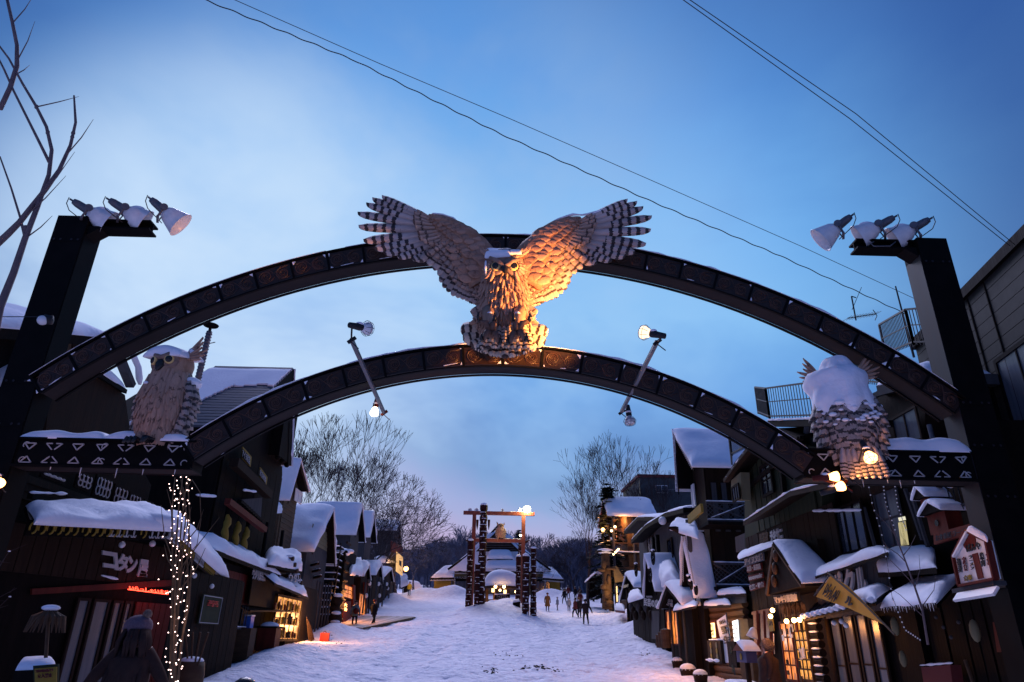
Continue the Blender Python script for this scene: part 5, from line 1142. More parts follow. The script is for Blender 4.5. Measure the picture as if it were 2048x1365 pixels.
# things along the foot of the row
t = thing('snow_topped_bin', 'red bin with snow on its lid in front of the dark shop', 'bin', (-9.35, 30.8, G(-9.35, 30.8)))
z = G(-9.35, 30.8); MB().box((-9.75, 30.5, z-.05), (-9.0, 31.2, z+.85)).build('body', M_red, t); MB().ball((-9.38, 30.85, z+.87), .42, 12, (.95, .9, .42)).build('snow_cap', M_snow, t, smooth=True); MB().box((-9.8, 30.45, z+.80), (-8.95, 31.25, z+.87)).build('lid', M_dark, t)
t = thing('wooden_crate', 'upright wooden crate standing in snow left of the red bin', 'crate', (-9.6, 28.3, G(-9.6, 28.3)))
z = G(-9.6, 28.3)
for i in range(5): MB().box((-9.9, 28+.13*i, z), (-9.2, 28.12+.13*i, z+1.15)).build('slat', M_log, t)
t = thing('blue_bucket', 'small blue box hanging by the dark shop wall', 'box', (-9.6, 28.9, 1.9)); MB().box((-9.75, 28.7, 1.9), (-9.5, 29.1, 2.35)).build('body', mat('blue_plastic', (.03, .12, .5), rough=.5), t); MB().box((-9.77, 28.68, 2.355), (-9.48, 29.12, 2.40)).build('lid', M_white, t)
t = thing('tool_barrel', 'brown barrel with tools leaning on it beside the fairy-light trunks', 'barrel', (-7.9, 19.5, 0))
MB().lathe((-7.9, 19.8, 0), Z3, [(0, .0), (0, .30), (.3, .36), (.7, .36), (1.0, .31), (1.0, 0)], 16).build('barrel', M_log, t, smooth=True); MB().ball((-7.9, 19.8, 1.02), .3, 10, (1, 1, .35)).build('snow_cap', M_snow, t, smooth=True)
for i in range(4): MB().tube([(-7.9+.08*i, 19.6, .9), (-8.1+.2*i, 19.5, 1.7)], .025, 6).build('tool', M_log, t)
# ------------------------------------------------------------------ totem gate at the middle of the street
YG = 64.0
def totem(label, px, ytop, Y, zb, r_, kind=0):
    p = PY(px, ytop, Y); base = V3(p.x, Y, zb); H = p.z-zb
    t = thing('totem_pole', label, 'totem pole', base, 'carved totem poles around the gate')
    rr = random.Random(int(px)); prof = []; z = 0
    while z < H-.3:
        k = rr.choice([.9, 1.0, 1.06]); hh = rr.uniform(.28, .55)
        prof += [(z, r_*k*.86), (z+.04, r_*k), (z+hh-.04, r_*k), (z+hh, r_*k*.84)]; z += hh
    prof += [(H-.3, r_*.9), (H-.12, r_*.75), (H, r_*.2), (H, 0)]
    MB().lathe(base, Z3, prof, 12).build('pole', M_totem, t)
    z = .5; k = 0
    while z < H-.4:                                    # stacked carved faces with brows, eyes and beaks
        f = V3(0, -1, 0)
        MB().tube([base+V3(-r_*.9, -r_*.62, z), base+V3(0, -r_*1.18, z-.05), base+V3(r_*.9, -r_*.62, z)], [.05, .09, .05], 6).build('carved_brow', M_totem, t, smooth=True)
        if k % 2 == 0:
            for s in (-1, 1): MB().ball(base+V3(s*r_*.45, -r_*.95, z-.16), .085, 8).build('carved_eye', M_carved2, t, smooth=True)
            MB().prism([base+V3(-.10, -r_, z-.2), base+V3(.10, -r_, z-.2), base+V3(0, -r_*1.1, z-.45)], (0, -.14, 0)).build('carved_beak', M_totem, t)
        sx = rr.uniform(-.25, .25)*r_
        MB().ball(base+V3(sx, -r_*1.0, z+.045), r_*.8, 8, (1.0*rr.uniform(.7, 1.1), .42, .13)).build('ledge_snow', M_snow, t, smooth=True)
        if rr.random() < .6: MB().ball(base+V3(rr.uniform(-.7, .7)*r_, -r_*.95, z-rr.uniform(.1, .3)), r_*.3, 6, (.6, .4, rr.uniform(.8, 1.8))).build('snow_patch', M_snow, t, smooth=True)
        z += rr.uniform(.38, .6); k += 1
    MB().ball(base+V3(0, -.05, H), r_*.95, 10, (1, 1, .55)).build('snow_cap', M_snow, t, smooth=True)
    return t, base, H
def zg(x, y): return G(x, y)
g = thing('timber_gate', 'red-brown timber gate of two posts and two beams in the middle of the street', 'gate', (0, YG, zg(0, YG)))
for s, px in ((-1, 949), (1, 1047)):
    p = PY(px, 1030, YG); MB().box((p.x-.17, YG-.17, 3.2), (p.x+.17, YG+.17, 12.27)).build('post', M_gate, g)
a, b = PY(927, 1027, YG), PY(1069, 1028, YG); MB().box((a.x, YG-.2, 12.28), (b.x, YG+.2, 12.58)).build('top_beam', M_gate, g)
snow_line('ledge_snow', [(a.x, YG, 12.6), (b.x, YG, 12.6)], .09, g, .5)
MB().box((-2.2, YG-.14, 9.86), (2.2, YG+.14, 10.15)).build('cross_beam', M_gate, g); snow_line('ledge_snow', [(-2.1, YG, 10.17), (2.1, YG, 10.17)], .08, g, .5)
for px, py in ((937, 1083), (1054, 1083)):
    p = PY(px, py, YG); s = -1 if px < 1000 else 1
    MB().tube([p+V3(-s*.35, 0, -.25), p, p+V3(s*.3, 0, .12)], [.12, .10, .02], 7).build('carved_fish', M_totem, g, smooth=True)
for px in (955, 978):
    p = PY(px, 1040, YG-.4); MB().tube([p, p-V3(0, 0, .5), p-V3(0, 0, .9)], [.12, .10, .02], 6).build('hanging_carving', M_totem, g, smooth=True)
for px, s in ((940, 1), (953, 1), (1005, .7), (1040, 1)):
    p = PY(px, 1021, YG); lp = thing('gate_lamp', {940: 'unlit round lamp at the left end of the gate beam', 953: 'unlit round lamp just left of the tallest totem pole', 1005: 'small unlit lamp at the middle of the gate beam', 1040: 'unlit round lamp left of the blazing yellow lamp'}[px], 'floodlight', p - V3(0, 0, .25), 'lamps on the gate beam')
    MB().lathe(p, (0, -1, 0), [(-.15, .05), (-.05, .13*s), (.08, .19*s), (.09, .17*s), (.03, .1*s), (.02, 0)], 14).build('reflector', M_lamp, lp, smooth=True); MB().bar(p, p-V3(0, 0, .3), .05).build('bracket', M_cable, lp)
p = PY(1054, 1019, YG-.2); lp = thing('blazing_floodlight', 'blazing yellow floodlight at the right end of the gate beam', 'floodlight', p-V3(0, 0, .3), 'lamps on the gate beam')
MB().ball(p, .30, 14).build('bulb', E('yellow_floodlight', (1, .88, .36), 30), lp, smooth=True); MB().lathe(p, (0, 1, 0), [(-.05, .34), (.12, .26), (.3, .1), (.35, 0)], 14).build('reflector', M_lamp, lp, smooth=True); MB().bar(p+V3(0, .2, 0), p-V3(0, -.2, .35), .06).build('bracket', M_cable, lp)
point(p+V3(0, -.5, -.1), (1, .82, .38), 420, .3)
p = PY(1041, 1071, YG-.3); lp = thing('small_gate_lamp', 'small lit lamp under the right side of the gate cross beam', 'lamp', p); MB().ball(p, .11, 10).build('bulb', E_white, lp, smooth=True); MB().lathe(p+V3(0, 0, .05), Z3, [(0, .1), (.1, .06), (.2, .05), (.2, 0)], 10).build('socket', M_cable, lp)
ob = PY(1001, 1081, YG-.05); so, _, _, _, _ = sitting_owl('small_owl_statue', 'small golden lit owl statue standing on the cross beam of the distant gate', (ob.x, YG-.05, 10.15), 1.42, (.1, -1, 0))
so['group'] = 'owl statues of the village'
point(PY(990, 1078, YG-1.9), (1, .50, .16), 60, .15)
totem('tallest totem pole, left of the gate opening, with a bird head above the top beam', 968, 1010, 60.5, zg(-1.3, 60.5)-.4, .33)
totem('left outermost totem pole at the gate', 942, 1081, 61.5, zg(-2.6, 61.5)-.6, .27)
totem('short thin totem pole between the left post and the tallest pole', 956, 1129, 60.2, zg(-2, 60)-.4, .24)
totem('totem pole behind the right gate post, reaching the cross beam', 1042, 1082, 66, zg(2, 66)-.5, .28)
totem('slim totem pole at the right edge of the gate opening', 1037, 1112, 62.5, zg(1.6, 62.5)-.5, .22)
totem('short thick totem pole in front of the right gate post', 1052, 1111, 58.5, zg(2.3, 58.5)-.6, .30)
totem('right outermost totem pole at the gate with a dark bird head', 1067, 1096, 58.8, zg(2.9, 58.8)-.5, .26)
t = thing('stone_block', 'dark block half buried in snow at the foot of the right totem poles', 'block', (1.4, 60.8, 4)); p = PY(1032, 1215, 61); MB().prism([PY(1026, 1205, 61), PY(1040, 1203, 61), PY(1041, 1228, 61), PY(1026, 1224, 61)], (0, .8, 0)).build('block', M_dark, t); snow_slab('snow_cap', PY(1026, 1205, 60.9), PY(1040, 1203, 60.9), PY(1040, 1203, 60.9)+V3(0, .9, .1), PY(1026, 1205, 60.9)+V3(0, .9, .1), .15, t, 8, 6)
# round roofed fire hut behind it
YH = 84.0
c = PY(1004, 1165, YH); t = thing('round_snow_hut', 'open timber hut under a big dome of snow, lit by lanterns', 'hut', (c.x, YH, G0(YH)))
a, b = PY(966, 1170, YH), PY(1040, 1170, YH); rw = (b.x-a.x)/2; ztop = PY(1004, 1136, YH).z; ze = a.z
V = []; n = 36; m = 12
for i in range(m+1):
    ph = (math.pi/2)*i/m
    for j in range(n):
        th = 2*math.pi*j/n; rr_ = rw*math.sin(ph)**.8*1.03; p = V3(c.x+rr_*math.cos(th), YH+2.6+rr_*.95*math.sin(th), ze+(ztop-ze)*math.cos(ph)**.9); V.append(p*(1)+V3(0, 0, .08*nz(p, .8)))
F = [(i*n+j, (i+1)*n+j, (i+1)*n+(j+1) % n, i*n+(j+1) % n) for i in range(m) for j in range(n)]
F.append(tuple(range(m*n, m*n+n)))
MB().add(V, F).build('roof_snow', M_snow, t, smooth=True)
MB().lathe((c.x, YH+2.6, ze-.28), Z3, [(0, 0), (0, rw*.98), (.28, rw*1.0), (.28, 0)], 28).build('roof_rim', M_dark2, t)
for th in np.linspace(0, 2*math.pi, 9)[:-1]:
    x_, y_ = c.x+rw*.9*math.cos(th+.3), YH+2.6+rw*.85*math.sin(th+.3); post(t, (x_, y_), G0(y_)-.3, ze-.2, .13, M_log, 'post', 7)
MB().box((c.x-rw*.85, YH+4.2, 5.2), (c.x+rw*.85, YH+4.4, 6.3)).build('back_wall', M_log, t)
for px, py, rr_ in ((991, 1174, .17), (1008, 1174, .17), (1000, 1181, .13), (1032, 1184, .15)):
    p = PY(px, py, YH-.2); q = thing('paper_lantern', {991: 'left round lantern under the snow-domed hut', 1008: 'right round lantern under the snow-domed hut', 1000: 'lower middle lantern under the snow-domed hut', 1032: 'lantern at the right end of the snow-domed hut'}[px], 'lantern', p, 'lanterns under the round hut'); MB().ball(p, rr_, 10).build('globe', E_warm, q, smooth=True); MB().tube([p+Z3*rr_, p+Z3*(rr_+.25)], .02, 5).build('hook', M_cable, q)
for px, py in ((986, 1181), (1010, 1184)):
    p = PY(px, py, YH-.5); q = thing('hanging_lantern', 'left square hanging lantern before the domed hut' if px < 1000 else 'right square hanging lantern before the domed hut', 'lantern', p, 'lanterns under the round hut'); MB().box(p-V3(.16, .16, .2), p+V3(.16, .16, .2)).build('glass', E_sign, q); MB().box(p+V3(-.2, -.2, .21), p+V3(.2, .2, .27)).build('cap', M_dark, q)
point((c.x, YH+.4, ze-1.0), (1, .5, .2), 330, .5)
t = thing('village_signboard', 'snow-edged wooden signboard with white katakana before the lit hut', 'sign', PY(1004, 1200, YH-1))
MB().prism(qY(YH-1, (989, 1190), (1019, 1189), (1020, 1198), (988, 1199)), (0, .15, 0)).build('board', M_dark, t); lettering('アイヌコタン', (993, 1191), (1016, 1191), (993, 1197), Y=YH-1.05, parent=t)
for px in (994, 1015): post(t, PY(px, 1200, YH-.9)[:2], G0(YH)-.5, PY(px, 1196, YH-.9).z, .06, M_dark)
snow_line('ledge_snow', qY(YH-1, (989, 1189), (1019, 1188)), .09, t)
t = thing('snow_altar', 'long snow-covered bench in front of the domed hut', 'bench', PY(1003, 1206, YH-2)); snow_slab('snow_cap', PY(975, 1207, YH-3), PY(1036, 1207, YH-3), PY(1034, 1204, YH-1.6), PY(977, 1204, YH-1.6), .22, t, 16, 8); MB().box(PY(975, 1208, YH-3), PY(1036, 1214, YH-1.7)).build('seat', M_log, t)

# ------------------------------------------------------------------ assembly hall behind
YT = 118.0
t = thing('assembly_hall', 'wide assembly hall with steep decorated snow roof closing off the street', 'hall', (0, YT, G0(YT)))
def TQ(*p): return [PY(x, y, YT) for x, y in p]
MB().prism(TQ((903, 1188), (905, 1140), (1095, 1140), (1096, 1190)), (0, 9, 0)).build('wall', M_cream, t)
# main roof: a hip flaring out to both sides, seen end on
ap = PY(996, 1052, YT+3); 
for s, e, u in ((-1, (896, 1143), (940, 1105)), (1, (1101, 1144), (1052, 1105))):
    ev = PY(*e, YT-1); up = PY(996+s*8, 1065, YT+3); P = [PY(996+s*5, 1143, YT-1.2), ev, PY(996+s*15, 1064, YT+2.5), PY(996, 1064, YT+2.5)]
    MB().prism(P, (0, .3, -.3)).build('roof_slope', M_dark2, t); snow_slab('roof_snow', P[0], P[1], P[2], P[3], .35, t, 18, 16, .15)
    mid = ev.lerp(ap, .45)+V3(-s*.9, 0, -.3)
    MB().bar(ev+V3(0, -.1, .3), mid+V3(0, 0, .5), .26, .3).build('barge_board', M_dark, t); MB().bar(mid+V3(0, 0, .5), ap, .26, .3).build('barge_board', M_dark, t)
    zb = MB()
    for k in range(11):
        a_ = mid.lerp(ap, k/11)+V3(-s*.35, -.4, -.25); b_ = mid.lerp(ap, (k+.5)/11)+V3(-s*.75, -.4, -.15); zb.bar(a_, b_, .10)
    zb.build('zigzag_trim', M_text, t)
MB().prism([PY(952, 1103, YT-1.4), PY(1040, 1103, YT-1.4), PY(996, 1060, YT-1.2)], (0, .4, 0)).build('gable_panel', M_dark2, t)
mb = MB()
for k in range(8): mb.bar(PY(960+k*4.6, 1100-k*4.6, YT-1.5), PY(1032-k*4.6, 1100-k*4.6, YT-1.5), .12)
mb.build('gable_slat', M_grey, t)
MB().prism([PY(972, 1130, YT-3), PY(1028, 1130, YT-3), PY(1022, 1106, YT-1), PY(978, 1106, YT-1)], (0, 0, -.3)).build('porch_roof', M_dark, t)
snow_slab('roof_snow', PY(972, 1118, YT-3), PY(1028, 1118, YT-3), PY(1020, 1103, YT-1.4), PY(980, 1103, YT-1.4), .5, t, 16, 10, .2)
snow_slab('roof_snow', PY(970, 1137, YT-4), PY(1036, 1137, YT-4), PY(1030, 1123, YT-2.4), PY(974, 1123, YT-2.4), .45, t, 16, 10, .2)
MB().tube([PY(996, 1062, YT+1), PY(996, 1050, YT+1), PY(993, 1044, YT+1)], [.25, .16, .03], 6).build('finial', M_dark, t)
for s, (e0, e1, u0_, u1) in ((-1, ((861, 1156), (908, 1155), (912, 1132), (890, 1134))), (1, ((1086, 1156), (1127, 1159), (1104, 1136), (1088, 1136)))):
    P = [PY(*e0, YT-2), PY(*e1, YT-2), PY(*u0_, YT+1), PY(*u1, YT+1)]
    MB().prism(P, (0, 0, -.3)).build('wing_roof', M_dark2, t); snow_slab('roof_snow', *P, .4, t, 14, 10, .25)
    tb = MB(); 
    for k in range(16):
        q = P[0].lerp(P[1], (k+.5)/16)+V3(0, -.12, -.32); tb.tube([q+V3(.16*math.cos(x), 0, .16*math.sin(x)) for x in np.linspace(-3.1, 0, 6)], .045, 4)
    tb.build('scalloped_trim', M_text, t)
    w0, w1 = (868, 902) if s < 0 else (1093, 1120)
    MB().prism([PY(w0, 1186, YT-.8), PY(w1, 1188, YT-.8), PY(w1, 1160, YT-.8), PY(w0, 1160, YT-.8)], (0, .3, 0)).build('wing_wall', M_ochre, t)
tb = MB()
for a_, b_, n_ in (((899, 1147), (936, 1147), 12), ((1062, 1147), (1100, 1148), 12)):
    for k in range(n_):
        q = PY(a_[0]+(b_[0]-a_[0])*(k+.5)/n_, a_[1]+1.5, YT-1.6); tb.tube([q+V3(.15*math.cos(x), 0, .15*math.sin(x)) for x in np.linspace(0, 3.1, 6)], .045, 4)
tb.build('scalloped_trim', M_text, t)
for a_, b_ in (((908, 1150), (937, 1187)), ((1070, 1150), (1092, 1187))):
    MB().prism(qY(YT-.9, (a_[0], a_[1]+4), (b_[0], a_[1]+4), (b_[0], b_[1]+4), (a_[0], b_[1]+4)), (0, .2, 0)).build('entrance', M_dark, t)
    for k in range(3): MB().box(PY(a_[0]+1+k*10, 1163, YT-1.05), PY(a_[0]+9+k*10, 1190, YT-.95)).build('door_panel', M_glass, t)
    for k, x_ in enumerate((a_[0], b_[0]-3)):
        pb = MB()
        for j in range(8): pb.ball(PY(x_+1.5, 1156+j*4.2, YT-1.1), .14, 6)
        pb.build('braid_pattern', M_text, t)
lettering('木の入口', (912, 1153), (932, 1153), (912, 1158), Y=YT-1.15, parent=t); lettering('出入口', (1071, 1154), (1085, 1154), (1071, 1159), Y=YT-1.15, parent=t)

# ------------------------------------------------------------------ people
def person(label, pos, h, heading, coat, legs, hat=None, pose='stand', hair=None, long=False, arm=.02, bulk=1., group=None, fur=False):
    """continuous body grown on a skeleton, in real size; heading in degrees, 0 = away from the camera"""
    x, y = pos; z = G(x, y)-.03; k = h/1.72
    t = thing('person', label, 'person', (x, y, z), group)
    st_ = {'stand': (.10, .02, .02), 'walk': (.11, .26, .22), 'stride': (.10, .34, .30)}[pose]
    J = {'pel': (0, 0, .93), 'bel': (0, .01, 1.08), 'che': (0, .0, 1.28), 'nek': (0, .0, 1.45), 'hd0': (0, .02, 1.53), 'hd1': (0, .03, 1.62), 'hd2': (0, .02, 1.70),
         'shl': (-.19, 0, 1.39), 'ell': (-.27-arm*.5, -.03-st_[2]*.3, 1.12), 'wrl': (-.27-arm, .05+st_[2]*.3, .88), 'hal': (-.27-arm, .09+st_[2]*.35, .80),
         'shr': (.19, 0, 1.39), 'elr': (.27+arm*.5, -.03+st_[2]*.2, 1.12), 'wrr': (.27+arm, .05-st_[2]*.5, .88), 'har': (.27+arm, .09-st_[2]*.5, .80),
         'hil': (-.10, 0, .86), 'knl': (-.12, st_[1]*.7+.02, .50), 'anl': (-.12, st_[1]-.04, .10), 'tol': (-.13, st_[1]+.14, .04),
         'hir': (.10, 0, .86), 'knr': (.12, -st_[1]*.25+.03, .50), 'anr': (.12, -st_[1]-.02, .12), 'tor': (.13, -st_[1]+.14, .05)}
    Rr = {'pel': .17, 'bel': .165, 'che': .18, 'nek': .07, 'hd0': .075, 'hd1': .10, 'hd2': .085, 'shl': .10, 'ell': .065, 'wrl': .048, 'hal': .045, 'shr': .10, 'elr': .065, 'wrr': .048, 'har': .045,
          'hil': .115, 'knl': .075, 'anl': .055, 'tol': .045, 'hir': .115, 'knr': .075, 'anr': .055, 'tor': .045}
    Ed = 'pel-bel bel-che che-nek nek-hd0 hd0-hd1 hd1-hd2 che-shl shl-ell ell-wrl wrl-hal che-shr shr-elr elr-wrr wrr-har pel-hil hil-knl knl-anl anl-tol pel-hir hir-knr knr-anr anr-tor'.split()
    names = list(J); me = bpy.data.meshes.new('body'); me.from_pydata([J[n] for n in names], [tuple(names.index(q) for q in e.split('-')) for e in Ed], [])
    o = bpy.data.objects.new('tmp', me); col.objects.link(o); o.modifiers.new('s', 'SKIN')
    for i, n in enumerate(names):
        sv = me.skin_vertices[0].data[i]; b_ = bulk if n not in ('hd0', 'hd1', 'hd2', 'nek', 'hal', 'har', 'tol', 'tor') else 1; sv.radius = (Rr[n]*b_, Rr[n]*b_*.92); sv.use_root = (n == 'pel')
    sb = o.modifiers.new('u', 'SUBSURF'); sb.levels = 1; sb.render_levels = 1
    bpy.context.view_layer.update(); m2 = bpy.data.meshes.new_from_object(o.evaluated_get(bpy.context.evaluated_depsgraph_get())); bpy.data.objects.remove(o)
    m2.materials.clear()
    for q in (coat, legs, M_skin, M_black): m2.materials.append(q)
    for f_ in m2.polygons:
        c_ = f_.center; f_.use_smooth = True
        f_.material_index = 3 if c_.z < .13 else 1 if (c_.z < .80 and abs(c_.x) < .26) else 2 if c_.z > 1.47 else 3 if (abs(c_.x) > .24 and c_.z < .86) else 0
    Mt = Matrix.Translation((x, y, z)) @ Matrix.Rotation(R_(heading), 4, 'Z') @ Matrix.Scale(k, 4)
    bd = link('body', m2, t, None, Mt)
    def part(nm, mb, m): return link(nm, mb.mesh(nm, m, True), t, None, Mt)
    if long: part('coat', MB().lathe((0, 0, 0), Z3, [(.50, .27*bulk), (.52, .28*bulk), (.8, .23*bulk), (1.05, .20*bulk), (1.30, .21*bulk), (1.42, .12)], 14), coat)
    else: part('jacket', MB().lathe((0, 0, 0), Z3, [(.78, .19*bulk), (.80, .215*bulk), (.95, .20*bulk), (1.15, .195*bulk), (1.32, .21*bulk), (1.43, .13)], 14), coat)
    if hat: part('hat', MB().ball((0, .01, 1.70), .125, 12, (1, 1, .85)).lathe((0, .01, 1.62), Z3, [(0, .128), (.05, .135), (.09, .128)], 14), hat); 
    else: part('hair', MB().ball((0, -.015, 1.685), .122, 12, (1, 1.02, .9)), hair or M_black)
    for s in (-1, 1): part('eye', MB().ball((s*.035, .118, 1.665), .011, 6), M_black)
    part('nose', MB().ball((0, .128, 1.64), .018, 6, (.8, 1, 1.2)), M_skin)
    if fur:
        fh = MB().ball((0, -.03, 1.66), .155, 16, (1.05, 1, .98)); fq = random.Random(3)
        for i in range(260):
            d_ = Vector((fq.gauss(0, 1), fq.gauss(0, 1)-.3, fq.gauss(0, 1))).normalized(); a_ = Vector((0, -.03, 1.66))+d_*.145; fh.tube([a_, a_+d_*.035+Vector((0, 0, -.006)), a_+d_*.055+Vector((0, 0, -.025))], [.010, .007, .001], 3)
        part('fur_hood', fh, fur)
    return t
M_navy = mat('dark_coat', (.015, .016, .02), rough=.9, spec=.1); M_brown = mat('brown_coat', (.035, .02, .018), (.05, .03, .025), 12, rough=.9, spec=.1); M_orange = mat('mustard_coat', (.20, .08, .02), rough=.9); M_pale = mat('pale_coat', (.28, .27, .30), rough=.8); M_teal = mat('teal_jacket', (.06, .12, .13), (.2, .24, .25), 7, rough=.8); M_yel = mat('yellow_coat', (.55, .42, .03), rough=.8); M_redc = mat('red_coat', (.12, .02, .02), rough=.9)
M_knit = mat('mauve_knit', (.10, .065, .09), (.15, .10, .13), 60, rough=.95, bump=.8, bscale=90, dist=.01); M_fur = mat('brown_fur', (.10, .065, .05), (.26, .18, .14), 40, rough=1, bump=1, bscale=60, dist=.03)
def at(px, py):                                       # where the sight line meets the snow
    d = ray(px, py); q = 5.
    while q < 200:
        p = EYE+d*(q/d.y)
        if p.z < G(p.x, p.y, False): return (p.x, p.y)
        q += .1
    return (p.x, p.y)
WG = 'people walking on the snowy street'
person('person in dark clothes walking with a hand in the pocket on the wooden deck', (at(750, 1252)[0], 50.2), 1.72, -40, M_navy, M_navy, pose='walk', group=WG, hair=M_redc)
person('person in teal patterned jacket holding a red bag by the glowing doorway', (-9.4, 49.0), 1.68, 200, M_teal, M_navy, hair=M_brown, group=WG)
t = thing('red_bag', 'red bag held in front of the person in the teal jacket', 'bag', (-9.35, 48.7, G(-9.4, 49)+.85)); z = G(-9.4, 49)+.85; MB().ball((-9.3, 48.72, z+.18), .2, 10, (1, .6, 1)).build('bag', M_red, t, smooth=True); MB().tube([(-9.42, 48.72, z+.3), (-9.3, 48.72, z+.5), (-9.18, 48.72, z+.3)], .015, 5).build('strap', M_red, t)
person('person in yellow jacket far up the street on the left', at(818, 1192), 1.7, 160, M_yel, M_navy, group=WG)
person('person in mustard coat standing nearest to the totem gate', at(1095, 1221), 1.7, 185, M_orange, M_navy, long=True, group=WG, hair=M_redc)
person('small child in pale snowsuit holding out one arm', at(1115, 1220), 1.25, 100, M_pale, M_pale, hat=M_pale, arm=.4, group=WG)
person('person in dark clothes striding at the back, left of the dark red figure', at(1129, 1208), 1.72, 20, M_navy, M_navy, pose='stride', group=WG)
person('person in dark red coat at the back of the street', at(1137, 1199), 1.7, 10, M_redc, M_navy, pose='walk', group=WG)
person('left person of the dark pair at the back of the street', at(1151, 1201), 1.68, 30, M_navy, M_navy, group=WG)
person('right person of the dark pair at the back of the street', at(1160, 1203), 1.72, -20, M_brown, M_navy, group=WG)
person('child in pale grey jacket and hood in the middle of the group', at(1138, 1224), 1.2, 170, M_pale, M_navy, hat=M_pale, bulk=1.15, group=WG)
person('person in dark red jacket at the left of the near group', at(1151, 1236), 1.55, 60, M_redc, M_navy, pose='walk', group=WG)
person('person in brown jacket with fair hair in the near group', at(1159, 1236), 1.62, -30, M_brown, M_navy, hair=M_orange, group=WG)
person('person in dark hat just behind the near group', at(1161, 1219), 1.7, 0, M_redc, M_navy, group=WG)
person('person in brown jacket nearest to the camera in the street group, seen from behind', at(1172, 1249), 1.72, 5, M_brown, M_navy, pose='walk', hat=M_black, arm=.2, bulk=1.1, group=WG)
# near people cut off by the lower edge
p = PY(268, 1300, 9.2); NG = 'people standing close to the arch'
t = person('person in mauve knitted hat with fur pompom, back to the camera at the lower left', (p.x, 9.2), 1.66, 12, M_brown, M_navy, hat=M_knit, arm=.25, bulk=1.25, group=NG)
hz = G(p.x, 9.2)-.03; MB().ball((p.x+.07, 9.2, hz+1.80), .055, 10).build('pompom', M_fur, t, smooth=True)
hb = MB(); hb.ball((p.x-.02, 9.22, hz+1.66), .165, 16, (1, 1, .80)); hb.build('knit_hat', M_knit, t, smooth=True)
V, F = [], []
hr = random.Random(4); hm = MB()
for i in range(46):
    th = hr.uniform(0, 6.28); a_ = V3(p.x+.13*math.cos(th), 9.18+.12*math.sin(th), hz+1.62); hm.tube([a_, a_+V3(.05*math.cos(th), .05*math.sin(th)-.02, -.14), a_+V3(.07*math.cos(th), .06*math.sin(th), -.30-hr.uniform(0, .08))], [.022, .026, .006], 5)
hm.build('long_hair', M_brown, t, smooth=True)
for i in range(9): MB().tube([(p.x-.16+.04*i, 9.02+.02*abs(i-4), hz+1.38), (p.x-.2+.05*i, 8.98+.02*abs(i-4), hz+1.1), (p.x-.22+.055*i, 8.99, hz+.8)], [.02, .03, .02], 5).build('coat_fold', M_brown, t, smooth=True)
p = PY(1532, 1290, 19.5)
person('person in long dark coat with fur-trimmed hood at the lit shop door, lower right', (p.x, 19.5), 1.70, 75, M_brown, M_navy, long=True, bulk=1.3, fur=M_fur, group=NG)
p = PY(492, 1358, 5.6); person('dark-haired person whose head just rises at the lower edge', (p.x, 5.6), p.z*.955, 0, M_navy, M_navy, group=NG)

# ------------------------------------------------------------------ trees
def grow(seed, H, spread=.55, levels=6, trunk_r=.22, up=.35, split=3, twig=.018, lean=(0, 0), first=.22, droop=0., nmin=2):
    rg = random.Random(seed); V = []; F = []; VT = []; FT = []
    def seg(a, b, ra, rb, n, V_, F_):
        d = (b-a).normalized(); u = d.orthogonal().normalized(); v = d.cross(u); k = len(V_)
        for c, r_ in ((a, ra), (b, rb)):
            for j in range(n): th = 2*math.pi*j/n; V_.append(tuple(c+(u*math.cos(th)+v*math.sin(th))*r_))
        for j in range(n): F_.append((k+j, k+(j+1) % n, k+n+(j+1) % n, k+n+j))
    def go(p, d, L__, r_, lv):
        n = 4 if lv < 3 else 3; ns = 3 if lv < 2 else 2; q = p
        for i in range(ns):
            d = (d + Vector((rg.gauss(0, .10), rg.gauss(0, .10), rg.gauss(0, .06)+up*.10-droop*.06*lv))).normalized(); e = q+d*L__/ns
            r1 = max(twig, r_*(1-.16*(i+1))); (seg(q, e, max(twig, r_*(1-.16*i)), r1, 6 if lv == 0 else n, V, F) if lv < 2 else seg(q, e, max(twig, r_*(1-.16*i)), r1, n, VT, FT)); 
            if lv and lv < levels-1 and rg.random() < .30:
                ax = Vector((rg.gauss(0, 1), rg.gauss(0, 1), rg.gauss(0, .4))).normalized(); go(e, (d+ax*.75).normalized(), L__*.5, r1*.5, lv+2)
            q = e
        if lv >= levels: return
        m = rg.randint(nmin, split) + (1 if lv == 0 else 0); a0 = rg.uniform(0, 6.28)
        for i in range(m):
            u = d.orthogonal().normalized(); v = d.cross(u); th = a0+2*math.pi*i/m+rg.uniform(-.5, .5); sp = spread*rg.uniform(.6, 1.3)*(1.1 if i else .5)
            go(q, (d+(u*math.cos(th)+v*math.sin(th))*sp+Vector((0, 0, up*.35))).normalized(), L__*rg.uniform(.68, .86), r1*.66, lv+1)
    go(Vector((0, 0, 0)), Vector((lean[0], lean[1], 1)).normalized(), H*first, trunk_r, 0)
    A = np.array(VT); top = max(A[:, 2].max(), 1); s = H/top
    return [tuple(np.array(q)*s) for q in V], F, [tuple(q) for q in A*s], FT
TP = {}
for k, kw in {'tall': dict(seed=11, H=20, spread=.42, levels=7, up=.55, trunk_r=.30, twig=.016), 'broad': dict(seed=5, H=15, spread=.66, levels=7, up=.25, trunk_r=.30, twig=.017), 'open': dict(seed=23, H=22, spread=.50, levels=6, up=.45, trunk_r=.28, twig=.024, first=.30), 'small': dict(seed=31, H=11, spread=.6, levels=5, up=.3, trunk_r=.2, twig=.035)}.items():
    TP[k] = grow(**kw)
TMc = {}
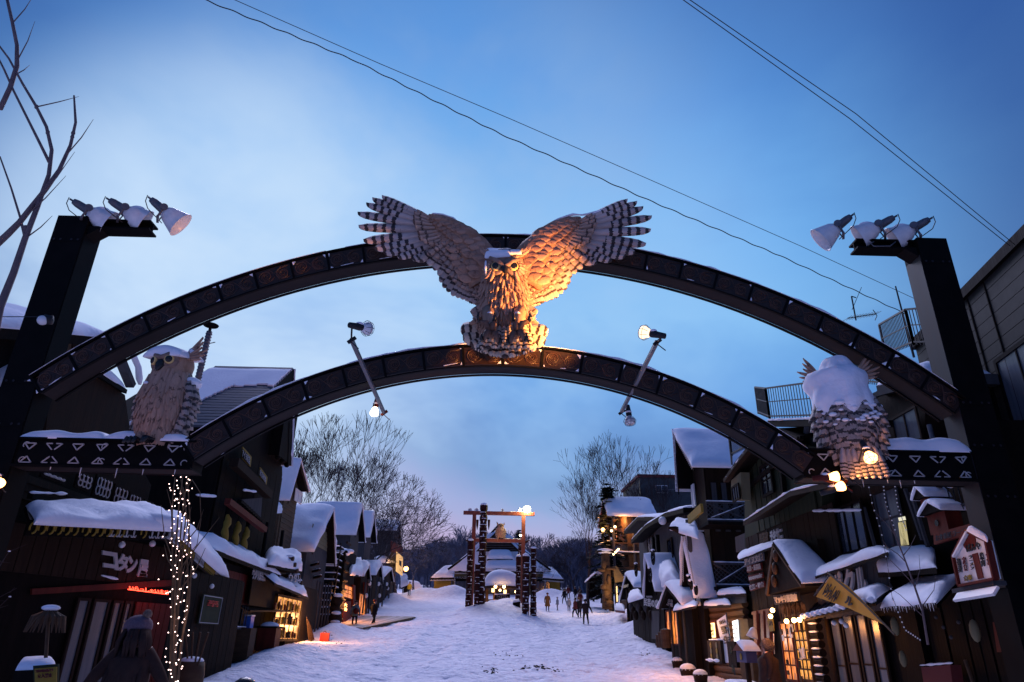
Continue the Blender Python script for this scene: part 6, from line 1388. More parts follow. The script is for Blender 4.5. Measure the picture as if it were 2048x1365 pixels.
def bare_tree(kind, label, px, top, Y, group, rot=0., wide=1., dx=0, bark=None):
    p = PY(px, top, Y); H0 = {'tall': 20, 'broad': 15, 'open': 22, 'small': 11}[kind]; zb = G0(Y)-.2; s = (p.z-zb)/H0
    key = (kind, bark)
    if key not in TMc:
        V, F, VT, FT = TP[kind]; a = bpy.data.meshes.new('trunk'); a.from_pydata(V, [], F); a.materials.append(bark or M_bark2); b = bpy.data.meshes.new('crown'); b.from_pydata(VT, [], FT); b.materials.append(bark or M_bark2); TMc[key] = (a, b)
    t = thing('bare_tree', label, 'tree', (p.x+dx, Y, zb), group); Mt = Matrix.Translation((p.x+dx, Y, zb)) @ Matrix.Rotation(rot, 4, 'Z') @ Matrix.Diagonal((s*wide, s*wide, s, 1))
    link('trunk', TMc[key][0], t, None, Mt); link('crown', TMc[key][1], t, None, Mt); return t
LG = 'bare trees behind the left row'; RG = 'bare trees behind the right row'; BG = 'trees closing off the far end of the street'
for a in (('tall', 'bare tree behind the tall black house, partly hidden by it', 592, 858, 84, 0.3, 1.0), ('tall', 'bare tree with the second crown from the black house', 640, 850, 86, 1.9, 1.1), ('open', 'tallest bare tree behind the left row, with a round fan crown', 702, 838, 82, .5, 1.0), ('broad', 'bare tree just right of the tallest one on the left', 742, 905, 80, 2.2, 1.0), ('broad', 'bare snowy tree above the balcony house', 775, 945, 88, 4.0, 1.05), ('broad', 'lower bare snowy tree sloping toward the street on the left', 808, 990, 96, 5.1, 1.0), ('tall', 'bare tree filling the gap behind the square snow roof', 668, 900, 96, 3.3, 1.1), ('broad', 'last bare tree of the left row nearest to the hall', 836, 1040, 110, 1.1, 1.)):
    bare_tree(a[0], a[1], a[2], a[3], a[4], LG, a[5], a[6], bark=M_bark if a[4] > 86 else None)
for a in (('open', 'tall forked bare tree beside the lit chalet, leaning over the street', 1168, 880, 78, 2.0, .9), ('open', 'bare tree rising above the grey block house', 1270, 868, 74, 4.1, .85), ('tall', 'faint bare tree right of the one above the grey block', 1330, 935, 84, 1.0, 1.0), ('broad', 'low spreading bare tree left of the lit chalet', 1150, 1055, 112, .2, 1.1), ('tall', 'thin bare tree between the fork tree and the conifer', 1196, 985, 92, 3.0, .8), ('open', 'bare tree leaning left behind the dark hut', 1180, 960, 96, 5., .9)):
    bare_tree(a[0], a[1], a[2], a[3], a[4], RG, a[5], a[6])
def conifer(label, px, top, Y, wide, seed=1, group='snowy conifers'):
    p = PY(px, top, Y); zb = G0(Y)-.2; H = p.z-zb; rg = random.Random(seed); t = thing('conifer_tree', label, 'tree', (p.x, Y, zb), group)
    MB().tube([(p.x, Y, zb), (p.x, Y, zb+H*.6), (p.x, Y, zb+H*.98)], [.28, .16, .02], 7).build('trunk', M_bark2, t, smooth=True)
    V, F = [], []; VS, FS = [], []
    z = H*.18
    while z < H*.97:
        f_ = 1-(z/H); rad = wide*(.12+f_**.85)*rg.uniform(.7, 1.15); nb = rg.randint(5, 7); a0 = rg.uniform(0, 6.3)
        for i in range(nb):
            th = a0+6.283*i/nb+rg.uniform(-.5, .5); zj = rg.uniform(-.5, .5)*(H*.028+.12)*2; L__ = rad*rg.uniform(.4, 1.2); d = Vector((math.cos(th), math.sin(th), 0)); n = max(3, int(L__/.28))
            for k in range(n):
                c = Vector((p.x, Y, zb+z+zj)) + d*L__*(k+.6)/n - Z3*(.22*L__*((k+1)/n)**1.6); w_ = .42*(1-.35*k/n)+.1
                for q in range(3):
                    o = Vector((rg.gauss(0, .16), rg.gauss(0, .16), rg.gauss(0, .05))); sd_ = Vector((-d.y, d.x, 0))*w_*rg.uniform(.5, 1); dd = d*w_*rg.uniform(.5, 1.); kk = len(V)
                    V += [tuple(c+o-sd_), tuple(c+o+dd-Z3*.12), tuple(c+o+sd_), tuple(c+o-dd*.4-Z3*.08)]; F.append((kk, kk+1, kk+2, kk+3))
                if rg.random() < .42: kk = len(VS); sd_ = Vector((-d.y, d.x, 0))*w_*.6; VS += [tuple(c-sd_+Z3*.08), tuple(c+d*w_*.7+Z3*.0), tuple(c+sd_+Z3*.08), tuple(c-d*w_*.3+Z3*.1)]; FS.append((kk, kk+1, kk+2, kk+3))
        z += H*.028+.12
    MB().add(V, F).build('crown', M_needle, t); MB().add(VS, FS).build('branch_snow', M_snow, t)
    return t
conifer('tall dark conifer with snow on its branches next to the lit chalet', 1213, 962, 72, 3.0, 2)
conifer('small conifer tip behind the gate cross beam', 1037, 1058, 135, 3.0, 3)
# woods: two broad masses of far trees
def woods(name, label, spots, mats_):
    VV = []; FF = []; base = 0
    src = []
    for k in ('small', 'broad'):
        V, F, VT, FT = TP[k]; a = np.array(list(V)+list(VT)); f_ = [tuple(q) for q in F]+[tuple(j+len(V) for j in q) for q in FT]; src.append((a, np.array(f_), {'small': 11, 'broad': 15}[k]))
    rg = random.Random(4); vs = []; fs = []; n0 = 0
    for (x, y, H) in spots:
        a, f_, H0 = src[0] if rg.random() < .8 else src[1]; th = rg.uniform(0, 6.28); s = H/H0; c, s_ = math.cos(th)*s, math.sin(th)*s
        b = np.c_[a[:, 0]*c-a[:, 1]*s_+x, a[:, 0]*s_+a[:, 1]*c+y, a[:, 2]*s+G0(y)-.3]; vs.append(b); fs.append(f_+n0); n0 += len(b)
    v = np.vstack(vs); f_ = np.vstack(fs); me = bpy.data.meshes.new(name); me.vertices.add(len(v)); me.vertices.foreach_set('co', v.ravel()); me.loops.add(f_.size); me.loops.foreach_set('vertex_index', f_.ravel().astype(np.int32)); me.polygons.add(len(f_)); me.polygons.foreach_set('loop_start', np.arange(0, f_.size, 4, dtype=np.int32)); me.polygons.foreach_set('loop_total', np.full(len(f_), 4, dtype=np.int32)); me.update(calc_edges=True); me.materials.append(mats_)
    o = bpy.data.objects.new(name, me); col.objects.link(o); tag(o, label, 'woods', kind='stuff'); return o
rg = random.Random(9); sp = []
for i in range(150):
    px = rg.uniform(1060, 1230); Y = rg.uniform(135, 175); top = 1085-6*math.sin(px*.05)+rg.uniform(-8, 16)+(0 if px > 1090 else 12); p = PY(px, top, Y); sp.append((p.x, Y, p.z-G0(Y)))
for i in range(110):
    px = rg.uniform(700, 935); Y = rg.uniform(140, 175); top = 1098-(18 if px > 860 else 0)+rg.uniform(-8, 18); p = PY(px, top, Y); sp.append((p.x, Y, p.z-G0(Y)))
for i in range(70):
    Y = rg.uniform(150, 190); x = rg.choice((rg.uniform(-90, -30), rg.uniform(20, 90), rg.uniform(-15, 15))); sp.append((x, Y, rg.uniform(9, 14)))
M_far = mat('misty_distant_bark', (.085, .085, .12), (.34, .34, .44), .5, rough=1, spec=0)  # pale for snowy branches, with blue mist put into the bark colour
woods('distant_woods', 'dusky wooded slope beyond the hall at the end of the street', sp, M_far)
for i, (px, top, Y) in enumerate(((885, 1082, 140), (905, 1079, 150), (925, 1086, 136), (1075, 1080, 142), (1095, 1088, 134), (1118, 1078, 150), (1142, 1083, 138))):
    bare_tree('broad', ('leftmost rosy bare tree beyond the hall', 'rosy bare tree just left of the hall roof', 'bare tree touching the left edge of the hall roof', 'rosy bare tree just right of the totem gate', 'bare tree above the right wing of the hall', 'bare tree above the small child at the street end', 'bare tree above the dark pair at the street end')[i], px, top, Y, BG, i*1.3, .9, bark=M_twig)
hills = MB(); xs = np.linspace(-260, 260, 60); V = []
for j, (y, h) in enumerate(((178, 0), (190, 7), (215, 14), (260, 17), (330, 10))):
    for x in xs: V.append((x, y, G0(min(y, 220))-1+h*(.7+.35*nz((x*.02, y*.01, 3)))))
F = [(j*60+i, j*60+i+1, (j+1)*60+i+1, (j+1)*60+i) for j in range(4) for i in range(59)]
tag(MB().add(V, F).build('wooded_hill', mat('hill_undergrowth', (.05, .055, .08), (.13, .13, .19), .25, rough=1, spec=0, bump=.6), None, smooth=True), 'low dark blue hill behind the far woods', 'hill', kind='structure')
# street lamp and far little roofs on the left
t = thing('street_lamp', 'glowing orange street lamp beyond the balcony house', 'street lamp', PY(812, 1190, 112)); p = PY(812, 1138, 112); MB().ball(p, .38, 14).build('globe', E_orange, t, smooth=True); MB().tube([(p.x-.3, 112.3, G0(112)), (p.x-.3, 112.3, p.z+.3), (p.x, 112.1, p.z+.3)], .07, 6).build('pole', M_dark, t); point(p+V3(0, -.8, -.2), (1, .45, .12), 900, .4)
for (a, b, c_, d, lb, Y) in (((802, 1176), (818, 1170), (814, 1152), (800, 1150), 'small snow-covered shed roof below the street lamp', 104), ((812, 1186), (850, 1184), (838, 1166), (815, 1163), 'low snow-covered stall roof farthest up on the left', 118)):
    t = thing('snowy_shed', lb, 'shed', PY(a[0]+10, 1192, Y)); P = [PY(*a, Y-1), PY(*b, Y-1), PY(*c_, Y+1.5), PY(*d, Y+1.5)]; snow_slab('roof_snow', *P, .5, t, 12, 10); MB().prism(P, (0, 0, -.2)).build('roof_slope', M_dark, t); MB().prism([P[0]+V3(.3, .4, -.1), P[1]+V3(-.3, .4, -.1), V3(P[1].x-.3, Y-.6, G0(Y)-.3), V3(P[0].x+.3, Y-.6, G0(Y)-.3)], (0, 2, 0)).build('wall', M_dark2, t)
# ------------------------------------------------------------------ right row
XR = 8.0
# tiled building at the right edge
W0 = V3(11.0, 12.16, 0); az = R_(9.0); Wd = V3(math.sin(az), math.cos(az), 0); Wn = V3(-Wd.y, Wd.x, 0)
def WF(px, py, off=0):
    d = ray(px, py); t = (W0+Wn*off-EYE).dot(Wn)/d.dot(Wn); return EYE+d*t
r = thing('tiled_building', 'flat-roofed tiled building with large curtained windows behind the right arch post', 'building', (12, 14, 0))
end = WF(1831, 691); ztop = end.z; A = W0-Wd*6; B = V3(end.x, end.y, 0)
MB().prism([A, B, B+V3(6, 0, 0), A+V3(6, 0, 0)], (0, 0, ztop)).build('wall', M_tile, r)
MB().prism([A+Wn*.12+Z3*(ztop-.1), B+Wn*.12+Wd*.1+Z3*(ztop-.1), B+V3(6, .1, ztop-.1), A+V3(6, 0, ztop-.1)], (0, 0, .25)).build('coping', M_dark, r)
snow_slab('roof_snow', A+Z3*(ztop+.15), B+Z3*(ztop+.15), B+V3(2, 0, ztop+.15), A+V3(2, 0, ztop+.15), .16, r, 30, 8, .9)
LW = (B-A).length; nr_ = int(ztop/.30); 
for i in range(int(4.0/.30), nr_):                     # courses of facing tiles
    MB().prism([A+Z3*(i*.30), A+Wd*LW+Z3*(i*.30), A+Wd*LW+Z3*(i*.30+.285), A+Z3*(i*.30+.285)], Wn*.018).build('tile_course', M_tile, r)
for px in (1905, 1924, 1968): a_, b_ = WF(px, 560+(px-1905)*.2, .03), WF(px+60, 860, .03); MB().bar(V3(a_.x, a_.y, 4), V3(a_.x, a_.y, ztop-.1), .03).build('joint_strip', M_dark, r)
def winW(tl, br, **k):
    p = WF(*tl, .03); q = WF(*br, .03); z0, z1 = sorted((p.z, q.z)); a_, b_ = sorted([(p.y, p.x), (q.y, q.x)]); return window(r, (a_[1], a_[0]), (b_[1], b_[0]), z0, z1, (Wn.x, Wn.y), M_glass2, fm=M_dark, **k)
p = WF(1973, 655); q = WF(2100, 720, 0)
window(r, (q.x, q.y), (p.x, p.y), 6.05, 7.7, (Wn.x, Wn.y), M_glass2, cols=2, fm=M_dark, fw_=.09)
p = WF(1948, 700); q = WF(1965, 700); window(r, (q.x, q.y), (p.x, p.y), 6.1, 7.6, (Wn.x, Wn.y), M_glass2, cols=1, fm=M_dark)
p = WF(2038, 870, .2); MB().ball(p, .18, 10, (1, 1, .8)).build('wall_lamp', M_grey, r, smooth=True); MB().prism([WF(2008, 850, .05), WF(2016, 850, .05), WF(2016, 868, .05), WF(2008, 868, .05)], Wn*.1).build('vent', M_grey, r)
# rooftop railings
def railing(name, label, P, h, n, parent=None, group='metal rooftop railings'):
    t = thing(name, label, 'railing', P[0], group)
    for i in range(len(P)-1):
        a, b = Vector(P[i]), Vector(P[i+1])
        MB().bar(a+Z3*h, b+Z3*h, .045).build('top_rail', M_cable, t); MB().bar(a+Z3*.08, b+Z3*.08, .04).build('bottom_rail', M_cable, t); MB().bar(a+Z3*h*.55, b+Z3*h*.55, .025).build('middle_rail', M_cable, t)
        m = max(2, int((b-a).length/n))
        for k in range(m+1): q = a.lerp(b, k/m); MB().bar(q, q+Z3*h, .05 if k in (0, m) else .016).build('post' if k in (0, m) else 'bar', M_cable, t)
    return t
railing('rooftop_railing', 'slanting railing on the tiled building roof beside the right post', [PX(1772, 712, 10.6), PX(1828, 690, 9.9), PX(1870, 690, 9.9)], .95, .12)
railing('rooftop_railing', 'railing behind the upper arch with snow at its foot', [PX(1716, 722, 10.3), PX(1735, 768, 9.8), PX(1790, 775, 9.6)], .75, .11)
snow_pile = thing('roof_terrace', 'snowy roof terrace edge behind the right owl', 'terrace', (10.5, 15, 7)); a_, b_ = PX(1752, 772, 9.6), PX(1850, 745, 9.6)
MB().prism([a_, b_, b_+V3(2, 0, 0), a_+V3(2, 0, 0)], (0, 0, -.25)).build('slab', M_grey, snow_pile); snow_slab('snow_cap', a_, b_, b_+V3(1.5, 0, 0), a_+V3(1.5, 0, 0), .3, snow_pile, 16, 8, .5)
t = railing('platform_railing', 'rectangular railing on the flat platform left of the right owl', [PX(1517, 828, 8.6), PX(1540, 838, 7.9), V3(*PX(1652, 836, 7.9))], .95, .17)
a_, b_ = PX(1535, 842, 7.85), PX(1652, 838, 7.85); MB().prism([a_, b_, b_+V3(1.6, 0, 0), a_+V3(1.6, 0, 0)], (0, 0, -.18)).build('platform', M_dark, t); snow_line('snow_cap', [a_+Z3*.03, b_+Z3*.03], .05, t); 
MB().tube([PX(1615, 850, 8.2), PX(1613, 873, 8.2)], .09, 8).build('strut', M_galv, t)
railing('stair_cage_railing', 'cage-like stair railing between snowy gable roof and green house', [PX(1464, 930, 8.6), PX(1464, 912, 8.2), PX(1506, 890, 8.0)], 1.0, .12)
# antennas
t = thing('tv_antenna', 'television antenna with many cross rods above the right arch', 'antenna', PY(1712, 640, 15))
MB().tube([PY(1712, 641, 15), PY(1703, 593, 15)], .018, 6).build('mast', M_cable, t); MB().tube([PY(1703, 593, 15), PY(1712, 596, 15)], .014, 5).build('arm', M_cable, t); MB().tube([PY(1704, 620, 15), PY(1723, 575, 15)], .007, 5).build('element', M_cable, t)
a_, b_ = PY(1695, 637, 15), PY(1753, 628, 15); MB().tube([a_, b_], .012, 5).build('boom', M_cable, t)
for i in range(11): q = a_.lerp(b_, i/10); MB().tube([q-V3(.02, .25, .05), q+V3(.02, .25, .05)], .005, 4).build('element', M_cable, t)
MB().tube([PY(1746, 620, 15), PY(1754, 632, 15), PY(1750, 641, 15)], .01, 5).build('reflector', M_cable, t)
t = thing('mast_pole', 'thin bare mast rising from the roof left of the right post', 'mast', PX(1822, 700, 10)); MB().tube([PX(1828, 715, 10), PX(1791, 573, 10)], [.03, .018], 6).build('pole', M_cable, t)
# cream gabled house behind the right owl
r = thing('trimmed_gable_house', 'house with pale roof trim and big dark sliding window behind the right owl', 'house', (10, 16, 0))
MB().prism([PX(1755, 1000, 9.8), PX(1640, 1000, 9.8), PX(1640, 862, 9.8), PX(1760, 778, 9.8), PX(1850, 752, 9.8), PX(1850, 1000, 9.8)], (3, 0, 0)).build('wall', M_dark2, r)
MB().bar(PX(1752, 790, 9.6), PX(1850, 762, 9.6), .10, .12).build('barge_board', M_grey, r); MB().bar(PX(1752, 790, 9.6), PX(1630, 900, 9.6), .10, .12).build('barge_board', M_grey, r)
winX(r, 9.7, (1786, 838), (1852, 880), -1, M_glass2, cols=2, fm=M_dark2)
boards(r, (9.78, 15.2), (9.78, 19.5), 3.9, lambda t_: 6.4-.6*t_, (-1, 0), .3, M_dark2)
P = [PX(1690, 992, 9.0), PX(1742, 952, 9.0), PX(1772, 935, 9.9), PX(1720, 960, 9.9)]; MB().prism(P, (0, 0, -.12)).build('porch_roof', M_grey, r); snow_slab('roof_snow', *P, .22, r, 12, 8)
MB().tube([PX(1858, 850, 9.3), PX(1866, 880, 9.3)], .05, 8).build('pipe', M_galv, r)
# lit window bay right of the lamps
r = thing('window_bay_house', 'dark boarded house with a tall lit white-framed window and birdhouses', 'house', (9.2, 14, 0))
MB().box((8.9, 11.6, 0), (12, 18.6, 5.4)).build('wall', M_dark, r)
winX(r, 8.86, (1750, 985), (1822, 1094), -1, M_glass2, cols=2, rows=2, fm=M_grey, fw_=.07)
MB().prism(qX(8.79, (1797, 1046), (1811, 1042), (1818, 1090), (1803, 1092)), (-.01, 0, 0)).build('lit_room', E_win3, r)
MB().prism(qX(8.785, (1797, 1036), (1810, 1033), (1812, 1040), (1799, 1043)), (-.01, 0, 0)).build('lit_ceiling', E('room_light', (.9, .85, .6), .9), r)
boards(r, (8.88, 11.6), (8.88, 13.3), 3.2, 5.3, (-1, 0), .22, M_dark2); boards(r, (8.88, 15.8), (8.88, 18.5), 3.2, 5.3, (-1, 0), .28, M_dark2)
for a_, b_ in (((1822, 985), (1856, 1095)), ((1810, 978), (1845, 1080)), ((1728, 1015), (1752, 1100))): MB().bar(PX(*a_, 8.6), PX(*b_, 8.6), .06).build('leaning_board', M_grey, r)
MB().bar(PX(1745, 985, 8.5), PX(1850, 945, 8.5), .12).build('eave_beam', M_dark2, r)
p = PX(1648, 1020, 8.3); q = PX(1722, 1115, 8.3); window(r, (8.6, q.y), (8.6, p.y), 3.7, 4.85, (-1, 0), M_glass, cols=3, fm=M_dark); snow_line('ledge_snow', qX(8.5, (1626, 1022), (1722, 1020)), .07, r)
P = [PX(1755, 1146, 7.9), PX(1872, 1136, 7.9), PX(1868, 1098, 8.85), PX(1752, 1106, 8.85)]; MB().prism(P, (0, 0, -.1)).build('awning', M_dark, r); snow_slab('roof_snow', *P, .16, r, 22, 10, .5)
for i, (x0, y0, x1, y1, lb) in enumerate(((1840, 988, 1864, 1030, 'upper snow-roofed birdhouse by the lit window'), (1853, 1020, 1898, 1062, 'lower red birdhouse with wide snowy roof above the red board'))):
    a_, b_ = PX(x0, y0+12, 8.2), PX(x1, y1, 8.2); t = thing('birdhouse', lb, 'birdhouse', b_, 'birdhouses')
    MB().box((8.2, b_.y, b_.z), (8.5, a_.y, a_.z)).build('box', M_red, t); MB().lathe((8.19, (a_.y+b_.y)/2, (a_.z+b_.z)/2), (-1, 0, 0), [(0, .06), (.01, .06), (.01, 0)], 10).build('entrance_hole', M_black, t)
    m_ = (a_.y+b_.y)/2; MB().prism([(8.1, b_.y-.08, a_.z), (8.1, m_, a_.z+.2), (8.1, a_.y+.08, a_.z)], (.5, 0, 0)).build('roof', M_dark, t); snow_slab('roof_snow', (8.08, b_.y-.1, a_.z+.01), (8.62, b_.y-.1, a_.z+.01), (8.62, m_, a_.z+.22), (8.08, m_, a_.z+.22), .09, t, 8, 6)
    snow_slab('roof_snow', (8.08, a_.y+.1, a_.z+.01), (8.62, a_.y+.1, a_.z+.01), (8.62, m_, a_.z+.22), (8.08, m_, a_.z+.22), .09, t, 8, 6); MB().bar((8.35, (a_.y+b_.y)/2, b_.z), (8.7, (a_.y+b_.y)/2, b_.z-.3), .05).build('bracket', M_dark, t)
t = railing('red_balcony_railing', 'dark red balcony railing with snow beside the right post', [PX(1868, 1040, 8.5), PX(1948, 1012, 8.5)], 1.0, .15, group='balcony railings')
MB().bar(PX(1865, 972, 8.45), PX(1945, 950, 8.45), .12).build('beam', M_red, t); snow_line('snow_cap', qX(8.45, (1858, 976), (1880, 968), (1905, 975)), .04, t)
t = thing('red_signboard', 'dark red signboard with faded pale lettering above the house-shaped menu', 'sign', PX(1915, 1080, 8.0))
MB().prism(qX(8.0, (1866, 1068), (1962, 1042), (1966, 1060), (1868, 1090)), (.06, 0, 0)).build('board', M_red, t); lettering('お食事処 ラーメン そば', (1872, 1071), (1960, 1048), (1873, 1083), X=7.97, m=M_grey, parent=t)
# house-shaped menu sign
t = thing('house_shaped_menu', 'house-shaped white menu board with red circle and black brush lettering', 'sign', PX(1950, 1165, 7.4)); XS = 7.4
E_ = qX(XS, (1909, 1112), (1934, 1062), (1975, 1082), (1992, 1158), (1921, 1172))
MB().prism(E_, (.08, 0, 0)).build('board', M_white, t)
for a_, b_ in zip(E_, E_[1:]+E_[:1]): MB().bar(a_, b_, .10, .035).build('edge_board', M_red, t)
MB().lathe(PX(1938, 1080, XS)+V3(-.002, 0, 0), (-1, 0, 0), [(0, .17), (.012, .17), (.012, 0)], 18).build('red_circle', M_red, t)
MB().prism(qX(XS-.004, (1945, 1109), (1956, 1106), (1968, 1156), (1957, 1159)), (-.012, 0, 0)).build('red_stripe', M_red, t)
lettering('ぱんや', (1932, 1090), (1960, 1083), (1935, 1105), X=XS-.015, m=M_textb, parent=t, bold=.02)
for s_, (x_, y_), m_ in (('蕎麦', (1914, 1118), M_textb), ('定食', (1925, 1115), M_redc), ('ラーメン', (1938, 1112), M_textb), ('焼肉', (1960, 1106), M_textb), ('丼', (1972, 1103), M_redc)):
    n_ = len(s_); lettering(s_, (x_, y_), (x_+7, y_-1.5), (x_+5, y_+28), X=XS-.015, m=m_, parent=t, vertical=True, bold=.02)
lettering('食事', (1928, 1152), (1944, 1149), (1930, 1163), X=XS-.015, m=M_ochre, parent=t, bold=.02)
snow_slab('roof_snow', PX(1976, 1083, XS-.1), PX(1976, 1083, XS+.35), PX(1934, 1060, XS+.35), PX(1934, 1060, XS-.1), .10, t, 10, 8)
MB().bar(PX(1908, 1114, XS-.04), PX(1935, 1064, XS-.04), .06, .03).build('edge_board', M_white, t)
for i in range(26):
    a_ = PX(1918+i*3.1, 1188-i*.55, XS); MB().tube([a_, a_+V3(-.1, 0, -.11)], .028, 6).build('awning_slat', M_white, t)
MB().bar(PX(1916, 1183, XS+.1), PX(2000, 1166, XS+.1), .2, .06).build('awning_board', M_grey, t)
# shop under the near right snow roof
r = thing('near_right_shop', 'dark shop under a wide icicle-edged snow roof, left of the right post', 'shop', (8.6, 12.8, 0))
MB().box((8.5, 9.8, 0), (11.5, 14.4, 2.9)).build('wall', M_dark, r)
P = [PX(1762, 1216, 7.5), PX(1872, 1206, 7.3), PX(1925, 1150, 8.6), PX(1840, 1168, 8.6)]; MB().prism(P, (0, 0, -.08)).build('canopy', M_dark, r); snow_slab('roof_snow', *P, .15, r, 22, 12, .4); icicle_row(r, P[0], P[1], 30, .1)
for i in range(4): MB().ball(PX(1872+i*15, 1235+((i*37) % 5)*10, 8.2), .035, 8).build('globe_lamp', M_grey, r, smooth=True)
for (x_, y_, sz) in ((1790, 1253, .2), (1806, 1318, .17), (1950, 1262, .2)): MB().ball(PX(x_, y_, 8.0), sz*.5, 10, (.8, .8, 1.8)).build('hanging_carving', M_cream, r, smooth=True)
MB().prism(qX(8.3, (1985, 1245), (2012, 1240), (2020, 1300), (1994, 1305)), (.05, 0, 0)).build('poster', M_red, r)
MB().prism(qX(8.1, (1842, 1335), (1900, 1330), (1905, 1366), (1848, 1372)), (.2, 0, 0)).build('display_box', M_redc, r); snow_line('ledge_snow', qX(8.1, (1840, 1331), (1905, 1326)), .04, r)
MB().tube(qX(8.0, (1930, 1320), (1946, 1366)), .03, 6).build('leaning_pole', M_log, r)
for i in range(7): boards(r, (8.48, 10.2+.6*i), (8.48, 10.75+.6*i), 0, 2.6, (-1, 0), .28, M_dark)
# grey board shop with big white sign
r = thing('grey_board_shop', 'shop with grey plank signboard in bulging white katakana above pale folding doors', 'shop', (8.2, 15.6, 0))
MB().box((8.35, 14.5, 0), (11.5, 18.2, 3.4)).build('wall', M_dark, r)
Q = qX(8.05, (1630, 1158), (1772, 1108), (1776, 1218), (1640, 1240)); n_ = 13
for i in range(n_):
    a_, b_ = Q[0].lerp(Q[1], i/n_), Q[0].lerp(Q[1], (i+.94)/n_); c_, d_ = Q[3].lerp(Q[2], (i+.94)/n_), Q[3].lerp(Q[2], i/n_); MB().prism([a_, b_, c_, d_], (.05+.02*(i % 2), 0, 0)).build('plank', M_grey, r)
for s_, q in zip('コポクル', (((1640, 1160), (1662, 1152), (1645, 1200)), ((1664, 1151), (1685, 1142), (1670, 1200)), ((1688, 1142), (1709, 1133), (1696, 1196)), ((1712, 1140), (1732, 1131), (1720, 1200)))):
    lettering(s_, q[0], q[1], q[2], X=8.0, m=M_text, parent=r, name='sign_letter', depth=.05, bold=.035)
P = [PX(1628, 1154, 7.7), PX(1776, 1104, 7.7), PX(1776, 1100, 8.6), PX(1628, 1148, 8.6)]; MB().prism(P, (0, 0, -.06)).build('sign_roof', M_dark, r); snow_slab('roof_snow', *P, .16, r, 26, 8, .5)
P = [PX(1604, 1240, 7.5), PX(1752, 1206, 7.2), PX(1790, 1178, 8.5), PX(1640, 1205, 8.5)]
MB().prism(P, (0, 0, -.05)).build('canopy', M_dark, r)
for i in range(12):
    a_, b_ = P[0].lerp(P[1], (i+.5)/12), P[3].lerp(P[2], (i+.5)/12); MB().tube([a_+Z3*.04, b_+Z3*.04], .055, 7).build('roof_tile', M_grey, r)
    MB().ball(a_+Z3*.07, .08, 8, (1.3, 1, .8)).build('tile_snow', M_snow, r, smooth=True)
snow_slab('roof_snow', P[0].lerp(P[1], .52)+Z3*.08, P[1]+Z3*.08, P[2]+Z3*.08, P[3].lerp(P[2], .35)+Z3*.08, .14, r, 16, 10, .6)
snow_line('roof_snow', [P[0].lerp(P[1], .02)+Z3*.09, P[0].lerp(P[1], .6)+Z3*.09], .05, r)
for i in range(4):
    a_ = PX(1658+i*27, 1255, 8.25); b_ = PX(1658+i*27+25, 1255, 8.25); y0, y1 = sorted((a_.y, b_.y))
    window(r, (8.3, y0+.02), (8.3, y1-.02), .2, 2.35-.12*(i in (0, 3)), (-1, 0), M_glass2, cols=1, rows=2, fm=M_dark2, name='folding_door')
for px, py in ((1683, 1243), (1692, 1251), (1668, 1246)): MB().ball(PX(px, py, 7.6), .06, 8).build('globe_lamp', M_lamp, r, smooth=True)
post(r, (8.1, 17.9), 0, 2.5, .08, M_dark2)
# yellow pennant
t = thing('yellow_pennant', 'long triangular yellow pennant with black brush lettering on a slanting pole', 'pennant', PX(1775, 1255, 7.0)); XP = 7.1
MB().prism(qX(XP, (1661, 1152), (1694, 1172), (1745, 1222), (1772, 1252), (1700, 1218), (1632, 1194)), (.015, 0, 0)).build('cloth', mat('pennant_cloth', (.62, .25, .012), (.70, .30, .02), 8, rough=.7), t)
MB().tube(qX(XP-.03, (1655, 1145), (1720, 1200), (1790, 1270)), .02, 7).build('pole', M_log, t); MB().tube(qX(XP-.03, (1628, 1192), (1660, 1150)), .015, 6).build('cross_bar', M_grey, t)
lettering('いらっしゃい', (1658, 1165), (1684, 1180), (1644, 1192), X=XP-.02, m=M_textb, parent=t, bold=.01); lettering('ル', (1694, 1190), (1708, 1200), (1690, 1206), X=XP-.02, m=M_textb, parent=t, bold=.04)

# brown shop with steep porch gable and lit door
r = thing('brown_craft_shop', 'brown shop with four-line signboard, narrow snowy gable and brightly lit door', 'shop', (8.2, 20.5, 0))
MB().box((8.3, 18.2, 0), (11.5, 23.6, 4.2)).build('wall', M_dark2, r)
boards(r, (8.25, 20.0), (8.25, 23.3), 2.3, 4.3, (-1, 0), .25, M_dark2)
P = [PX(1476, 1120, 7.6), PX(1552, 1090, 7.6), PX(1552, 1086, 8.8), PX(1478, 1114, 8.8)]; MB().prism(P, (0, 0, -.06)).build('roof_slope', M_dark, r); snow_slab('roof_snow', *P, .14, r, 18, 8, .4)
for s_, a_, b_, c_, m1 in (('アイヌ文様', (1489, 1118), (1525, 1106), (1490, 1132), mat('blue_grey_board', (.10, .14, .2), rough=.7)), ('木彫・民芸品', (1494, 1133), (1521, 1127), (1495, 1144), M_redc), ('souvenir', (1497, 1153), (1524, 1146), (1499, 1161), M_redc), ('喫茶・軽食', (1499, 1171), (1527, 1163), (1501, 1181), M_redc)):
    bo = MB().prism(qX(8.12, (a_[0]-1, a_[1]-1), (b_[0]+1, b_[1]-1), (b_[0]+2, b_[1]+c_[1]-a_[1]+1), (c_[0]-1, c_[1]+2)), (.04, 0, 0)).build('signboard', m1, r); lettering(s_, a_, b_, c_, X=8.08, parent=bo, bold=.03)
A_, Bl, Br = PX(1549, 1090, 7.4), PX(1535, 1190, 7.4), PX(1606, 1172, 7.4)        # steep porch gable
MB().prism([A_, Bl, Br], (.9, 0, 0)).build('porch_gable', M_dark, r)
MB().prism([A_+V3(-.05, 0, 0), Br+V3(-.05, 0, 0), Br+V3(1.4, 0, 0), A_+V3(1.4, 0, 0)], (0, -.03, .08)).build('porch_roof', M_dark2, r)
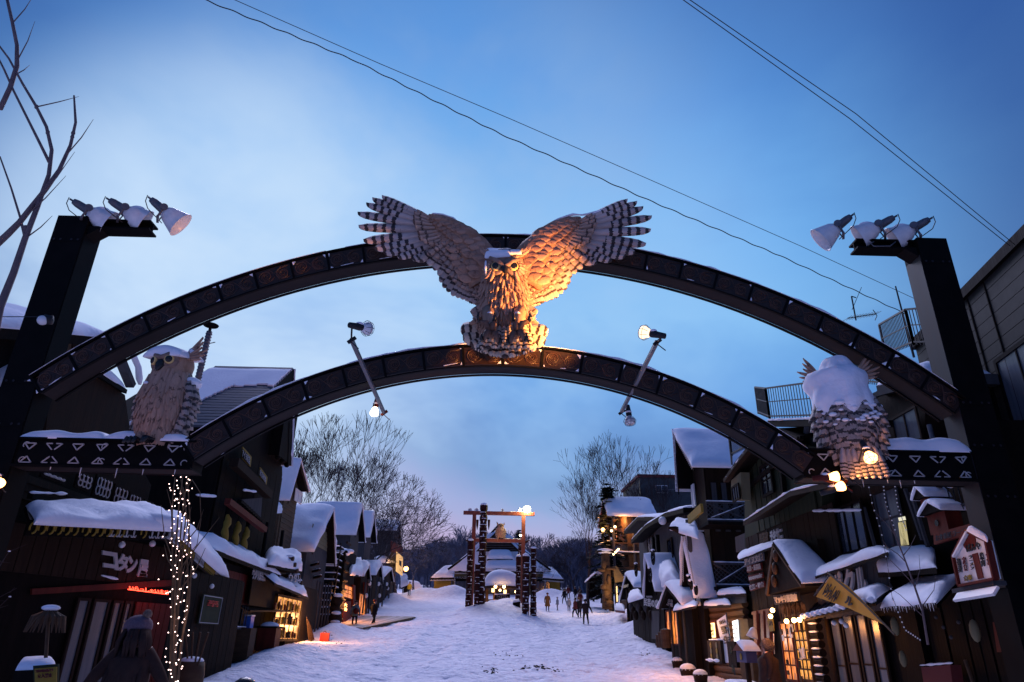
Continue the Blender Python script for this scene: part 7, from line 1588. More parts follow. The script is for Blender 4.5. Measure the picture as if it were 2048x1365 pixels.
rb = PX(1632, 1165, 7.9)
snow_slab('roof_snow', Br+V3(-.05, -.05, .06), Br+V3(.95, -.1, .12), A_+V3(.75, 0, .10), A_+V3(-.05, 0, .10), .16, r, 12, 18, .15)
MB().bar(A_, Bl, .10, .10).build('barge_board', M_log, r); MB().bar(A_, Br, .10, .10).build('barge_board', M_log, r)
for f_ in (.25, .5, .75): MB().ball(A_.lerp(Bl, f_)+V3(-.05, -.25-.3*f_, 0), .10, 8, (.7, 1, 1.6)).build('carved_ornament', M_log, r, smooth=True)
bo = MB().prism(qX(7.55, (1546, 1191), (1594, 1184), (1596, 1201), (1549, 1210)), (.06, 0, 0)).build('name_board', M_textb, r); lettering('マッキリ民芸店', (1548, 1193), (1593, 1187), (1551, 1208), X=7.5, m=M_texty, parent=bo, bold=.06)
mb = MB()
for i in range(90):
    q = PX(1556+rnd.uniform(0, 52), 1206+rnd.uniform(-2, 10), 7.75+rnd.uniform(0, .2)); mb.tube([q, q+V3(rnd.uniform(-.05, .05), rnd.uniform(-.05, .05), -rnd.uniform(.2, .42))], [.018, .004], 4)
tag(mb.build('straw_fringe', M_log, r), kind='stuff')
winX(r, 8.2, (1562, 1244), (1603, 1366), -1, E_win2, cols=2, rows=4, fm=M_red, name='lit_door'); winX(r, 8.2, (1588, 1240), (1634, 1366), -1, E_win, cols=3, rows=6, fm=M_log, name='lit_door')
wp, wq = PX(1588, 1240, 8.02), PX(1634, 1366, 8.02); y0_, y1_ = sorted((wp.y, wq.y)); gr = random.Random(15)
for i in range(22): yy = gr.uniform(y0_+.05, y1_+1.1); zz_ = gr.uniform(.5, 2.2); MB().box((8.02, yy-.06, zz_), (8.05, yy+.06, zz_+gr.uniform(.1, .28))).build('hanging_ware', gr.choice([M_white, M_log, M_dark2, M_red]), r)
for i in range(11): MB().tube([(7.9, PX(1632, 1300, 8).y-.2, .35+i*.19), (7.9, PX(1650, 1300, 8).y-.1, .35+i*.19)], .09, 8).build('log', M_dark, r); MB().ball((7.85, PX(1641, 1300, 8).y-.1, .44+i*.19), .09, 6, (1, 2.6, .3)).build('log_snow', M_snow, r, smooth=True)
for px, py, lb in ((1545, 1221, 'upper bulb beside the lit shop door'), (1541, 1233, 'lower bulb beside the lit shop door'), (1573, 1243, 'left bulb over the lit shop door'), (1588, 1241, 'middle bulb over the lit shop door'), (1599, 1240, 'right bulb over the lit shop door')):
    q = PX(px, py, 7.5); bt = thing('light_bulb', lb, 'bulb', q, 'bulbs at the lit shop door'); MB().ball(q, .062, 10).build('glass', E_warm, bt, smooth=True); MB().tube([q+Z3*.05, q+Z3*.15], .03, 6).build('socket', M_cable, bt)
point(PX(1586, 1252, 7.2), (1, .38, .10), 55, .15); point(PX(1543, 1245, 7.2), (1, .36, .10), 26, .1)
hb_ = MB().prism(qX(7.6, (1534, 1240), (1545, 1237), (1548, 1262), (1540, 1264)), (.02, 0, 0)).build('hanging_banner', M_ochre, r); lettering('酒', (1538, 1243), (1545, 1242), (1539, 1252), X=7.56, m=M_textb, parent=hb_)
for px in (1506, 1520, 1531): MB().prism(qX(8.0, (px, 1225), (px+6, 1222), (px+9, 1310), (px+3, 1312)), (.1, 0, 0)).build('door_post', M_gate, r)
MB().prism(qX(8.05, (1503, 1224), (1545, 1216), (1545, 1222), (1503, 1230)), (.1, 0, 0)).build('lintel', M_gate, r)
t = thing('snow_shade_lamp', 'cone-shaped lamp shade capped with snow beside the shop door', 'lamp', PX(1505, 1275, 7.4)); MB().lathe(PX(1508, 1255, 7.4), (-.35, 0, -1), [(0, .03), (.05, .09), (.28, .17), (.28, 0)], 14).build('shade', M_white, t, smooth=True)
MB().tube([PX(1547, 1268, 7.3), PX(1549, 1308, 7.3)], .012, 5).build('pole', M_white, t)
# kiosk with log wall
r = thing('log_kiosk', 'low log-walled kiosk with lit sign and snowy roof edges', 'kiosk', (8.2, 26.5, .4))
MB().box((8.4, 23.8, 0), (11, 29.6, 3.2)).build('wall', M_dark, r)
logs(r, (8.25, 24.3), (8.25, 28.8), .5, 3.0, .12, M_log)
for a_, b_, X1 in (((1407, 1212), (1462, 1209), 7.7), ((1434, 1190), (1492, 1187), 8.0)):
    P = [PX(a_[0], a_[1], X1), PX(*b_, X1), PX(b_[0]-3, b_[1]-6, X1+1), PX(a_[0]+5, a_[1]-6, X1+1)]; MB().prism(P, (0, 0, -.1)).build('roof_slope', M_dark, r); snow_slab('roof_snow', *P, .16, r, 14, 8, .5)
MB().prism(qX(8.05, (1433, 1198), (1490, 1192), (1490, 1206), (1433, 1210)), (.05, 0, 0)).build('fascia', M_grey, r)
t = thing('lit_sign_box', 'upright glowing sign box at the log kiosk', 'sign', PX(1424, 1280, 7.9)); p, q = PX(1418, 1242, 7.9), PX(1431, 1280, 7.9)
MB().box((7.95, q.y, q.z), (8.1, p.y, p.z)).build('frame', M_red, t); MB().box((7.93, q.y+.08, q.z+.08), (7.945, p.y-.08, p.z-.08)).build('glowing_panel', E_sign, t); text('民芸喫茶', V3(7.92, p.y-.14, p.z-.12), V3(7.92, q.y+.14, p.z-.12), V3(7.92, p.y-.14, q.z+.14), M_ochre, t, vertical=True, depth=.01)
point(PX(1424, 1260, 7.4), (1, .55, .2), 45, .3)
t = thing('vertical_banner', 'white vertical banner with black brush writing leaning before the kiosk', 'banner', PX(1456, 1330, 7.3)); XB = 7.4
MB().prism(qX(XB, (1433, 1242), (1452, 1229), (1458, 1262), (1464, 1326), (1451, 1326), (1443, 1290)), (.02, 0, 0)).build('cloth', M_white, t); MB().tube(qX(XB-.03, (1452, 1226), (1470, 1350)), .018, 6).build('pole', M_grey, t)
lettering('秘伝', (1438, 1243), (1450, 1238), (1440, 1250), X=XB-.015, m=M_textb, parent=t, bold=.01); lettering('野', (1441, 1254), (1456, 1250), (1446, 1270), X=XB-.015, m=M_textb, parent=t, bold=.04); lettering('生', (1446, 1273), (1458, 1271), (1449, 1288), X=XB-.015, m=M_textb, parent=t, bold=.04)
t = thing('vending_machine', 'tall machine with a bright white display strip on its side', 'machine', PX(1490, 1330, 7.9)); p, q = PX(1468, 1240, 7.9), PX(1502, 1330, 7.9)
MB().box((7.95, q.y, .25), (8.9, p.y, p.z)).build('cabinet', M_log, t); P = qX(7.93, (1466, 1243), (1476, 1240), (1480, 1300), (1472, 1303)); MB().prism(P, (-.03, 0, 0)).build('display', E_vend, t)
for i in range(1, 7): MB().bar(P[0].lerp(P[3], i/7)+V3(-.04, 0, 0), P[1].lerp(P[2], i/7)+V3(-.04, 0, 0), .02).build('divider', M_dark, t)
point(PX(1474, 1275, 7.4), (.9, .92, 1), 14, .2)
t = thing('menu_board', 'standing menu board with rows of food pictures and a snowy top', 'board', PX(1428, 1325, 7.2)); p, q = PX(1414, 1282, 7.3), PX(1444, 1322, 7.3)
MB().box((7.3, q.y, q.z-.1), (7.45, p.y, p.z)).build('board', M_dark2, t); snow_line('snow_cap', [(7.37, q.y, p.z+.03), (7.37, p.y, p.z+.03)], .05, t); snow_line('snow_cap', [(7.2, q.y, q.z), (7.2, p.y, q.z)], .08, t)
for i in range(3):
    for j in range(2): MB().lathe((7.29, q.y+(p.y-q.y)*(.28+.44*j), q.z+(p.z-q.z)*(.2+.28*i)), (-1, 0, 0), [(0, .10), (.01, .10), (.012, 0)], 12).build('food_picture', M_ochre if (i+j) % 2 else M_cream, t)
t = thing('green_leaf_board', 'black standing board with green leaf drawings right of the banner', 'board', PX(1470, 1335, 7.1)); p, q = PX(1453, 1283, 7.1), PX(1474, 1336, 7.1); MB().box((7.1, q.y, q.z), (7.2, p.y, p.z)).build('board', M_dark, t)
for i in range(2):
    for j in range(5): th = j*1.256; c_ = V3(7.09, (p.y+q.y)/2, p.z-.25-.5*i); MB().ball(c_+V3(0, .07*math.cos(th), .07*math.sin(th)), .05, 6, (.1, 1, 1)).build('leaf_drawing', M_green, t, smooth=True)
t = thing('mailbox_sign', 'blue box with little red roof on a post before the person in the fur hood', 'sign', PX(1488, 1350, 6.9)); p, q = PX(1472, 1302, 6.9), PX(1494, 1326, 6.9)
MB().box((6.9, q.y, q.z), (7.2, p.y, p.z)).build('box', mat('blue_board', (.02, .03, .12), rough=.6), t); MB().tube([(7.05, (p.y+q.y)/2, 0), (7.05, (p.y+q.y)/2, q.z)], .07, 6).build('post', M_dark2, t)
m_ = (p.y+q.y)/2; MB().prism([(6.82, q.y-.08, p.z), (6.82, m_, p.z+.22), (6.82, p.y+.08, p.z)], (.46, 0, 0)).build('roof', M_red, t); snow_slab('roof_snow', (6.8, q.y-.1, p.z+.02), (7.3, q.y-.1, p.z+.02), (7.3, m_, p.z+.24), (6.8, m_, p.z+.24), .08, t, 8, 6); MB().lathe((6.89, m_, (p.z+q.z)/2), (-1, 0, 0), [(0, .09), (.01, .09), (.012, 0)], 12).build('emblem', M_ochre, t)
for i, (px, py, w_, lb) in enumerate(((1398, 1318, .42, 'snow-topped round planter left of the menu board'), (1373, 1306, .5, 'snow-heaped dark planter beside the second lit door'), (1354, 1322, .35, 'smallest snowy tub nearest to the second lit door'))):
    w_ *= .62
    p = PX(px, py, 7.2); t = thing('planter', lb, 'planter', p, 'snow-topped planters on the right'); z = G(7.2, p.y)
    MB().lathe((7.2, p.y, z-.1), Z3, [(0, 0), (0, w_*.75), (.36, w_), (.36, 0)], 14).build('tub', M_dark2, t, smooth=True); MB().ball((7.2, p.y, z+.27), w_*1.0, 12, (1, 1, .6)).build('snow_cap', M_snow, t, smooth=True)
t = thing('low_sled_table', 'low snow-dusted table of wares between banner and shop door', 'table', (6.9, 21.6, 0)); MB().box((6.7, 21, .5), (7.4, 22.3, .58)).build('table_top', M_log, t); snow_slab('snow_cap', (6.7, 21, .585), (7.4, 21, .585), (7.4, 22.3, .585), (6.7, 22.3, .585), .12, t, 10, 10, .8)
for x_ in (6.8, 7.3):
    for y_ in (21.1, 22.2): MB().box((x_-.03, y_-.03, 0), (x_+.03, y_+.03, .5)).build('leg', M_log, t)
# green house
r = thing('green_boarded_house', 'green-boarded gable house with tall dark window over a low snowy pent roof', 'house', (8.6, 21.5, 0))
W = qX(8.45, (1640, 1092), (1640, 900), (1560, 872), (1528, 882), (1497, 916), (1486, 945), (1487, 1095)); MB().prism([V3(8.5, p.y, max(p.z, 3.6) if i in (0, 6) else p.z) for i, p in enumerate(W)], (3, 0, 0)).build('wall', M_green, r)
def gz(y): return 7.3-.0*y
for i in range(13):
    x_ = 1491+i*9.2; top = np.interp(x_+4, [1486, 1497, 1528, 1560, 1640], [946, 917, 884, 874, 902]); p0, p1 = PX(x_, top, 8.42), PX(x_+8.6, top, 8.42); q0 = 5.0
    MB().prism([V3(8.48, p0.y, q0), V3(8.48, p1.y, q0), V3(8.48, p1.y, p1.z), V3(8.48, p0.y, p0.z)], (-.04, 0, 0)).build('plank', M_green, r)
for a_, b_ in (((1490, 980), (1545, 935)), ((1545, 935), (1600, 905)), ((1488, 948), (1492, 1000)), ((1563, 925), (1568, 985))): MB().bar(PX(*a_, 8.36), PX(*b_, 8.36), .12).build('timber', M_dark, r)
winX(r, 8.40, (1522, 935), (1552, 985), -1, M_glass, cols=2, rows=2, fm=M_dark, fw_=.09)
MB().prism(qX(8.0, (1462, 962), (1481, 945), (1484, 1000), (1464, 1002)), (.3, 0, 0)).build('cream_wall', M_cream, r); winX(r, 7.97, (1466, 975), (1484, 998), -1, M_glass2, cols=3, fm=M_dark)
E_pts = [(1452, 962), (1478, 925), (1500, 898), (1528, 872), (1560, 862), (1600, 878)]
for a_, b_ in zip(E_pts, E_pts[1:]): MB().bar(PX(*a_, 7.9), PX(*b_, 7.9), .18, .12).build('barge_board', M_dark2, r); MB().prism([PX(*a_, 7.85), PX(*b_, 7.85), PX(*b_, 7.85)+V3(1.5, 0, .1), PX(*a_, 7.85)+V3(1.5, 0, .1)], (0, 0, .08)).build('roof_slope', M_dark, r)
snow_line('roof_snow', qX(7.85, (1452, 957), (1478, 920), (1500, 893), (1520, 876)), .05, r)
Pq = [(1486, 1044), (1578, 984), (1668, 962)]
for a_, b_ in zip(Pq, Pq[1:]):
    P = [PX(*a_, 7.5), PX(*b_, 7.5), PX(*b_, 7.5)+V3(1.0, 0, .35), PX(*a_, 7.5)+V3(1.0, 0, .35)]; MB().prism(P, (0, 0, -.12)).build('pent_roof', M_dark2, r); snow_line('roof_snow', [P[0]+V3(.03, 0, .03), P[1]+V3(.03, 0, .03)], .06, r, .6)
boards(r, (8.5, 17.4), (8.5, 24.0), 3.6, 5.0, (-1, 0), .3, M_dark2)
lettering('民芸店', (1521, 1068), (1538, 1062), (1522, 1088), X=8.3, m=M_log, parent=r, bold=.06, depth=.04); lettering('チキサニ', (1542, 1062), (1566, 1054), (1544, 1086), X=8.3, parent=r, bold=.06, depth=.04)
# half-timbered balcony house
ap, nr, fa = pyz(1348, 860, 8.0), pyz(1387, 930, 8.0), pyz(1356, 978, 8.0)
r = gable_house('balcony_house', 'dark half-timbered house with snowy gable roof and two crossed-rail balconies', 'house', 1, 8.0, ap, nr, fa, 3.1, .6, M_dark, ov=.7, t=.25, board=.4, bm=M_dark2, near_in=.9, far_in=.3, nearwall=1, verge=M_dark)
tb = MB()
for a_, b_, n_ in ((V3(7.93, *nr), V3(7.93, *ap), 22), (V3(7.93, *ap), V3(7.93, *fa), 14)):
    for k in range(n_): q = a_.lerp(b_, (k+.5)/n_)-Z3*.14; tb.tube([q+V3(0, .07*math.cos(x), .07*math.sin(x)) for x in np.linspace(0, 5, 7)], .018, 4)
tag(tb.build('braid_pattern', M_text, r), kind='stuff')
YN = nr[0]+.85
for k in range(8):
    x_ = 8.9+k*.42; MB().box((x_, YN-.06, 5.9), (x_+.20, YN+.0, 7.9)).build('pale_panel', M_grey, r)
winX(r, 8.62, (1384, 972), (1394, 1012), -1, M_white, cols=1, rows=1, fm=M_white)
for (a0, a1), zt, zb_ in (((1412, 1500), 1006, 1042), ((1428, 1498), 1128, 1172)):
    a_, b_ = PY(a0, zt, YN-1.3), PY(a1, zt, YN-1.3); zz = PY((a0+a1)/2, zb_, YN-1.3).z
    xrail(r, (a_.x, a_.y), (b_.x, b_.y), zz, (a_.z+b_.z)/2)
    MB().box((a_.x, YN-1.35, zz-.15), (b_.x+.5, YN, zz-.03)).build('balcony_floor', M_dark, r)
MB().bar(PX(1378, 1040, 7.6), PX(1404, 1016, 7.6), .10, .32).build('yellow_beam', M_ochre, r); post(r, (7.7, PX(1374, 1030, 7.7).y), 4.5, 6.3, .10, M_grey, 'post')
MB().prism(qX(8.7, (1470, 1075), (1500, 1062), (1500, 1095), (1472, 1105)), (.1, 0, 0)).build('wall_panel', M_grey, r)
# two narrow A-frame roofs
for i, (ap_, nr_, fa_, dep, lb, sg) in enumerate((((1366, 1062), (1390, 1190), (1364, 1190), .45, 'narrow steep A-frame shop with patterned boards and a hooked snow cap', 'に伸'), ((1292, 1108), (1312, 1178), (1290, 1190), 2.2, 'narrow dark A-frame shop hung with wheels and antlers', 'アイヌ'))):
    X_ = 7.6; ap, nr, fa = pyz(*ap_, X_), pyz(*nr_, X_), pyz(*fa_, X_)
    fa = (max(fa[0], ap[0]+.5), fa[1]) 
    g = gable_house('a_frame_shop', lb, 'shop', 1, X_, ap, nr, fa, dep+.4, G0(ap[0])-.2, M_dark, ov=.35, t=.22, near_in=.2, far_in=.1, group='narrow A-frame shops on the right', lump=.1)
    if i == 0:
        snow_slab('roof_snow', PX(1340, 1060, X_-.4), PX(1398, 1078, X_-.2), PX(1394, 1050, X_+.9), PX(1352, 1046, X_+.5), .32, g, 14, 10, .3)
        MB().tube([PX(1368, 1066, X_-.15), PX(1350, 1058, X_-.4), PX(1338, 1056, X_-.7)], [.16, .12, .05], 7).build('roof_hook', M_dark2, g, smooth=True)
        tb = MB()
        for a_, b_, n_ in (((1370, 1075), (1392, 1190), 30), ((1366, 1075), (1366, 1165), 22)):
            for k in range(n_): q = PX(a_[0]+(b_[0]-a_[0])*k/n_, a_[1]+(b_[1]-a_[1])*k/n_, X_-.08); tb.tube([q+V3(0, .05*math.cos(x), .05*math.sin(x)) for x in np.linspace(0, 5, 6)], .016, 4)
        tag(tb.build('braid_pattern', M_text, g), kind='stuff')
        lettering('ニポポ 伸', (1376, 1196), (1398, 1192), (1377, 1206), X=X_+.1, parent=g, bold=.03)
    else: lettering('民芸の店', (1288, 1196), (1318, 1200), (1288, 1212), X=X_, parent=g, bold=.03)
    for k in range(3):
        c_ = PX((1306, 1272, 1300)[k] if i else (1382, 1392, 1378)[k], (1115, 1140, 1150)[k] if i else (1170, 1180, 1160)[k], X_-.4); rr_ = .32 if i else .16
        wh = MB(); wh.tube([c_+V3(0, rr_*math.cos(x), rr_*math.sin(x)) for x in np.linspace(0, 2*math.pi, 17)], .035, 6); w1 = wh.build('wagon_wheel', M_dark, g, smooth=True)
        for q_ in range(4): d_ = V3(0, rr_*math.cos(q_*math.pi/4), rr_*math.sin(q_*math.pi/4)); MB().tube([c_-d_, c_+d_], .018, 5).build('spoke', M_dark, w1)
        MB().ball(c_+Z3*rr_, .10, 8, (1, 1.6, .5)).build('snow_cap', M_snow, g, smooth=True)
ap, nr, fa = pyz(1334, 1168, 7.3), pyz(1366, 1204, 7.3), pyz(1318, 1212, 7.3)
r = gable_house('lit_doorway_shop', 'small gabled shop whose door and panes glow orange', 'shop', 1, 7.3, ap, nr, fa, 2.2, G0(ap[0])-.2, M_dark, ov=.4, t=.28, near_in=.3, far_in=.3, lump=.15)
winX(r, 7.66, (1334, 1222), (1362, 1291), -1, E_win2, cols=4, rows=1, fm=M_red, name='lit_door'); lettering('民芸品', (1330, 1196), (1346, 1200), (1330, 1210), X=7.55, parent=r)
point(PX(1340, 1245, 6.4), (1, .36, .10), 110, .3)
for k in range(3): MB().lathe((7.0, PX(1322, 1290, 7.0).y-.5*k, G(7, 36)), Z3, [(0, .2), (.5+.1*k, .22), (.55+.1*k, 0)], 10).build('stool', M_log, r)
P = [PX(1346, 1222, 7.2), PX(1392, 1212, 7.2), PX(1400, 1200, 8.2), PX(1358, 1206, 8.2)]; snow_slab('roof_snow', *P, .14, r, 12, 8, .4); MB().prism(P, (0, 0, -.08)).build('pent_roof', M_dark, r)
boards(r, (7.9, 29.3), (7.9, 33), .7, 3.1, (-1, 0), .3, M_dark); 
for y_ in (29.6, 30.6, 31.8): post(r, (7.55, y_), .6, 3.2, .06, M_grey, 'pole')
# flat canopy building with pale boards
r = thing('grey_canopy_house', 'pale-boarded house with upswept dark roof edges left of the balcony house', 'house', (9, 39, 1.5))
MB().box((9.0, 33, 1), (13, 45, 7.6)).build('wall', M_grey, r); boards(r, (8.97, 33.2), (8.97, 44.8), 3.5, 7.4, (-1, 0), .45, M_grey)
for pts, X_ in ((((1262, 1080), (1290, 1050), (1330, 1026), (1366, 1016)), 8.2), (((1248, 1062), (1275, 1034), (1320, 1034)), 8.8)):
    for a_, b_ in zip(pts, pts[1:]):
        P = [PX(*a_, X_), PX(*b_, X_), PX(*b_, X_)+V3(2.2, 0, .2), PX(*a_, X_)+V3(2.2, 0, .2)]; MB().prism(P, (0, 0, -.22)).build('roof_slope', M_dark, r); snow_slab('roof_snow', *P, .14, r, 10, 8)
for (x_, y_) in ((1308, 1060), (1316, 1060)): post(r, (8.5, PX(x_, 1100, 8.5).y), 2, 7.0, .14, M_dark, 'post')
winX(r, 8.9, (1336, 1080), (1348, 1118), -1, M_glass, cols=1, fm=M_dark2); winX(r, 8.9, (1296, 1078), (1308, 1106), -1, M_glass2, cols=2, fm=M_dark2)
MB().ball(PX(1325, 1042, 8.0), .2, 12).build('globe_lamp', M_white, r, smooth=True)
snow_slab('roof_snow', PX(1322, 1175, 7.6), PX(1362, 1172, 7.8), PX(1352, 1130, 8.9), PX(1325, 1118, 8.9), .4, r, 14, 14, .5)
snow_slab('roof_snow', PX(1256, 1206, 7.6), PX(1288, 1196, 7.6), PX(1280, 1182, 8.6), PX(1262, 1186, 8.6), .25, r, 10, 8)
for k in range(9): p = PX(1262+k*5, 1215+(k % 3)*8, 7.9); MB().ball((p.x, p.y, p.z), .18, 8, (.8, .8, 1.5)).build('hanging_carving', M_dark2 if k % 3 else M_grey, r, smooth=True)
boards(r, (8.2, 36), (8.2, 44), 1.4, 4.4, (-1, 0), .5, M_dark); MB().prism(qX(7.9, (1303, 1222), (1318, 1222), (1318, 1280), (1303, 1278)), (.1, 0, 0)).build('grey_door', M_grey, r)
# grey block
r = thing('grey_block_house', 'plain grey-green block house with yellow side wall and one small window', 'house', (22, 92, 6))
a_, b_ = PY(1279, 955, 88), PY(1372, 962, 88); MB().prism([(a_.x, 88, 2), (b_.x+4, 88, 2), (b_.x+4, 88, a_.z), (a_.x, 88, a_.z)], (0, 10, 0)).build('wall', M_greyblk, r)
c_ = PY(1246, 985, 104); MB().prism([(a_.x-.02, 88, 2), (c_.x, 104, 2), (c_.x, 104, c_.z), (a_.x-.02, 88, a_.z)], (.3, .1, 0)).build('side_wall', M_cream, r)
MB().prism([(a_.x-.3, 87.7, a_.z), (b_.x+4, 87.7, a_.z), (b_.x+4, 104, a_.z), (c_.x-.3, 104.2, c_.z)], (0, 0, .35)).build('roof_slope', M_redc, r)
winY(r, 87.95, (1311, 971), (1336, 987), M_glass, cols=2, fm=M_white); MB().tube([PY(1325, 980, 87.5), PY(1362, 979, 87.5)], .06, 5).build('rod', M_galv, r)
# lit chalet
ap, nr, fa = pyz(1206, 998, 11.0), pyz(1218, 1030, 11.0), pyz(1203, 1062, 11.0)
XG = 11.0; ap = pyz(1206, 998, XG); nr = pyz(1217, 1030, XG); fa = (ap[0]+4.5, nr[1])
r = gable_house('lit_chalet', 'wooden chalet with snow roof and balcony, glowing orange under the eaves', 'house', 1, XG, ap, nr, fa, 5.0, 4, M_log, ov=2.0, t=.5, near_in=.8, far_in=.5, board=.5, bm=M_log, verge=M_gate, lump=.12)
YC = nr[0]+.75
for zt, zb_ in ((1078, 1098), (1130, 1150)):
    z1, z0 = PX(1222, zt, XG).z, PX(1222, zb_, XG).z
    for k in range(4): MB().box((XG+.35, YC-.2, z0+(z1-z0)*k/4), (XG+.42, YC+6.5, z0+(z1-z0)*(k+.62)/4)).build('balcony_board', M_log, r)
    MB().box((XG+.4, YC-.3, z0-.35), (XG+4.6, YC+6, z0-.15)).build('balcony_floor', M_dark2, r); snow_line('rail_snow', [(XG+.4, YC-.3, z0-.1), (XG+4.6, YC-.3, z0-.1)], .12, r)
    MB().bar((XG+.4, YC-.25, z1-.2), (XG+4.6, YC-.25, z1-.2), .12).build('rail', M_log, r)
for x_ in (XG+.5, XG+2.5, XG+4.4): post(r, (x_, YC-.2), 4, nr[1]-.2, .14, M_grey, 'post')
winX(r, XG+1.95, (1225, 1060), (1236, 1090), -1, E_win2, cols=2, fm=M_gate, name='lit_window')
for px, py, lb in ((1230, 1054, 'upper bulb under the chalet eaves'), (1223, 1062, 'second bulb under the chalet eaves'), (1227, 1109, 'first bulb of the row along the lower chalet balcony'), (1231, 1105, 'second bulb of the row along the lower chalet balcony'), (1234, 1102, 'third bulb of the row along the lower chalet balcony'), (1237, 1099, 'last bulb of the row along the lower chalet balcony')):
    q = PX(px, py, XG+.1); bt = thing('light_bulb', lb, 'bulb', q, 'bulbs of the lit chalet'); MB().ball(q, .13 if py < 1070 else .10, 8).build('glass', E_warm2, bt, smooth=True); MB().tube([q, q+Z3*.3], .03, 5).build('cable', M_cable, bt)
p = PX(1206, 1060, XG-.3); t = thing('corner_lamp', 'bright orange lamp on a pole at the chalet corner', 'lamp', (p.x, p.y, 6)); MB().ball(p, .2, 12).build('globe', E_orange, t, smooth=True); MB().tube([(p.x, p.y+.2, 4), (p.x, p.y+.2, p.z+.1)], .12, 8).build('pole', M_grey, t); point(p+V3(-.3, -.5, 0), (1, .42, .10), 200, .2)
point(V3(XG+1.2, YC+2.5, nr[1]+.0), (1, .36, .08), 500, .3); point(V3(XG+1.5, YC-1.2, nr[1]-1.2), (1, .40, .10), 260, .3)
MB().bar(PX(1218, 1052, XG+.6), PX(1232, 1036, XG+.6), .28).build('brace', M_log, r); MB().prism(qX(XG+1.5, (1209, 1010), (1212, 1068), (1222, 1052), (1216, 1030)), (.1, 0, 0)).build('gable_board', M_gate, r)
t = thing('carved_bear_pole', 'thick pale log pole with carved birds and bears lit from below at the chalet', 'carved pole', PX(1214, 1212, XG-.6)); p = PX(1214, 1212, XG-.6)
H = PX(1214, 1103, XG-.6).z; MB().tube([(p.x, p.y, p.z-.3), (p.x+.1, p.y, (p.z+H)/2), (p.x, p.y, H)], [.5, .42, .40], 12).build('pole', M_log, t, smooth=True); MB().box((p.x-.9, p.y-.7, H), (p.x+.9, p.y+.7, H+.15)).build('cap', M_dark2, t); MB().ball((p.x, p.y, H+.15), .85, 12, (1, 1, .3)).build('snow_cap', M_snow, t, smooth=True)
for dx, py, sz, sq_ in ((-.25, 1128, .30, (.9, .8, 1.5)), (-.45, 1140, .26, (1.6, .7, .7)), (.45, 1137, .24, (2.2, .7, .5)), (-.35, 1175, .34, (1.0, .8, .8)), (.2, 1160, .3, (.7, .8, 1.6)), (-.1, 1190, .36, (1, .8, 1.2)), (.15, 1207, .4, (1, .8, .7))): q = PX(1214, py, XG-.6); MB().ball((p.x+dx, p.y-.5, q.z), sz, 10, sq_).build('carved_animal', M_log, t, smooth=True)
MB().prism([(p.x+.6, p.y-.4, PX(1214, 1140, XG).z), (p.x+1.0, p.y-.5, PX(1214, 1140, XG).z), (p.x+1.9, p.y-.3, PX(1214, 1168, XG).z), (p.x+.8, p.y-.4, PX(1214, 1172, XG).z)], (0, .2, 0)).build('carved_wing', M_siding, t)
point((p.x+.6, p.y-2.2, p.z+1.6), (1, .60, .22), 300, .3)
ap, nr, fa = pyz(1253, 1148, 9.6), pyz(1282, 1166, 9.6), pyz(1225, 1176, 9.6)
r = gable_house('small_gable_shop', 'small dark gabled shop with a lit front in front of the chalet', 'shop', 1, 9.6, ap, (ap[0]-3.0, nr[1]), (ap[0]+3.2, nr[1]-.5), 2.8, 2.6, M_dark, ov=.5, t=.35, lump=.3)
winX(r, 10.0, (1233, 1172), (1238, 1205), -1, E_sign, cols=2, rows=2, fm=M_dark2, name='lit_window'); lettering('民芸品の店', (1246, 1171), (1257, 1168), (1246, 1177), X=9.5, m=M_texty, parent=r, bold=.05)
for k in range(4): MB().box((9.7, 50.5+k*1.3, 3), (9.9, 50.7+k*1.3, 5.4)).build('post', M_dark2, r)
t = thing('snowy_ledge_table', 'low dark table edge with snow at the lit gabled shop', 'table', PX(1240, 1222, 9.2)); MB().prism([PX(1231, 1221, 9.2), PX(1250, 1223, 9.2), PX(1249, 1217, 9.8), PX(1232, 1216, 9.8)], (0, 0, -.15)).build('table_top', M_redc, t); snow_slab('snow_cap', PX(1230, 1220, 9.2), PX(1250, 1222, 9.2), PX(1249, 1212, 9.9), PX(1232, 1212, 9.9), .25, t, 10, 8)
p = PY(1190, 1150, 78); t = thing('dark_hut', 'small dark hut with snowy roof edge at the end of the right row', 'hut', (p.x, 79, G0(79))); P = qY(78, (1179, 1196), (1202, 1197), (1203, 1154), (1190, 1148), (1179, 1162)); MB().prism(P, (0, 3, 0)).build('wall', M_dark, t); snow_slab('roof_snow', P[4]+V3(-.2, -.2, .05), P[4]+V3(-.2, 3, .05), P[3]+V3(.1, 3, .1), P[3]+V3(.1, -.2, .1), .15, t, 8, 8); snow_slab('roof_snow', P[2]+V3(.2, -.2, .05), P[2]+V3(.2, 3, .05), P[3]+V3(0, 3, .1), P[3]+V3(0, -.2, .1), .3, t, 8, 8)
snow_pts = [(8.6, 60), (9.3, 54)]

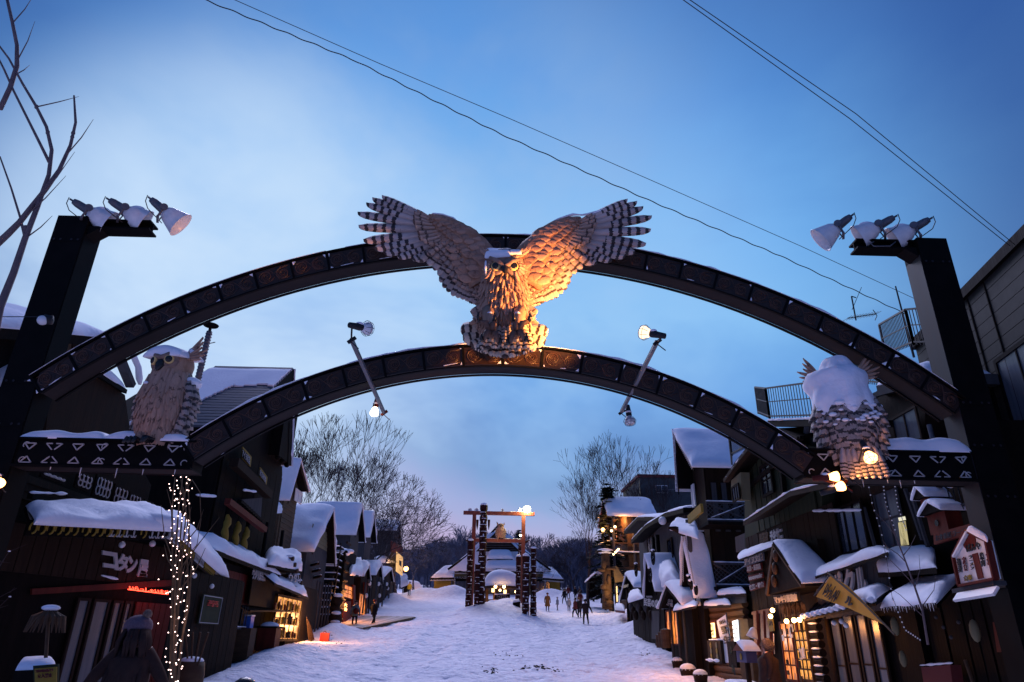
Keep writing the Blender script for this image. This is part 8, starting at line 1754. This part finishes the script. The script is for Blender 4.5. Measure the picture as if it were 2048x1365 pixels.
# ------------------------------------------------------------------ things near the left edge
t = thing('chimney_pipe', 'tall ribbed metal chimney pipe with a round cap behind the left owl', 'chimney', PX(385, 830, -11.5)); a_, b_ = PX(386, 800, -11.5), PX(419, 664, -11.5)
MB().tube([a_, b_], .11, 12).build('pipe', M_galv, t, smooth=True); MB().tube([b_, b_+Z3*.25], .06, 8).build('neck', M_dark, t); MB().lathe(b_+Z3*.25, Z3, [(0, .28), (.04, .30), (.08, .1), (.08, 0)], 16).build('cap', M_dark, t)
for i in range(22): q = a_.lerp(b_, i/22); MB().lathe(q, (b_-a_), [(0, .112), (.03, .13), (.06, .112)], 12).build('rib', M_galv, t)
t = thing('small_antenna', 'small television antenna behind the chimney pipe', 'antenna', PX(407, 720, -11.5)); MB().tube([PX(408, 722, -11.8), PX(412, 690, -11.8)], .03, 5).build('mast', M_cable, t); MB().tube([PX(388, 694, -11.8), PX(430, 685, -11.8)], .02, 5).build('boom', M_cable, t)
for i in range(6): q = PX(394+i*6, 693-i*1.4, -11.8); MB().tube([q-V3(0, .2, .12), q+V3(0, .2, .12)], .012, 4).build('element', M_cable, t)
# cluster of slender trunks wound with fairy lights
t = thing('fairy_light_trunks', 'cluster of slender pale trunks wound with tiny pink-white fairy lights', 'tree', (-6.6, 14.3, 0)); YT_ = 14.0
trunks = [[(340, 1365), (343, 1250), (346, 1150), (344, 1080), (345, 1000), (350, 955)], [(350, 1365), (352, 1290), (356, 1180), (360, 1080), (368, 1000), (376, 950)], [(344, 1400), (355, 1240), (364, 1120), (372, 1030), (362, 960)], [(352, 1390), (366, 1270), (377, 1180), (374, 1110), (380, 1040), (374, 945)], [(345, 1380), (350, 1200), (352, 1090), (358, 1010), (366, 950)], [(356, 1366), (362, 1290), (378, 1210), (384, 1120), (376, 1050), (366, 975)], [(366, 990), (384, 960), (400, 985), (402, 1040), (394, 1090), (376, 1110)]]
rg = random.Random(2); lights = []
for k, P in enumerate(trunks):
    Y = YT_+rg.uniform(-.3, .3); pts = [PY(x, y, Y) for x, y in P]; r_ = .024 if k < 6 else .012
    MB().tube(pts, [r_*(1-.6*i/(len(pts)-1)) for i in range(len(pts))], 7).build('trunk', M_siding, t, smooth=True)
    if k < 6:
        n_ = 27
        for i in range(n_):
            q = interp(pts, (i+rg.random())/n_); lights.append(q+V3(rg.gauss(0, .07), -.06, rg.uniform(-.05, .05)))
bm_ = MB().ball((0, 0, 0), .011, 6).mesh('fairy_bulb', E_fairy, True)
for q in lights: link('fairy_bulb', bm_, t, q)
for q in range(9):
    a_ = PY(352+rg.uniform(-8, 12), 1100+rg.uniform(-80, 150), YT_); b_ = a_+V3(rg.uniform(-.5, .5), rg.uniform(-.3, .3), rg.uniform(.5, 1.2)); MB().tube([a_, a_.lerp(b_, .5)+V3(rg.uniform(-.1, .1), 0, 0), b_], [.014, .01, .004], 5).build('branch', M_siding, t)
point(PY(352, 1250, 13.4), (1, .55, .45), 7, .3)
# bush, planter and notice at the bottom left
t = thing('snowy_shrub', 'dark twiggy shrub with flecks of snow before the souvenir shop', 'shrub', (-8.6, 11.5, 0)); mb = MB(); ms = MB(); rg = random.Random(8)
for i in range(90):
    b0 = V3(-8.4+rg.uniform(-.6, .6), 11.3+rg.uniform(-.5, .5), rg.uniform(.9, 2.2)); d = V3(rg.uniform(-1, 1), rg.uniform(-.6, .4), rg.uniform(.2, 1)).normalized(); L__ = rg.uniform(.4, .95); m1 = b0+d*L__*.5+V3(0, 0, .05); e = b0+d*L__
    mb.tube([b0, m1, e], [.013, .009, .004], 4)
    for j in range(3): q = b0.lerp(e, rg.uniform(.3, 1)); mb.tube([q, q+V3(rg.uniform(-.2, .2), rg.uniform(-.1, .1), rg.uniform(-.05, .2))], [.006, .002], 3)
    if rg.random() < .5: ms.ball(e, rg.uniform(.015, .045), 5, (1.5, 1, .6))
MB().tube([(-8.4, 11.4, 0), (-8.4, 11.3, 1.4)], [.06, .03], 6).build('stem', M_bark2, t); tag(mb.build('twigs', M_bark2, t), kind='stuff'); tag(ms.build('snow_flecks', M_snow, t), kind='stuff')
t = thing('feather_grass', 'pale tufted plant head with snow at the lower left', 'plant', PY(95, 1300, 8.5)); c_ = PY(97, 1235, 8.5); MB().tube([PY(90, 1340, 8.5), c_], .02, 6).build('stem', M_log, t); MB().ball(c_+V3(0, 0, .10), .07, 12, (1.5, 1, .5)).build('snow_cap', M_snow, t, smooth=True)
for i in range(14): th = i*.45; MB().tube([c_+V3(0, 0, .08), c_+V3(.17*math.cos(th), .1*math.sin(th), .0), c_+V3(.22*math.cos(th), .14*math.sin(th), -.16)], [.02, .025, .006], 5).build('leaf', M_log, t)
t = thing('yellow_notice', 'small green-edged yellow notice with red writing at the lower left edge', 'sign', PY(92, 1365, 7.5)); P = qY(7.5, (66, 1332), (116, 1328), (114, 1375), (68, 1378)); MB().prism(P, (0, .03, 0)).build('board', M_green, t); P2 = qY(7.47, (69, 1338), (113, 1334), (112, 1372), (70, 1375)); MB().prism(P2, (0, .015, 0)).build('panel', M_ochre, t)
lettering('雪像は観光用です', (72, 1340), (108, 1337), (72, 1346), Y=7.44, m=M_redc, parent=t); lettering('立入禁止', (76, 1348), (106, 1346), (76, 1357), Y=7.44, m=M_redc, parent=t)
t = thing('snowy_planter_box', 'long planter heaped with snow at the lower left', 'planter', PY(70, 1330, 8.0)); P = [PY(30, 1342, 8.2), PY(112, 1338, 8.2), PY(104, 1330, 9.0), PY(44, 1326, 9.0)]; snow_slab('snow_cap', *P, .07, t, 16, 10, .9); MB().prism(P, (0, 0, -.3)).build('box', M_dark, t)
# young bare tree with dead fairy strings in front of the right shops
t = thing('string_light_tree', 'thin young bare tree with unlit string lights before the right shops', 'tree', (7.2, 12.4, 0)); YB_ = 12.2
def q_(*P): return [PY(x, y, YB_) for x, y in P]
for P, r_ in ((q_((1856, 1290), (1845, 1220), (1828, 1170), (1810, 1120), (1790, 1070), (1770, 1010)), .022), (q_((1806, 1112), (1820, 1095), (1832, 1070)), .010), (q_((1812, 1125), (1795, 1108), (1775, 1095), (1765, 1080)), .010), (q_((1830, 1176), (1840, 1140), (1838, 1110)), .008), (q_((1828, 1170), (1800, 1140), (1780, 1120)), .009), (q_((1843, 1215), (1868, 1180), (1872, 1150)), .008), (q_((1790, 1070), (1775, 1050), (1750, 1025)), .008), (q_((1848, 1235), (1800, 1190), (1770, 1170)), .007)):
    MB().tube(P, [r_*(1-.7*i/(len(P)-1)) for i in range(len(P))], 6).build('branch', M_twig, t, smooth=True)
for k, P in enumerate((q_((1735, 960), (1745, 1010), (1762, 1060), (1775, 1130), (1785, 1200)), q_((1765, 952), (1770, 1000), (1790, 1060)), q_((1788, 958), (1795, 1010), (1812, 1060)), q_((1785, 1195), (1810, 1260), (1840, 1280)))):
    MB().tube(P, .004, 4).build('light_string', M_cable, t)
    for i in range(14): MB().ball(interp(P, i/13), .014, 5).build('unlit_bulb', M_white, t)

# bare gravel showing through the trodden snow near the lower edge
def debris():
    rg = random.Random(77); mb = MB()
    for cx, cy, n, sx, sy in ((1075, 1338, 70, 34, 2.2), (982, 1343, 26, 12, 3), (1010, 1312, 14, 26, 6), (1290, 1308, 10, 12, 3), (660, 1288, 16, 26, 7)):
        for i in range(n):
            x, y = at(cx+rg.gauss(0, sx*.6), cy+rg.gauss(0, sy)); z = G(x, y); r_ = rg.uniform(.015, .05); mb.ball((x, y, z+.01), r_, 5, (1.3, 1, .6))
    tag(mb.build('gravel', M_dark2, None), 'dark gravel and twigs showing through the trodden snow near the lower edge', 'gravel', kind='stuff')
debris()
